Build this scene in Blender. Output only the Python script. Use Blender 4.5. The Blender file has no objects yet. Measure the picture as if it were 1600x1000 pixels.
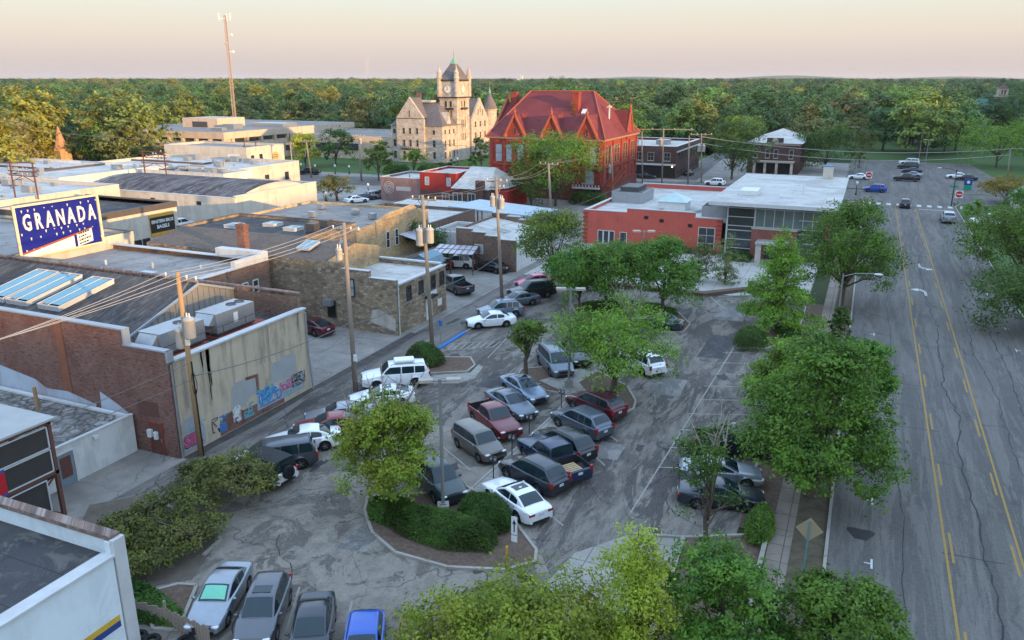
import bpy, math, random
import numpy as np
from mathutils import Vector, Matrix
S = bpy.context.scene
COL = S.collection
PI = math.pi
R = math.radians
# ---------------------------------------------------------------- camera, sky, sun, exposure
CAM_H = 23.0
FPX = 1244.0
TILT = math.atan(376/FPX)
YAW = math.atan(570/math.hypot(376, FPX))
cd = bpy.data.cameras.new('camera')
cd.sensor_width = 36.0
cd.lens = 36.0*FPX/1600
cd.clip_start = 0.5
cd.clip_end = 40000
cam = bpy.data.objects.new('camera', cd)
COL.objects.link(cam)
cam.location = (0, 0, CAM_H)
cam.rotation_euler = (PI/2-TILT, 0, YAW)
S.camera = cam

SUN_EL = R(5.5)
SUN_AZ = R(-20)          # from +X, swung towards -Y
sun_dir = Vector((math.cos(SUN_EL)*math.cos(SUN_AZ), math.cos(SUN_EL)*math.sin(SUN_AZ), math.sin(SUN_EL)))
W = bpy.data.worlds.new('World')
S.world = W
W.use_nodes = True
nt = W.node_tree
for n in list(nt.nodes): nt.nodes.remove(n)
sky = nt.nodes.new('ShaderNodeTexSky')
sky.sky_type = 'NISHITA'
sky.sun_disc = False
sky.sun_elevation = SUN_EL
sky.sun_rotation = math.atan2(sun_dir.x, sun_dir.y)
sky.altitude = 250
sky.air_density = 1.0
sky.dust_density = 2.5
sky.ozone_density = 1.5
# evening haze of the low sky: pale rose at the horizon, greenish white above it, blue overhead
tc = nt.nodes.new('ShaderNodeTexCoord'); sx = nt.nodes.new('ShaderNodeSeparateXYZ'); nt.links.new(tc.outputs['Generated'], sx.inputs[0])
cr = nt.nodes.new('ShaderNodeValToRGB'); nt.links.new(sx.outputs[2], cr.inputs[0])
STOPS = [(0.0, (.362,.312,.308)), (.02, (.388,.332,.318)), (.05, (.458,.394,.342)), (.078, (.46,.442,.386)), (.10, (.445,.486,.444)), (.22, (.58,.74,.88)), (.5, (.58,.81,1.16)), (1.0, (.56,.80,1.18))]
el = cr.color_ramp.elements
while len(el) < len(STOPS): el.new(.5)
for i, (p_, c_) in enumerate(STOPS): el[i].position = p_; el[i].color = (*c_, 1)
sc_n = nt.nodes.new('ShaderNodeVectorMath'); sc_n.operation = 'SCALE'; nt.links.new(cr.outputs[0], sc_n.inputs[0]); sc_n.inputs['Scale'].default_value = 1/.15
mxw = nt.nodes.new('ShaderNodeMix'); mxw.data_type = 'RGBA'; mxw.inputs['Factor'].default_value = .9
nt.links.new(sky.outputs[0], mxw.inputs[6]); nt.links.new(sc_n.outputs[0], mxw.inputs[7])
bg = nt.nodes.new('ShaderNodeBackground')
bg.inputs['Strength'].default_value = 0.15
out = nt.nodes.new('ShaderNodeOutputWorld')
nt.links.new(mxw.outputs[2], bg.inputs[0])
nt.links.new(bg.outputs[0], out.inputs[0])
sl = bpy.data.lights.new('sun', 'SUN')
sl.energy = 4.1
sl.angle = R(0.5)
sl.color = (1.0, 0.60, 0.24)
so = bpy.data.objects.new('sun', sl)
COL.objects.link(so)
so.rotation_euler = sun_dir.to_track_quat('Z', 'Y').to_euler()
so.location = sun_dir*300
S.view_settings.view_transform = 'Standard'
S.view_settings.look = 'None'
S.view_settings.exposure = 0.97
S.view_settings.gamma = 1.0
S.cycles.max_bounces = 6
S.cycles.transparent_max_bounces = 6
S.cycles.use_denoising = True

# ---------------------------------------------------------------- measuring helpers (photo pixel -> point on a real plane)
CY, SY, CT, ST = math.cos(YAW), math.sin(YAW), math.cos(TILT), math.sin(TILT)
def ray(px, py):
    r, u, f = px-800.0, 500.0-py, FPX
    fh = f*CT+u*ST
    return Vector((-fh*SY+r*CY, fh*CY+r*SY, u*CT-f*ST))
def G(px, py, z=0.0):
    d = ray(px, py); t = (z-CAM_H)/d.z
    return Vector((d.x*t, d.y*t, z))
def onY(px, py, y0):
    d = ray(px, py); t = y0/d.y
    return Vector((d.x*t, y0, CAM_H+d.z*t))
def onX(px, py, x0):
    d = ray(px, py); t = x0/d.x
    return Vector((x0, d.y*t, CAM_H+d.z*t))
def HT(px, py, base):
    d = ray(px, py); t = (base.x*d.x+base.y*d.y)/(d.x*d.x+d.y*d.y)
    return CAM_H+d.z*t
def dep(p):
    return -p.x*SY*CT+p.y*CY*CT-(p.z-CAM_H)*ST

# ---------------------------------------------------------------- objects
def tag(o, label=None, cat=None, group=None, kind=None):
    if label: o['label'] = label
    if cat: o['category'] = cat
    if group: o['group'] = group
    if kind: o['kind'] = kind
    return o
def thing(name, label, cat, loc=(0, 0, 0), rz=0.0, group=None):
    o = bpy.data.objects.new(name, None)
    o.empty_display_size = 0.3
    COL.objects.link(o)
    o.location = loc
    o.rotation_euler = (0, 0, rz)
    return tag(o, label, cat, group)
def link(name, me, parent=None, loc=None):
    o = bpy.data.objects.new(name, me)
    COL.objects.link(o)
    if parent is not None: o.parent = parent
    if loc is not None: o.location = loc
    return o
def copy_tree(o, parent=None, swap=None):
    c = o.copy(); COL.objects.link(c)
    if parent is not None: c.parent = parent
    for ch in list(o.children): copy_tree(ch, c)
    return c
class B:
    """collects shapes, then links them as one mesh object"""
    def __init__(s): s.v, s.f, s.m = [], [], []
    def add(s, vs, fs, m=0):
        k = len(s.v); s.v += [tuple(p) for p in vs]
        s.f += [tuple(i+k for i in f) for f in fs]; s.m += [m]*len(fs)
        return s
    def box(s, x0, x1, y0, y1, z0, z1, m=0):
        return s.add([(x0,y0,z0),(x1,y0,z0),(x1,y1,z0),(x0,y1,z0),(x0,y0,z1),(x1,y0,z1),(x1,y1,z1),(x0,y1,z1)],
                     [(3,2,1,0),(4,5,6,7),(0,1,5,4),(1,2,6,5),(2,3,7,6),(3,0,4,7)], m)
    def beam(s, a, b, w, h=None, m=0):
        a, b = Vector(a), Vector(b); h = h or w; d = (b-a).normalized()
        up = Vector((0,0,1)) if abs(d.z) < .95 else Vector((1,0,0))
        x = d.cross(up).normalized(); y = x.cross(d)
        vs = [p+x*(w/2*i)+y*(h/2*j) for p in (a,b) for i,j in ((-1,-1),(1,-1),(1,1),(-1,1))]
        return s.add(vs, [(0,1,2,3),(7,6,5,4),(0,4,5,1),(1,5,6,2),(2,6,7,3),(3,7,4,0)], m)
    def prism(s, pts, z0, z1, m=0, mt=None):
        n = len(pts); a = sum(pts[i][0]*pts[(i+1)%n][1]-pts[(i+1)%n][0]*pts[i][1] for i in range(n))
        if a < 0: pts = pts[::-1]
        vs = [(p[0],p[1],z0) for p in pts]+[(p[0],p[1],z1) for p in pts]
        s.add(vs, [tuple(range(n-1,-1,-1))]+[(i,(i+1)%n,n+(i+1)%n,n+i) for i in range(n)], m)
        return s.add([(p[0],p[1],z1) for p in pts], [tuple(range(n))], m if mt is None else mt)
    def poly(s, pts, m=0): return s.add(pts, [tuple(range(len(pts)))], m)
    def tube(s, path, rad, n=8, m=0, cap=True):
        path = [Vector(p) for p in path]
        if not hasattr(rad, '__len__'): rad = [rad]*len(path)
        k = len(s.v); N = len(path); px = None
        for i, p in enumerate(path):
            d = (path[min(i+1,N-1)]-path[max(i-1,0)]).normalized()
            if px is None:
                up = Vector((0,0,1)) if abs(d.z) < .9 else Vector((1,0,0)); px = d.cross(up).normalized()
            else: px = (px-d*px.dot(d)).normalized()
            py = d.cross(px)
            for j in range(n):
                a = 2*PI*j/n; s.v.append(tuple(p+(px*math.cos(a)+py*math.sin(a))*rad[i]))
        for i in range(N-1):
            for j in range(n):
                s.f.append((k+i*n+j, k+i*n+(j+1)%n, k+(i+1)*n+(j+1)%n, k+(i+1)*n+j)); s.m.append(m)
        if cap:
            s.f.append(tuple(k+j for j in range(n-1,-1,-1))); s.m.append(m)
            s.f.append(tuple(k+(N-1)*n+j for j in range(n))); s.m.append(m)
        return s
    def cyl(s, x, y, z0, z1, r0, r1=None, n=12, m=0):
        return s.tube([(x,y,z0),(x,y,z1)], [r0, r0 if r1 is None else r1], n, m)
    def lathe(s, c, prof, n=16, m=0):
        k = len(s.v); N = len(prof)
        for r, z in prof:
            for j in range(n):
                a = 2*PI*j/n; s.v.append((c[0]+r*math.cos(a), c[1]+r*math.sin(a), c[2]+z))
        for i in range(N-1):
            for j in range(n):
                s.f.append((k+i*n+j, k+i*n+(j+1)%n, k+(i+1)*n+(j+1)%n, k+(i+1)*n+j)); s.m.append(m)
        return s
    def ell(s, c, r, n=10, m=0):
        return s.lathe2(c, r, n, m)
    def lathe2(s, c, r, n, m):
        k = len(s.v); N = n//2+1
        for i in range(N):
            t = PI*i/(N-1)
            for j in range(n):
                a = 2*PI*j/n
                s.v.append((c[0]+r[0]*math.sin(t)*math.cos(a), c[1]+r[1]*math.sin(t)*math.sin(a), c[2]-r[2]*math.cos(t)))
        for i in range(N-1):
            for j in range(n):
                s.f.append((k+i*n+j, k+i*n+(j+1)%n, k+(i+1)*n+(j+1)%n, k+(i+1)*n+j)); s.m.append(m)
        return s
    def mesh(s, name, mats, smooth=False, off=(0,0,0), bevel=0):
        me = bpy.data.meshes.new(name)
        me.from_pydata([(p[0]-off[0], p[1]-off[1], p[2]-off[2]) for p in s.v], [], s.f)
        if not isinstance(mats, (list, tuple)): mats = [mats]
        for m in mats: me.materials.append(m)
        me.polygons.foreach_set('material_index', s.m)
        if smooth: me.polygons.foreach_set('use_smooth', [True]*len(s.f))
        me.update()
        return me
    def build(s, name, mats, parent=None, smooth=False, local=False, bevel=0):
        """world coordinates in, object local to its parent out"""
        off = Vector((0,0,0))
        if parent is not None and not local:
            q = parent
            while q is not None: off = off+Vector(q.location); q = q.parent
        me = s.mesh(name, mats, smooth, off)
        if smooth == 2: me.set_sharp_from_angle(angle=R(35))
        o = link(name, me, parent)
        if bevel:
            b = o.modifiers.new('bevel', 'BEVEL'); b.width = bevel; b.segments = 2; b.limit_method = 'ANGLE'; b.harden_normals = False
        return o
def struct(name, b, mats): return tag(b.build(name, mats), kind='structure')

# ---------------------------------------------------------------- materials
def newmat(name):
    m = bpy.data.materials.new(name); m.use_nodes = True
    t = m.node_tree; p = t.nodes['Principled BSDF']
    return m, t, p
class NB:
    def __init__(s, name):
        s.m, s.t, s.p = newmat(name); s.geo = None
    def n(s, typ, **kw):
        x = s.t.nodes.new(typ)
        for k, v in kw.items():
            if k in ('operation','blend_type','data_type','feature','distance','noise_dimensions','voronoi_dimensions','vector_type','wave_type','bands_direction','wave_profile','normalize','clamp','mode'): setattr(x, k, v)
        return x
    def l(s, a, b): s.t.links.new(a, b)
    def pos(s):
        if s.geo is None: s.geo = s.n('ShaderNodeNewGeometry')
        return s.geo.outputs['Position']
    def scale(s, v, sc, off=(0,0,0)):
        x = s.n('ShaderNodeMapping'); s.l(v, x.inputs[0]); x.inputs['Scale'].default_value = sc; x.inputs['Location'].default_value = off
        return x.outputs[0]
    def wallv(s):
        """u = x+y, v = z : works for walls along either axis"""
        sep = s.n('ShaderNodeSeparateXYZ'); s.l(s.pos(), sep.inputs[0])
        a = s.n('ShaderNodeMath', operation='ADD'); s.l(sep.outputs[0], a.inputs[0]); s.l(sep.outputs[1], a.inputs[1])
        c = s.n('ShaderNodeCombineXYZ'); s.l(a.outputs[0], c.inputs[0]); s.l(sep.outputs[2], c.inputs[1])
        return c.outputs[0]
    def noise(s, v, sc, det=4, rough=.55, dist=0):
        x = s.n('ShaderNodeTexNoise'); s.l(v, x.inputs['Vector']); x.inputs['Scale'].default_value = sc
        x.inputs['Detail'].default_value = det; x.inputs['Roughness'].default_value = rough; x.inputs['Distortion'].default_value = dist
        return x.outputs['Fac']
    def ramp(s, f, stops):
        x = s.n('ShaderNodeValToRGB'); s.l(f, x.inputs[0]); e = x.color_ramp.elements
        while len(e) < len(stops): e.new(.5)
        for i, (p, c) in enumerate(stops):
            e[i].position = p; e[i].color = (c, c, c, 1) if not hasattr(c, '__len__') else (*c, 1)
        return x.outputs[0]
    def mix(s, f, a, b, mode='MIX'):
        x = s.n('ShaderNodeMix', data_type='RGBA', blend_type=mode)
        for sock, v in ((x.inputs['Factor'], f), (x.inputs[6], a), (x.inputs[7], b)):
            if hasattr(v, 'links'): s.l(v, sock)
            elif hasattr(v, '__len__'): sock.default_value = (*v, 1)
            else: sock.default_value = v
        return x.outputs[2]
    def math(s, op, a, b=0.0, c=None):
        x = s.n('ShaderNodeMath', operation=op)
        for i, v in enumerate((a, b) if c is None else (a, b, c)):
            if hasattr(v, 'links'): s.l(v, x.inputs[i])
            else: x.inputs[i].default_value = v
        return x.outputs[0]
    def bump(s, f, st=.3, d=.02):
        x = s.n('ShaderNodeBump'); s.l(f, x.inputs['Height']); x.inputs['Strength'].default_value = st; x.inputs['Distance'].default_value = d
        s.l(x.outputs[0], s.p.inputs['Normal'])
    def cracks(s, v, sc, width):
        nz = s.n('ShaderNodeTexNoise'); s.l(v, nz.inputs['Vector']); nz.inputs['Scale'].default_value = sc*2.3; nz.inputs['Detail'].default_value = 4
        mx = s.n('ShaderNodeVectorMath', operation='MULTIPLY_ADD'); s.l(nz.outputs['Color'], mx.inputs[0])
        mx.inputs[1].default_value = (.55/sc,)*3; s.l(v, mx.inputs[2])
        vo = s.n('ShaderNodeTexVoronoi', feature='DISTANCE_TO_EDGE'); s.l(mx.outputs[0], vo.inputs['Vector']); vo.inputs['Scale'].default_value = sc
        return s.ramp(vo.outputs['Distance'], [(0, 1), (width, 0)])
    def done(s, col=None, rough=.85, metal=0, spec=.3):
        if col is not None:
            if hasattr(col, 'links'): s.l(col, s.p.inputs['Base Color'])
            else: s.p.inputs['Base Color'].default_value = (*col, 1)
        if hasattr(rough, 'links'): s.l(rough, s.p.inputs['Roughness'])
        else: s.p.inputs['Roughness'].default_value = rough
        s.p.inputs['Metallic'].default_value = metal
        s.p.inputs['Specular IOR Level'].default_value = spec
        return s.m
def mix3(c, k): return tuple(min(1, x*k) for x in c)
def flat(name, c, c2=None, sc=2.0, rough=.8, metal=0, amp=.5, spec=.3, streak=None):
    """plain surface with two scales of tone and grain"""
    b = NB(name); c2 = c2 or mix3(c, .72)
    v = b.pos()
    if streak: v = b.scale(v, streak)
    f = b.noise(v, sc, 6, .62)
    f = b.ramp(f, [(.5-amp*.5, 0), (.5+amp*.5, 1)])
    col = b.mix(f, c2, c)
    g = b.noise(b.pos(), sc*14, 3)
    col = b.mix(.25, col, b.mix(g, mix3(c, .6), mix3(c, 1.25)))
    return b.done(col, rough, metal, spec)
def paint(name, c, metal=.25, rough=.32):
    b = NB(name)
    b.p.inputs['Coat Weight'].default_value = .7; b.p.inputs['Coat Roughness'].default_value = .08
    g = b.noise(b.pos(), 3.0, 3)
    return b.done(b.mix(g, mix3(c, .85), mix3(c, 1.1)), rough, metal, .5)
def glass(name, c=(.02,.025,.03), rough=.06):
    b = NB(name)
    f = b.noise(b.pos(), .7, 2)
    return b.done(b.mix(f, mix3(c, .6), mix3(c, 1.4)), rough, 0, .6)
def brick(name, c1, c2, mortar, sc=1.0, stain=None, bw=.22, bh=.075):
    b = NB(name); v = b.wallv()
    x = b.n('ShaderNodeTexBrick'); b.l(v, x.inputs['Vector'])
    x.inputs['Color1'].default_value = (*c1,1); x.inputs['Color2'].default_value = (*c2,1); x.inputs['Mortar'].default_value = (*mortar,1)
    x.inputs['Scale'].default_value = 1.0/sc; x.inputs['Mortar Size'].default_value = .012; x.inputs['Brick Width'].default_value = bw; x.inputs['Row Height'].default_value = bh
    x.inputs['Bias'].default_value = -.1
    f = b.noise(b.pos(), .5, 6, .65)
    col = b.mix(b.ramp(f, [(.38, .0), (.62, .6)]), x.outputs['Color'], stain or mix3(c1, .55))
    # single bricks and whole courses that weathered differently
    h = b.noise(b.scale(v, (2.2, 7.5, 1)), 1.0, 3, .7)
    col = b.mix(b.math('MULTIPLY', b.ramp(h, [(.56, 0), (.66, 1)]), .6), col, mix3(mortar, 1.1))
    h2 = b.noise(b.scale(v, (2.6, 8, 1), (5,3,0)), 1.0, 2, .6)
    col = b.mix(b.math('MULTIPLY', b.ramp(h2, [(.55, 0), (.65, 1)]), .6), col, mix3(c2, .45))
    b.bump(x.outputs['Fac'], -.25, .01)
    return b.done(col, .9, 0, .2)
def stone(name, cols, mortar, sc=2.2, stretch=(1, 2.2, 1)):
    b = NB(name); v = b.wallv(); v2 = b.scale(v, stretch)
    nz = b.n('ShaderNodeTexNoise'); b.l(v, nz.inputs['Vector']); nz.inputs['Scale'].default_value = 1.3
    ad = b.n('ShaderNodeVectorMath', operation='MULTIPLY_ADD'); b.l(nz.outputs['Color'], ad.inputs[0]); ad.inputs[1].default_value = (.25,.25,.25); b.l(v2, ad.inputs[2])
    vo = b.n('ShaderNodeTexVoronoi', feature='F1', voronoi_dimensions='2D'); b.l(ad.outputs[0], vo.inputs['Vector']); vo.inputs['Scale'].default_value = sc
    ve = b.n('ShaderNodeTexVoronoi', feature='DISTANCE_TO_EDGE', voronoi_dimensions='2D'); b.l(ad.outputs[0], ve.inputs['Vector']); ve.inputs['Scale'].default_value = sc
    sp = b.n('ShaderNodeSeparateColor'); b.l(vo.outputs['Color'], sp.inputs[0])
    k = len(cols); col = b.ramp(sp.outputs[0], [(i/max(1,k-1), c) for i, c in enumerate(cols)])
    e = b.ramp(ve.outputs['Distance'], [(.03, 1), (.09, 0)])
    col = b.mix(e, col, mortar)
    f = b.noise(b.pos(), .45, 6, .65)
    col = b.mix(b.ramp(f, [(.45, 0), (.75, .6)]), col, mix3(cols[0], .45))
    b.bump(ve.outputs['Distance'], .5, .03)
    return b.done(col, .92, 0, .15)
# ---------------------------------------------------------------- vegetation
def leafmat(name, a, b_, c=None, tr=.35, patch=.18):
    """a, b: the two leaf greens; c: colour of turning leaves in patches"""
    b = NB(name); b.pos()
    rp = b.geo.outputs['Random Per Island']
    col = b.mix(rp, a, b_)
    oi = b.n('ShaderNodeObjectInfo')
    hs = b.n('ShaderNodeHueSaturation'); b.l(col, hs.inputs['Color'])
    b.l(b.math('MULTIPLY_ADD', oi.outputs['Random'], .05, .475), hs.inputs['Hue'])
    b.l(b.math('MULTIPLY_ADD', oi.outputs['Random'], .55, .72), hs.inputs['Value'])
    col = hs.outputs[0]
    f = b.noise(b.pos(), patch*4, 3)
    col = b.mix(b.ramp(f, [(.42, 0), (.66, .75)]), col, mix3(b_, 1.6))
    if c:
        g = b.noise(b.pos(), patch*2.2, 3)
        g2 = b.math('ADD', g, b.math('MULTIPLY', rp, .16))
        col = b.mix(b.ramp(g2, [(.58, 0), (.74, .85)]), col, c)
    tb = b.n('ShaderNodeBsdfTranslucent'); b.l(col, tb.inputs[0])
    b.done(col, .55, 0, .25)
    mx = b.n('ShaderNodeMixShader'); mx.inputs[0].default_value = tr
    b.l(b.p.outputs[0], mx.inputs[1]); b.l(tb.outputs[0], mx.inputs[2])
    b.l(mx.outputs[0], b.t.nodes['Material Output'].inputs[0])
    return b.m
BARK = flat('bark', (.11,.085,.065), sc=6, streak=(3,3,.5), rough=.95)
BARKPALE = flat('bark_pale', (.30,.26,.21), sc=5, streak=(3,3,.5), rough=.95)
LM = {
 'deep': leafmat('leaves_deep_green', (0.028,0.067,0.014), (0.077,0.146,0.024)),
 'mid': leafmat('leaves_mid_green', (0.041,0.097,0.015), (0.115,0.205,0.025)),
 'fresh': leafmat('leaves_fresh_green', (0.064,0.146,0.017), (0.173,0.297,0.031)),
 'turn': leafmat('leaves_turning', (.090,.135,.014), (.215,.275,.028), (.27,.26,.030), patch=.22),
 'yellow': leafmat('leaves_yellow_green', (.155,.205,.018), (.34,.41,.040), (.36,.36,.045), patch=.2),
 'lime': leafmat('leaves_lime', (0.256,0.292,0.017), (0.461,0.432,0.034)),
 'cypress': leafmat('needles_bright', (0.070,0.162,0.019), (0.192,0.313,0.036)),
 'olive': leafmat('leaves_olive', (.060,.076,.020), (.150,.168,.038), (.17,.16,.05)),
 'spruce': leafmat('needles_golden', (0.077,0.076,0.019), (0.192,0.140,0.030)),
 'hedge': leafmat('hedge_leaves', (0.023,0.059,0.010), (0.064,0.130,0.019)),
 'rust': leafmat('leaves_rust', (0.115,0.086,0.024), (0.243,0.162,0.034)),
 'grey': leafmat('leaves_grey_green', (0.090,0.108,0.038), (0.166,0.184,0.064)),
 'far_deep': leafmat('wood_dark_green', (0.029,0.065,0.021), (0.062,0.127,0.034), tr=.2),
 'far_mid': leafmat('wood_mid_green', (0.047,0.101,0.023), (0.101,0.182,0.036), tr=.2),
 'far_turn': leafmat('wood_turning', (0.098,0.130,0.023), (0.182,0.215,0.036), tr=.2),
 'far_olive': leafmat('wood_olive', (0.091,0.104,0.031), (0.163,0.169,0.047), tr=.2),
 'far_yellow': leafmat('wood_yellow', (0.169,0.176,0.023), (0.299,0.280,0.039), tr=.2),
 'far_fresh': leafmat('wood_fresh', (0.072,0.163,0.026), (0.156,0.286,0.044), tr=.2),
 'far_rust': leafmat('wood_rust', (0.130,0.098,0.031), (0.221,0.156,0.046), tr=.2),
}
def unit(a): return a/np.maximum(1e-9, np.linalg.norm(a, axis=-1, keepdims=True))
def leaf_arrays(rng, centers, outs, s, per, L, flatz=.6, droop=.15, asp=.55, rnd=.5):
    n = len(centers)
    c = np.repeat(centers, per, 0); u = np.repeat(outs, per, 0); ss = np.repeat(s, per)[:, None]
    k = len(c)
    p = c+rng.normal(0, 1, (k, 3))*ss*np.array([1, 1, flatz])*.55
    nrm = unit(u*.6+rng.normal(0, rnd, (k, 3))+np.array([0, 0, .5]))
    t = unit(np.cross(nrm, rng.normal(0, 1, (k, 3)))); t[:, 2] -= droop; t = unit(t)
    bb = np.cross(nrm, t)
    ll = (L*rng.uniform(.65, 1.35, k))[:, None]; ww = ll*asp
    v = np.empty((k, 4, 3)); v[:, 0] = p-t*ll*.5; v[:, 1] = p+bb*ww*.5-nrm*ll*.06; v[:, 2] = p+t*ll*.5-nrm*ll*.12; v[:, 3] = p-bb*ww*.5-nrm*ll*.06
    return v.reshape(-1, 3)
def quads_mesh(name, v, mat):
    me = bpy.data.meshes.new(name); k = len(v)//4
    me.vertices.add(len(v)); me.vertices.foreach_set('co', v.astype(np.float32).ravel())
    me.loops.add(k*4); me.loops.foreach_set('vertex_index', np.arange(k*4, dtype=np.int32))
    me.polygons.add(k); me.polygons.foreach_set('loop_start', np.arange(0, k*4, 4, dtype=np.int32))
    me.materials.append(mat); me.update(); me.validate()
    return me
def make_crown(seed, H, Rr, base=.25, n=9000, L=.24, shape='round', per=42, lobes=9, gap=.0, clump=.16, rnd=.5):
    """crown from leaf clumps spread over a set of uneven lobes; returns leaf vertices and limb end points"""
    rng = np.random.default_rng(seed)
    zb = H*base; hc = H-zb
    bl = []
    if shape == 'round':
        bl.append((0, 0, zb+hc*.5, Rr*.62, Rr*.62, hc*.42))
        for i in range(lobes):
            a = 2*PI*(i+rng.uniform(-.35, .35))/lobes*1.0+(i%2)*.3; zz = rng.uniform(.22, .85); q = Rr*(.62-.35*max(0, zz-.5))*rng.uniform(.75, 1.1)
            r = Rr*rng.uniform(.28, .46)
            bl.append((q*math.cos(a), q*math.sin(a), zb+hc*zz*.9, r, r, r*.8))
        for i in range(3):
            a = rng.uniform(0, 6.28); r = Rr*rng.uniform(.28, .4)
            bl.append((Rr*.25*math.cos(a), Rr*.25*math.sin(a), H-r*.85*rng.uniform(.9, 1.25), r, r, r*.8))
    elif shape == 'cone':
        m = 16
        for i in range(m):
            t = i/(m-1); r = Rr*(1-t)**.75*.55+.12*Rr; a = i*2.4
            q = Rr*(1-t)*.55
            bl.append((q*math.cos(a), q*math.sin(a), zb+hc*t*.97, r, r, hc*.07))
        for i in range(10):
            t = rng.uniform(0, .75); a = rng.uniform(0, 6.28); q = Rr*(1-t)*rng.uniform(.75, 1.0)
            bl.append((q*math.cos(a), q*math.sin(a), zb+hc*t, Rr*.3*(1-t*.5), Rr*.3*(1-t*.5), hc*.05))
    elif shape == 'column':
        for i in range(7):
            t = i/6; r = Rr*(.55+.45*math.sin(PI*min(1, t*.75+.2)))*(.45 if i == 6 else 1)
            bl.append((rng.normal(0, .12*Rr), rng.normal(0, .12*Rr), zb+hc*(t*.9+.04), r*.85, r*.85, hc*.13))
    elif shape == 'sparse':
        for i in range(lobes):
            a = rng.uniform(0, 6.28); zz = rng.uniform(.05, 1); q = Rr*rng.uniform(.3, .95)
            r = Rr*rng.uniform(.16, .3)
            bl.append((q*math.cos(a), q*math.sin(a), zb+hc*zz, r, r, r*.6))
    bl = np.array(bl)
    wgt = (bl[:, 3]*bl[:, 4]*bl[:, 5])**.6; wgt /= wgt.sum()
    nc = max(8, n//per)
    bi = rng.choice(len(bl), nc, p=wgt)
    u = unit(rng.normal(0, 1, (nc, 3)))
    flip = (u[:, 2] < -.25) & (rng.random(nc) < .6); u[flip, 2] *= -1
    q = (.5+.5*rng.random(nc)**.6)[:, None]
    ctr = bl[bi, :3]+u*bl[bi, 3:]*q
    if gap: 
        keep = rng.random(nc) > gap; ctr, u = ctr[keep], u[keep]
    s = Rr*clump*rng.uniform(.55, 1.25, len(ctr))
    outd = unit(ctr-np.array([0, 0, zb+hc*.4]))
    v = leaf_arrays(rng, ctr, unit(u+outd), s, per, L, rnd=rnd)
    v[:, 2] = np.maximum(v[:, 2], .05)
    return v, bl, ctr
def trunk_b(seed, H, Rr, base, bl, r0, ctr=None, twigs=0, m=0):
    rng = np.random.default_rng(seed+77); b = B()
    top = H*(base+.45*(1-base))
    path = [(0, 0, -.1), (0, 0, .25), (rng.normal(0, .1), rng.normal(0, .1), top*.5), (rng.normal(0, .2), rng.normal(0, .2), top)]
    b.tube(path, [r0*1.5, r0*1.05, r0*.85, r0*.4], 8, m)
    for i in range(len(bl)):
        st = Vector((0, 0, H*base*rng.uniform(.6, 1.0)+rng.uniform(0, .2)*H)); e = Vector(bl[i][:3])
        if e.z < st.z+.2: st.z = max(.3, e.z*.6)
        mid = st.lerp(e, .5)+Vector((rng.normal(0, .15), rng.normal(0, .15), Rr*.08))
        b.tube([st, mid, e], [r0*.42, r0*.26, r0*.08], 5, m, cap=False)
    if ctr is not None and twigs:
        for i in rng.choice(len(ctr), min(twigs, len(ctr)), replace=False):
            j = int(np.argmin(((bl[:, :3]-ctr[i])**2).sum(1)))
            a, e = Vector(bl[j][:3]), Vector(ctr[i])
            b.tube([a, a.lerp(e, .5)+Vector((0, 0, .08)), e], [r0*.12, r0*.08, r0*.03], 4, m, cap=False)
    return b
PROTO = {}
def tree(name, label, cat, bx, by, px_top, w_px, kind, shape='round', base=.28, n=9000, L=.24, seed=1, group=None, tr=None, bark=None, lobes=9, twigs=0, gap=.1, clump=.15, z0=0.0, Hm=None, Rm=None, dead=0, parts=True, off=None, per=42):
    """base given by photo pixel on the ground, or world point when off is given"""
    p = G(bx, by, z0) if off is None else Vector(off)
    H_ = Hm or (HT(bx, px_top, p)-z0)
    Rr = Rm or (w_px*.61*dep(p+Vector((0, 0, H_*.6)))/FPX)
    v, bl, ctr = make_crown(seed, H_, Rr, base, n, L, shape, lobes=lobes, gap=gap, clump=clump, per=per)
    root = thing(name, label, cat, p, 0, group)
    link('crown', quads_mesh('crown', v, LM[kind]), root)
    tb = trunk_b(seed, H_, Rr, base, bl, tr or max(.08, H_*.02), ctr, twigs)
    me = tb.mesh('trunk', bark or BARK, True); link('trunk', me, root)
    if dead:
        rng = np.random.default_rng(seed+5); d = B()
        for i in range(dead):
            a = rng.uniform(0, 6.28); st = Vector((0, 0, H_*rng.uniform(.45, .75)))
            e = Vector((Rr*rng.uniform(.2, .8)*math.cos(a), Rr*rng.uniform(.2, .8)*math.sin(a), H_*rng.uniform(1.0, 1.32)))
            md = st.lerp(e, .55)+Vector((rng.normal(0, .25), rng.normal(0, .25), 0))
            d.tube([st, md, e], [.07, .045, .012], 5)
            for k in range(4):
                s0 = md.lerp(e, rng.uniform(0, .8)); d.tube([s0, s0+Vector((rng.normal(0, .5), rng.normal(0, .5), rng.uniform(.2, .9)))], [.025, .006], 4)
        link('dead_branches', d.mesh('dead_branches', BARKPALE, True), root)
    return root
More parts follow.
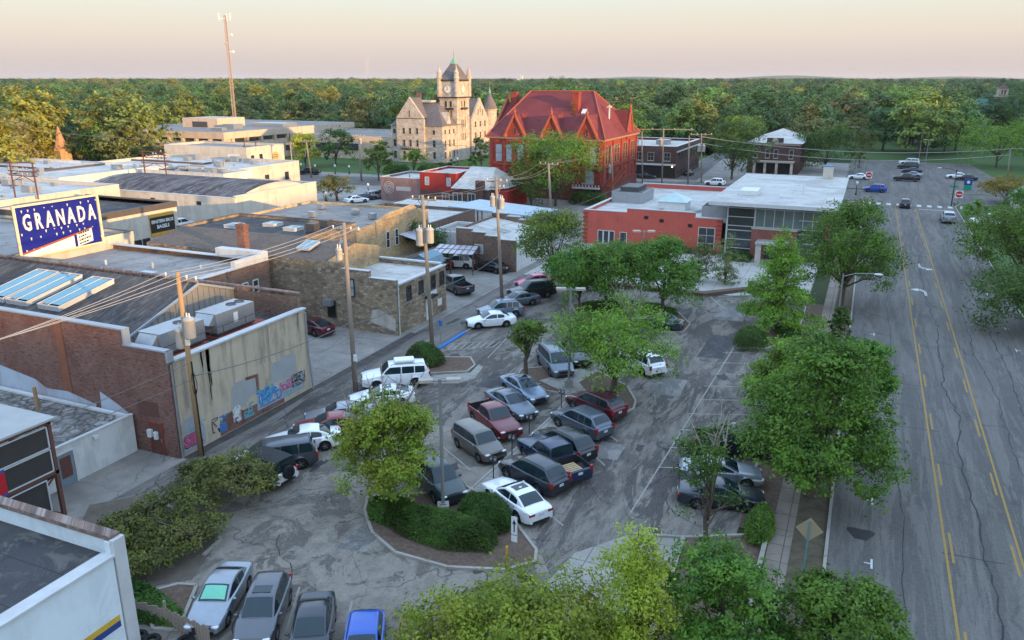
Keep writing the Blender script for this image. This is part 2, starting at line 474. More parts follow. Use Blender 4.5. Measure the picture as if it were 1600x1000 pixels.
def bush(name, label, cat, pts, h, kind='hedge', n=7000, L=.13, seed=3, group=None, z0=.1):
    """clipped shrub filling a ground polygon (world xy) up to height h"""
    rng = np.random.default_rng(seed)
    P_ = np.array([(p[0], p[1]) for p in pts]); c0 = P_.mean(0)
    from_poly = []
    lo, hi = P_.min(0), P_.max(0)
    def inside(q):
        r = np.zeros(len(q), bool); j = len(P_)-1
        for i in range(len(P_)):
            a, b2 = P_[i], P_[j]
            cnd = ((a[1] > q[:, 1]) != (b2[1] > q[:, 1])) & (q[:, 0] < (b2[0]-a[0])*(q[:, 1]-a[1])/(b2[1]-a[1]+1e-9)+a[0])
            r ^= cnd; j = i
        return r
    q = rng.uniform(lo, hi, (n*3, 2)); q = q[inside(q)][:n]
    # distance to outline rounds the shoulders
    d = np.full(len(q), 1e9); j = len(P_)-1
    for i in range(len(P_)):
        a, b2 = P_[j], P_[i]; ab = b2-a; t = np.clip(((q-a)@ab)/(ab@ab+1e-9), 0, 1)
        d = np.minimum(d, np.linalg.norm(q-(a+t[:, None]*ab), axis=1)); j = i
    top = h*np.sqrt(np.clip(1-(1-np.clip(d/(h*.75), 0, 1))**2, 0, 1))*(.93+.1*np.sin(q[:, 0]*1.7+seed)*np.cos(q[:, 1]*1.3))
    z = top*(rng.random(len(q))**.3)+.03
    ctr = np.column_stack([q, z])-np.array([c0[0], c0[1], 0])
    out_ = unit(np.column_stack([q-c0, np.full(len(q), 1.0)]))
    v = leaf_arrays(rng, ctr, out_, np.full(len(q), L*.7), 2, L)
    v[:, 2] = np.maximum(v[:, 2], .01)
    root = thing(name, label, cat, (c0[0], c0[1], z0), 0, group)
    link('foliage', quads_mesh('foliage', v, LM[kind]), root)
    st = B()
    for i in range(0, len(q), max(1, len(q)//14)):
        st.tube([(q[i][0]-c0[0], q[i][1]-c0[1], -.05), (q[i][0]-c0[0], q[i][1]-c0[1], max(.1, top[i]*.7))], [.03, .015], 5)
    link('stems', st.mesh('stems', BARK, True), root)
    return root
def ellipse(c, rx, ry, n=14, rz=0):
    return [(c[0]+rx*math.cos(2*PI*i/n)*math.cos(rz)-ry*math.sin(2*PI*i/n)*math.sin(rz), c[1]+rx*math.cos(2*PI*i/n)*math.sin(rz)+ry*math.sin(2*PI*i/n)*math.cos(rz)) for i in range(n)]
def far_tree_mesh(name, seed, H, Rr, kind, n, L, shape='round', base=.15, lobes=9):
    v, bl, ctr = make_crown(seed, H, Rr, base, n, L, shape, per=18, clump=.13, lobes=lobes, rnd=.22)
    me = quads_mesh(name, v, LM['far_'+kind])
    return me, bl
# ---------------------------------------------------------------- vehicles
RUBBER = flat('tyre_rubber', (.018,.018,.019), sc=8, rough=.9)
RIM = flat('alloy_rim', (.45,.45,.46), sc=6, rough=.3, metal=.8)
DARKRIM = flat('dark_rim', (.05,.05,.052), sc=6, rough=.4, metal=.5)
TRIM = flat('black_trim', (.022,.022,.024), sc=5, rough=.6)
CARGLASS = glass('car_glass', (.010,.024,.030), .05); CARGLASS.node_tree.nodes['Principled BSDF'].inputs['Specular IOR Level'].default_value = .55
LAMPW = flat('headlamp_lens', (.75,.77,.78), sc=9, rough=.12, spec=.6)
LAMPR = flat('tail_lamp_lens', (.36,.012,.012), sc=9, rough=.15, spec=.6)
PLATE = flat('plate_white', (.6,.62,.64), sc=9, rough=.4)
CHROME = flat('chrome', (.6,.6,.62), sc=4, rough=.18, metal=.9)
WOODPAL = flat('pallet_wood', (.50,.36,.20), sc=3, rough=.9, streak=(6,1,1))
PAINTS = {}
def pcol(key):
    if key not in PAINTS:
        C_ = dict(white=(.78,.79,.80), pearl=(.70,.73,.76), silver=(.27,.30,.335), grey=(.10,.105,.118), slate=(.10,.125,.16), steel=(.16,.215,.29), steel2=(.12,.15,.185),
            black=(.005,.007,.011), navy=(.008,.022,.062), green=(.010,.030,.028), maroon=(.14,.008,.016), red=(.20,.012,.016), dkred=(.075,.006,.014), blue=(.008,.06,.36), bright=(.010,.085,.42),
            brown=(.13,.115,.10), charcoal=(.016,.021,.030), pink=(.70,.09,.22), gunmetal=(.07,.08,.095))
        PAINTS[key] = paint('paint_'+key, C_[key], .55 if key in ('silver','grey','slate','steel','steel2','gunmetal','brown') else .15)
    return PAINTS[key]
SPEC = {
 # L, W, H, wheelbase, wheel radius, belt, hood z at cowl, nose z, deck z, cowl x, roof front, roof rear, rear base x
 'sedan': dict(L=4.8, W=1.83, H=1.45, wb=2.78, r=.335, belt=.93, hood=.98, nose=.72, deck=1.03, xc=.98, xf=.12, xr=-.98, xb=-1.78, rg=.20),
 'coupe': dict(L=4.75, W=1.85, H=1.40, wb=2.76, r=.345, belt=.92, hood=.95, nose=.68, deck=1.04, xc=.95, xf=.05, xr=-1.0, xb=-2.02, rg=.18),
 'suv': dict(L=4.60, W=1.88, H=1.72, wb=2.68, r=.37, belt=1.05, hood=1.10, nose=.86, deck=1.06, xc=1.16, xf=.36, xr=-1.58, xb=-2.16, rg=.22),
 'bigsuv': dict(L=5.25, W=2.03, H=1.90, wb=3.0, r=.41, belt=1.22, hood=1.24, nose=1.04, deck=1.22, xc=1.15, xf=.50, xr=-2.25, xb=-2.55, rg=.28),
 'boxy': dict(L=4.2, W=1.76, H=1.64, wb=2.6, r=.32, belt=1.00, hood=1.06, nose=.84, deck=1.0, xc=1.12, xf=.55, xr=-1.88, xb=-2.05, rg=.2),
 'van': dict(L=5.1, W=1.99, H=1.76, wb=3.0, r=.36, belt=1.04, hood=1.06, nose=.80, deck=1.0, xc=1.55, xf=.62, xr=-2.1, xb=-2.45, rg=.2),
 'jeep': dict(L=4.3, W=1.85, H=1.82, wb=2.75, r=.41, belt=1.16, hood=1.18, nose=1.06, deck=1.1, xc=.72, xf=.48, xr=-1.98, xb=-2.05, rg=.32),
 'hatch': dict(L=4.25, W=1.78, H=1.48, wb=2.62, r=.32, belt=.95, hood=.99, nose=.74, deck=1.0, xc=1.05, xf=.25, xr=-1.35, xb=-1.95, rg=.19),
 'pickup': dict(L=5.75, W=2.0, H=1.90, wb=3.6, r=.41, belt=1.20, hood=1.24, nose=1.05, deck=1.2, xc=1.18, xf=.52, xr=-.82, xb=-.98, rg=.3, bed=-1.12),
 'midpickup': dict(L=5.2, W=1.85, H=1.76, wb=3.2, r=.38, belt=1.10, hood=1.14, nose=.94, deck=1.1, xc=1.12, xf=.48, xr=-.72, xb=-.86, rg=.28, bed=-1.0),
}
def car_parts(kind):
    d = SPEC[kind]; L, W_, H_ = d['L'], d['W'], d['H']; hl, w0 = L/2, W_/2
    xwf, xwr = d['wb']/2+.04, -d['wb']/2+.04
    bed = d.get('bed'); boxy = kind in ('jeep', 'pickup', 'bigsuv', 'boxy', 'midpickup')
    tap = .11 if boxy else .17
    def fw(x):
        a = abs(x); e = max(0, (a-(hl-.75))/.75)
        return w0*(1-tap*e**2.2)
    def fz0(x):
        a = abs(x); e = max(0, (a-(hl-.5))/.5); return d['rg']+.10*e**1.5
    zx = [-hl, -hl+.12, d['xb'], d['xc'], hl-.45, hl-.08, hl]
    def fzc(x):
        return float(np.interp(x, zx, [d['deck']-.12, d['deck']-.015, d['deck']+.01, d['hood'], d['nose']+.10, d['nose'], d['nose']-.16]))
    def fzs(x):
        return float(np.interp(x, zx, [d['deck']-.17, d['deck']-.08, d['belt'], d['belt'], d['nose']+.0, d['nose']-.08, d['nose']-.22]))
    Ra = d['r']+.075
    def ring(x):
        w, z0, zs, zc = fw(x), fz0(x), fzs(x), fzc(x)
        h = zs-z0
        P = [[0, z0], [.80*w, z0], [.955*w, z0+.05], [w, z0+.30*h], [.995*w, z0+.66*h], [.955*w, zs-.01], [.90*w, zs+.35*(zc-zs)], [.80*w, zs+.75*(zc-zs)], [.45*w, zc-.005], [0, zc]]
        for xw in (xwf, xwr):
            dx = abs(x-xw)
            if dx < Ra:
                za = d['r']+math.sqrt(Ra*Ra-dx*dx)
                for i in (1, 2, 3, 4): P[i][1] = max(P[i][1], min(za+.006*i, zs-.06))
        if bed is not None and -hl+.10 < x < bed:
            P[6] = [.90*w, zs+.0]; P[7] = [.885*w, d['rg']+.32]; P[8] = [.45*w, d['rg']+.32]; P[9] = [0, d['rg']+.32]
        return P
    xs = set(np.round(np.linspace(-hl, hl, 26), 3))
    for xw in (xwf, xwr):
        for k in np.linspace(-Ra, Ra, 13): xs.add(round(xw+float(k)*.999, 3))
    for k in (.03, .08, .16): xs.add(round(hl-k, 3)); xs.add(round(-hl+k, 3))
    if bed is not None: xs |= {round(bed, 3), round(bed-.02, 3), round(-hl+.09, 3), round(-hl+.105, 3)}
    xs = sorted(xs)
    b = B(); n = 10; M2 = 2*n-2
    rings = []
    for x in xs:
        P = ring(x); full = [(x, p[0], p[1]) for p in P]+[(x, -p[0], p[1]) for p in P[-2:0:-1]]
        rings.append(full)
    for r_ in rings: b.v += r_
    for i in range(len(rings)-1):
        for j in range(M2):
            jj = (j+1) % M2; side = min(j, M2-1-j)
            b.f.append((i*M2+j, i*M2+jj, (i+1)*M2+jj, (i+1)*M2+j))
            mi = 1 if side <= 1 else 0
            if bed is not None and -hl+.09 < xs[i] < bed and side >= 6: mi = 1
            b.m.append(mi)
    b.f.append(tuple(range(M2-1, -1, -1))); b.m.append(0)
    b.f.append(tuple((len(rings)-1)*M2+j for j in range(M2))); b.m.append(0)
    # flip winding so the faces look outward
    b.f = [tuple(reversed(f)) for f in b.f]
    parts = {}
    def side_strip(x, i0, i1, wd, m):
        P = ring(x)
        for s in (1, -1):
            pa = [(x-wd, s*(P[i][0]+.004), P[i][1]) for i in range(i0, i1+1)]; pb = [(x+wd, s*(P[i][0]+.004), P[i][1]) for i in range(i0, i1+1)]
            for k in range(len(pa)-1): b.add([pa[k], pb[k], pb[k+1], pa[k+1]], [(0,1,2,3)], m)
    xB = (d['xf']+max(d['xr'], -1.2))/2-.05
    xd0 = d['xc']-.12
    for x in ([xd0, xB, max(xwr+.30, d['xb']+.45)] if bed is None else [xd0, xB, d['xb']+.08]): side_strip(x, 3, 5, .009, 1)
    # sills and bumpers in dark trim
    b.box(hl-.10, hl+.015, -w0*.62, w0*.62, d['rg']+.06, d['rg']+.22, 1)
    b.box(-hl-.015, -hl+.10, -w0*.62, w0*.62, d['rg']+.08, d['rg']+.22, 1)
    parts['body'] = (b, ['P', TRIM], 2)
    # ---- cabin
    bt, zr = d['belt']-.05, H_
    wb_, wr_ = w0*.90, w0*(.70 if not boxy else .77)
    if kind == 'jeep': wr_ = w0*.80
    hb = bed is None and kind in ('suv','bigsuv','boxy','van','jeep','hatch')
    dz = .02 if kind in ('jeep',) else .05
    zx2 = [d['xb'], d['xb']+.55*(d['xr']-d['xb']), d['xr'], d['xr']+.45*(d['xf']-d['xr']), d['xf']-.25, d['xf'], d['xf']+.5*(d['xc']-d['xf']), d['xc']]
    z_b = d['deck']-.02 if not hb and bed is None else d['belt']+.02
    zv = [z_b, z_b+.64*(zr-dz*1.3-z_b), zr-dz*1.3, zr, zr-dz*.45, zr-dz, d['hood']-.02+.56*(zr-dz-d['hood']+.02), d['hood']-.02]
    def zt(x): return float(np.interp(x, zx2, zv))
    xm_ = (d['xb']+d['xc'])/2; xh_ = (d['xc']-d['xb'])/2
    def plan(x): return 1-(.03 if boxy else .075)*abs((x-xm_)/xh_)**2.5
    def ye0(z): return wb_+(wr_-wb_)*min(1, max(0, (z-bt)/(zr-bt)))
    def ye(z, x=None): return ye0(z)*(plan(x) if x is not None else 1)
    cx = sorted(set(np.round(list(np.linspace(d['xb'], d['xr'], 6))+list(np.linspace(d['xr'], d['xf'], 9))+list(np.linspace(d['xf'], d['xc'], 7)), 3)))
    c = B(); cr = []
    for x in cx:
        z = zt(x); ze = max(bt+.004, z-.085); y = ye(ze, x); ym = ye(bt+(ze-bt)*.5, x)
        k_ = min(1, max(0, (z-bt)/.3))
        half = [(wb_*plan(x), bt), (ym, bt+(ze-bt)*.5), (y, ze), (y-.022, max(bt+.005, z-.045*k_)), (y-.075, max(bt+.006, z-.012*k_)), (y*.62, z+.012), (0, z+.028)]
        cr.append([(x, p[0], p[1]) for p in half]+[(x, -p[0], p[1]) for p in half[-2::-1]])
    K = len(cr[0])
    for r_ in cr: c.v += r_
    for i in range(len(cr)-1):
        for j in range(K-1):
            c.f.append((i*K+j, (i+1)*K+j, (i+1)*K+j+1, i*K+j+1)); c.m.append(0)
    c.f = [tuple(reversed(f)) for f in c.f]
    c.f.append(tuple(range(K))); c.m.append(0)
    parts['cabin'] = (c, ['P' if kind != 'jeep' else TRIM], 2)
    # ---- panes
    def pane(x0, x1, marg, lift):
        p = B(); N, Mm = 5, 6; pts = []
        for i in range(N):
            x = x0+(x1-x0)*i/(N-1); z = zt(x); y = ye(max(bt, z-.06), x)-marg
            for j in range(Mm+1):
                t = -1+2*j/Mm; pts.append((x+lift[0], y*t, z+.030-.034*t*t*t*t+lift[1]))
        fs = [(i*(Mm+1)+j, i*(Mm+1)+j+1, (i+1)*(Mm+1)+j+1, (i+1)*(Mm+1)+j) for i in range(N-1) for j in range(Mm)]
        if x1 < x0: fs = [tuple(reversed(f)) for f in fs]
        p.add(pts, [tuple(reversed(f)) for f in fs]); return p
    a, e = d['xc'], d['xf']
    parts['windshield'] = (pane(a-.04*(a-e), e+.06*(a-e), .085, (.010, .012)), [CARGLASS], 1)
    a, e = d['xb'], d['xr']
    lo = .24 if hb else .06
    lo = .04 if bed is not None else lo
    parts['rear_window'] = (pane(a+lo*(e-a), e-.10*(e-a), .10, (-.012, .010)), [CARGLASS], 1)
    def sidewin(xa, xb2, s):
        p = B(); N = 7; lo_, hi_ = [], []
        for i in range(N):
            x = xa+(xb2-xa)*i/(N-1); z1 = min(zt(x)-.10, zr-.125); z0_ = bt+.085
            if z1 < z0_+.01: z1 = z0_+.01
            lo_.append((x, s*(ye(z0_, x)+.009), z0_)); hi_.append((x, s*(ye(z1, x)+.009), z1))
        p.add(lo_+hi_, [(i, i+1, N+i+1, N+i) for i in range(N-1)]); return p
    xa = d['xc']-.28*(d['xc']-d['xf'])-.06
    segs = [(xB+.035, xa)]
    if bed is not None: segs.append((d['xr']+.10, xB-.035))
    elif kind in ('suv','bigsuv','van','boxy','jeep'):
        xq = max(xwr+.05, d['xr']+.55); segs += [(xq+.035, xB-.035), (d['xr']+.05 if d['xr']-d['xb'] < .3 else d['xr']-.12, xq-.035)]
    else: segs.append((d['xr']-.25*(d['xr']-d['xb']), xB-.035))
    sw = []
    for s in (1, -1):
        for sg in segs: sw.append((sidewin(*sg, s), [CARGLASS], 0))
    parts['side_window'] = sw
    # ---- lamps, grille, plate, mirrors
    yl = w0*.68; zn = d['nose']-.10
    parts['headlight'] = []
    parts['taillight'] = []
    parts['mirror'] = []
    for s in (1, -1):
        h = B(); xh = hl-.10
        h.ell((xh, s*yl, zn), (.14, .20, .075), 10) if kind != 'jeep' else h.ell((hl-.01, s*yl*.85, zn), (.05, .1, .1), 10)
        parts['headlight'].append((h, [LAMPW], 1))
        t = B(); zt_ = d['deck']-.16
        if boxy or kind in ('suv', 'van'): t.box(-hl-.002, -hl+.14, s*w0*.82-.08, s*w0*.82+.07, zt_-.16, zt_+.20)
        else: t.box(-hl-.008, -hl+.12, s*w0*.66-.20, s*w0*.66+.16, zt_-.13, zt_+.0)
        parts['taillight'].append((t, [LAMPR], 0))
        mm = B(); mm.ell((xa+.02, s*(wb_+.16), d['belt']+.05), (.075, .12, .075), 8)
        parts['mirror'].append((mm, ['P'], 1))
    g = B(); gw = w0*.46; g.box(hl-.12, hl+.006, -gw, gw, d['nose']-.30, d['nose']-.10)
    parts['grille'] = (g, [TRIM if not boxy else CHROME if kind == 'pickup' else TRIM], 0)
    pl = B(); pl.box(-hl-.022, -hl+.02, -.16, .16, d['deck']-.36, d['deck']-.21)
    parts['licence_plate'] = (pl, [PLATE], 0)
    return parts, xwf, xwr
CARS = {}
def wheel_meshes(r, dark=False):
    key = ('w', r, dark)
    if key not in CARS:
        t = B(); prof = [(r*.60, -.11), (r*.94, -.115), (r, -.08), (r, .08), (r*.94, .115), (r*.60, .11)]
        k = 20; 
        def lathe_y(prof):
            b = B()
            for rr, y in prof:
                for j in range(k):
                    a = 2*PI*j/k; b.v.append((rr*math.cos(a), y, rr*math.sin(a)))
            for i in range(len(prof)-1):
                for j in range(k): b.f.append((i*k+j, (i+1)*k+j, (i+1)*k+(j+1)%k, i*k+(j+1)%k)); b.m.append(0)
            return b
        tm = lathe_y(prof).mesh('tyre', RUBBER, True)
        rb = B(); rb.v = []
        rb2 = lathe_y([(0.001, -.07), (r*.60, -.07), (r*.62, -.105), (r*.62, .105), (r*.60, .07), (0.001, .07)])
        for s in (1, -1):
            for i in range(5):
                a = 2*PI*i/5
                rb2.beam((0, s*.085, 0), (r*.56*math.cos(a), s*.092, r*.56*math.sin(a)), .075, .03, 0)
        rb2.m = [1 if i < 5*k else 0 for i in range(len(rb2.f))]
        rm = rb2.mesh('rim', [DARKRIM if dark else RIM, DARKRIM], False)
        CARS[key] = (tm, rm)
    return CARS[key]
def get_meshes(kind):
    if kind not in CARS:
        parts, xf, xr = car_parts(kind); out_ = []
        for nm, p in parts.items():
            for q in (p if isinstance(p, list) else [p]):
                me = q[0].mesh(nm, [m if m != 'P' else pcol('white') for m in q[1]], q[2] > 0)
                if q[2] == 2: me.set_sharp_from_angle(angle=R(38))
                out_.append((nm, me, [m == 'P' for m in q[1]]))
        CARS[kind] = (out_, xf, xr)
    return CARS[kind]
def car(kind, color, loc, heading, label, name='parked_car', cat='car', group='cars parked in the lot', dark=False, extras=(), z=0.03, glassmat=None, simple=False):
    ms, xf, xr = get_meshes(kind); d = SPEC[kind]; pm = pcol(color)
    root = thing(name, label, cat, (loc[0], loc[1], z), heading, group)
    o = None
    for nm, me, slots in ms:
        if simple and nm in ('mirror', 'licence_plate'): continue
        o = link(nm, me, root)
        for i, s in enumerate(slots):
            if s: o.material_slots[i].link = 'OBJECT'; o.material_slots[i].material = pm
        if glassmat and nm == 'windshield':
            co = np.array([v.co for v in me.vertices]); ce = co.mean(0); sh = B(); sh.v = [tuple(ce+(p-ce)*np.array([.80,.86,.80])+np.array([.006,0,.010])) for p in co]; sh.f = [tuple(p.vertices) for p in me.polygons]; sh.m = [0]*len(sh.f)
            link('sunshade', sh.mesh('sunshade', glassmat), root)
    tm, rm = wheel_meshes(d['r'], dark)
    for x in (xf, xr):
        for s in (1, -1):
            w = link('wheel', tm, root, (x, s*(d['W']/2-.125), d['r'])); link('rim', rm, w)
    for e in extras:
        if e == 'rails':
            b = B()
            for s in (1, -1):
                y = s*d['W']*.335; b.tube([(d['xr']+.1, y, d['H']-.03), (d['xr']+.2, y, d['H']+.05), (d['xf']-.25, y, d['H']+.06), (d['xf']-.1, y, d['H']-.02)], .02, 6)
            link('roof_rail', b.mesh('roof_rail', TRIM if color != 'navy' else CHROME, True), root)
        if e == 'sunroof':
            b = B(); b.box(d['xf']-.75, d['xf']-.2, -.42, .42, d['H']-.02, d['H']+.020); link('sunroof', b.mesh('sunroof', CARGLASS), root)
        if e == 'spare':
            w = link('spare_wheel', tm, root, (-d['L']/2-.10, 0, d['belt']-.12)); w.rotation_euler = (0, 0, PI/2); link('rim', rm, w)
        if e == 'carrier':
            b = B(); b.box(-1.5, .1, -.45, .45, d['H']+.06, d['H']+.30); o = link('roof_box', b.mesh('roof_box', pm), root); m = o.modifiers.new('bevel', 'BEVEL'); m.width = .1; m.segments = 3
    return root
def place_car(kind, color, f, r, side, label, heading=None, **kw):
    """f, r: photo pixels where the near wheels (front, rear) touch the ground; side +1 when they are its left wheels.
    One of them may be None when a heading (degrees) is given."""
    d = SPEC[kind]
    xf, xr = d['wb']/2+.04, -d['wb']/2+.04
    F = G(*f) if f else None; Rr = G(*r) if r else None
    a = math.atan2(F.y-Rr.y, F.x-Rr.x) if heading is None else R(heading)
    h = Vector((math.cos(a), math.sin(a), 0)); lf = Vector((-h.y, h.x, 0))
    if F is not None and Rr is not None: c = (F+Rr)/2-h*.04
    elif F is not None: c = F-h*xf
    else: c = Rr-h*xr
    c = c-lf*side*(d['W']/2-.03)
    return car(kind, color, c, a, label, **kw)
# ---------------------------------------------------------------- the ground, streets and pavements
def m_asphalt(name, c1, c2, dark, streak, crack_sc, crack_amt=.8):
    b = NB(name); p = b.pos()
    v = b.scale(p, streak)
    f1 = b.math('ADD', b.math('MULTIPLY', b.noise(v, .40, 8, .70, .8), .7), b.math('MULTIPLY', b.noise(v, 1.9, 6, .7, .5), .3))
    col = b.mix(b.ramp(f1, [(.45, 0), (.55, 1)]), c1, c2)
    f3 = b.noise(b.scale(p, streak, (31, 7, 0)), .34, 7, .72, 1.4)
    col = b.mix(b.math('MULTIPLY', b.ramp(f3, [(.50, 0), (.535, 1)]), .85), col, dark)
    f5 = b.noise(b.scale(p, streak, (3, 57, 0)), .9, 6, .7, 1.0)
    col = b.mix(b.math('MULTIPLY', b.ramp(f5, [(.57, 0), (.61, 1)]), .5), col, mix3(c2, 1.25))
    f2 = b.noise(p, .08, 4, .6)
    col = b.mix(b.ramp(f2, [(.40, .0), (.7, .25)]), col, mix3(c2, 1.15))
    g = b.noise(p, 9, 3, .75)
    col = b.mix(.2, col, b.mix(b.ramp(g, [(.3, 0), (.7, 1)]), mix3(c1, .25), mix3(c2, 1.7)))
    k = b.cracks(p, crack_sc, .012)
    k2 = b.ramp(b.noise(p, .12, 2), [(.35, 0), (.6, 1)])
    col = b.mix(b.math('MULTIPLY', b.math('MULTIPLY', k, k2), crack_amt), col, (.018,.018,.019))
    b.bump(g, .3, .012)
    return b.done(col, .88, 0, .25)
ASPH_LOT = m_asphalt('lot_asphalt', (0.087,0.076,0.067), (0.207,0.183,0.154), (0.034,0.030,0.030), (1.1, .30, 1), .16)
ASPH_NEAR = m_asphalt('worn_asphalt', (0.157,0.137,0.113), (0.241,0.210,0.173), (0.067,0.060,0.053), (1, .7, 1), .17)
ASPH_ST = m_asphalt('street_asphalt', (0.105,0.097,0.088), (0.146,0.133,0.119), (0.074,0.069,0.065), (1.6, .12, 1), .05, .35)
ASPH_ALLEY = m_asphalt('alley_asphalt', (0.118,0.105,0.092), (0.185,0.166,0.146), (0.056,0.049,0.044), (1.0, .22, 1), .2)
def m_conc(name, c, joint=None, stain=.6):
    b = NB(name); p = b.pos()
    f = b.noise(p, .35, 7, .68); g = b.noise(p, 18, 3)
    col = b.mix(b.ramp(f, [(.36, 0), (.66, 1)]), mix3(c, stain), c)
    col = b.mix(.25, col, b.mix(g, mix3(c, .55), mix3(c, 1.3)))
    if joint:
        x = b.n('ShaderNodeTexBrick'); b.l(p, x.inputs['Vector']); x.offset = 0
        x.inputs['Scale'].default_value = 1; x.inputs['Brick Width'].default_value = joint; x.inputs['Row Height'].default_value = joint; x.inputs['Mortar Size'].default_value = .025
        col = b.mix(x.outputs['Fac'], col, mix3(c, .35))
    k = b.cracks(p, .22, .008)
    col = b.mix(b.math('MULTIPLY', k, .7), col, mix3(c, .25))
    return b.done(col, .9, 0, .2)
CONC = m_conc('concrete', (.36,.335,.30), 1.5)
CONC_LOT = m_conc('old_concrete', (.30,.275,.245), 4.2, .55)
CURB = m_conc('kerb_concrete', (.38,.35,.30))
PLAZA = m_conc('plaza_concrete', (.46,.43,.39), 2.4, .8)
MULCH = flat('mulch', (.155,.105,.075), (.075,.050,.038), 5, .98, amp=.3)
DIRT = flat('dirt', (.16,.13,.10), (.08,.065,.05), 1.2, .98)
GRASS = flat('lawn', (.060,.115,.022), (.030,.070,.014), 1.5, .95)
DRYGRASS = flat('dry_verge', (.115,.092,.058), (.055,.048,.030), 1.8, .95, amp=.3)
FLOOR = flat('forest_floor', (.040,.055,.018), (.022,.034,.012), .02, .98)
b = B(); NN = 96
b.poly([(14000*math.cos(2*PI*i/NN), 14000*math.sin(2*PI*i/NN), 0) for i in range(NN)])
struct('ground', b, FLOOR)
def sheet(name, pts, z, mat):
    q = B(); q.poly([(p[0], p[1], z) for p in (pts if sum(pts[i][0]*pts[(i+1)%len(pts)][1]-pts[(i+1)%len(pts)][0]*pts[i][1] for i in range(len(pts))) > 0 else pts[::-1])])
    return struct(name, q, mat)
def rect(x0, x1, y0, y1): return [(x0,y0),(x1,y0),(x1,y1),(x0,y1)]
sheet('downtown_pavement', rect(-175, -4, -30, 250), .012, CONC_LOT)
sheet('lawn', [(-190,172),(-92,172),(-45,196),(-45,330),(-190,330)], .022, GRASS)
sheet('park_lawn', rect(-60, 60, 259, 420), .022, GRASS)
sheet('verge_ground', rect(16.6, 120, -30, 258), .020, GRASS)
# parking lot in two tones, alley, street
sheet('parking_lot', rect(-33.0, -4.0, 12, 104), .024, ASPH_LOT)
sheet('lot_entrance', [(-33.0,12.2),(-12.5,12.2),(-10.2,24),(-11.5,31.0),(-15.5,36.5),(-19.6,44.5),(-33.0,44.5)], .030, ASPH_NEAR)
sheet('alley', rect(-37.2, -33.0, 14, 142), .026, ASPH_ALLEY)
sheet('street', rect(.5, 16.2, -40, 262), .036, ASPH_ST)
sheet('far_parking_lot', [(-4,192),(.49,192),(.49,258),(-4,258)], .034, ASPH_ST)
sheet('far_parking_lot', [(16.21,192),(31,192),(27,258),(16.21,258)], .034, ASPH_ST)
sheet('cross_street', [(.49,172),(.49,190),(-34,190),(-92,172),(-190,147),(-190,131),(-92,156),(-38,175)], .032, ASPH_ST)
sheet('cross_street', rect(16.21, 60, 176, 190), .032, ASPH_ST)
sheet('shop_street', rect(-105, -86, 88, 148), .029, m_conc('pale_paving', (.33,.31,.28), 3.0, .7))
sheet('back_lane', [(-42,192),(-36.5,192),(-41,270),(-46,270)], .033, ASPH_ST)
# pale concrete lots on the building side of the alley
sheet('driveway', [(-41.0,24),(-37.2,24),(-37.2,33.2),(-40.8,33.2)], .018, m_conc('stained_concrete', (.30,.27,.235), None, .5))
sheet('alley_edge', [(-37.5,33.6),(-36.9,33.6),(-36.6,40),(-36.95,46),(-36.5,56),(-36.8,62),(-37.7,62),(-37.5,46)], .0285, flat('alley_grime', (.085,.075,.065), (.045,.041,.038), 1.4, .95, amp=.3))
# street paint
YEL = flat('yellow_road_paint', (.36,.22,.045), (.20,.145,.06), 3.0, .8, amp=.6)
WHT = flat('white_road_paint', (.60,.60,.58), (.30,.30,.30), 3.0, .8, amp=.7)
BLUEP = flat('blue_kerb_paint', (.02,.17,.50), (.03,.14,.38), 2.0, .7)
def line(q, a, c, w, z, m=0):
    a, c = Vector((a[0],a[1],0)), Vector((c[0],c[1],0)); d = (c-a).normalized(); n_ = Vector((-d.y, d.x, 0))*w*.5
    q.add([(*(a-n_)[:2],z),(*(c-n_)[:2],z),(*(c+n_)[:2],z),(*(a+n_)[:2],z)], [(0,1,2,3)], m)
q = B()
for x, s in ((6.0, 1), (9.4, -1)):
    line(q, (x, -40), (x, 166), .12, .042)
    for k in range(22): line(q, (x+s*.28, -20+k*8.6), (x+s*.28, -17+k*8.6), .12, .042)
struct('yellow_lane_lines', q, YEL)
q = B()
for k in range(9): q.box(1.0+k*1.75, 1.75+k*1.75, 168.0, 170.4, .037, .042)
line(q, (9.8, 164.5), (15.6, 164.5), .35, .042)
# turn arrows of the middle lane
def arrow(cx, cy, s):
    q.tube([(cx+.1*s, cy-s*1.6, .041), (cx+.08*s, cy+s*.2, .041), (cx-.35*s, cy+s*.9, .041), (cx-.75*s, cy+s*1.0, .041)], [.13]*4, 4)
    q.add([(cx-.6*s, cy+s*.3, .043), (cx-1.45*s, cy+s*1.05, .043), (cx-.6*s, cy+s*1.75, .043)], [(0,1,2) if s > 0 else (0,1,2)], 0)
arrow(7.9, 112, -1); arrow(7.7, 98, 1)
# parking tees beside the kerbs
for y in (38.5, 45.2, 52, 58.8, 65.5, 72.2, 79): 
    line(q, (2.55, y-.45), (2.55, y+.45), .1, .042); line(q, (2.55, y), (2.2, y), .1, .0425)
for y in (58, 65, 72, 79, 86, 93, 100, 107, 114):
    line(q, (14.1, y-.45), (14.1, y+.45), .1, .042); line(q, (14.1, y), (14.5, y), .1, .0425)
struct('white_road_marks', q, WHT)
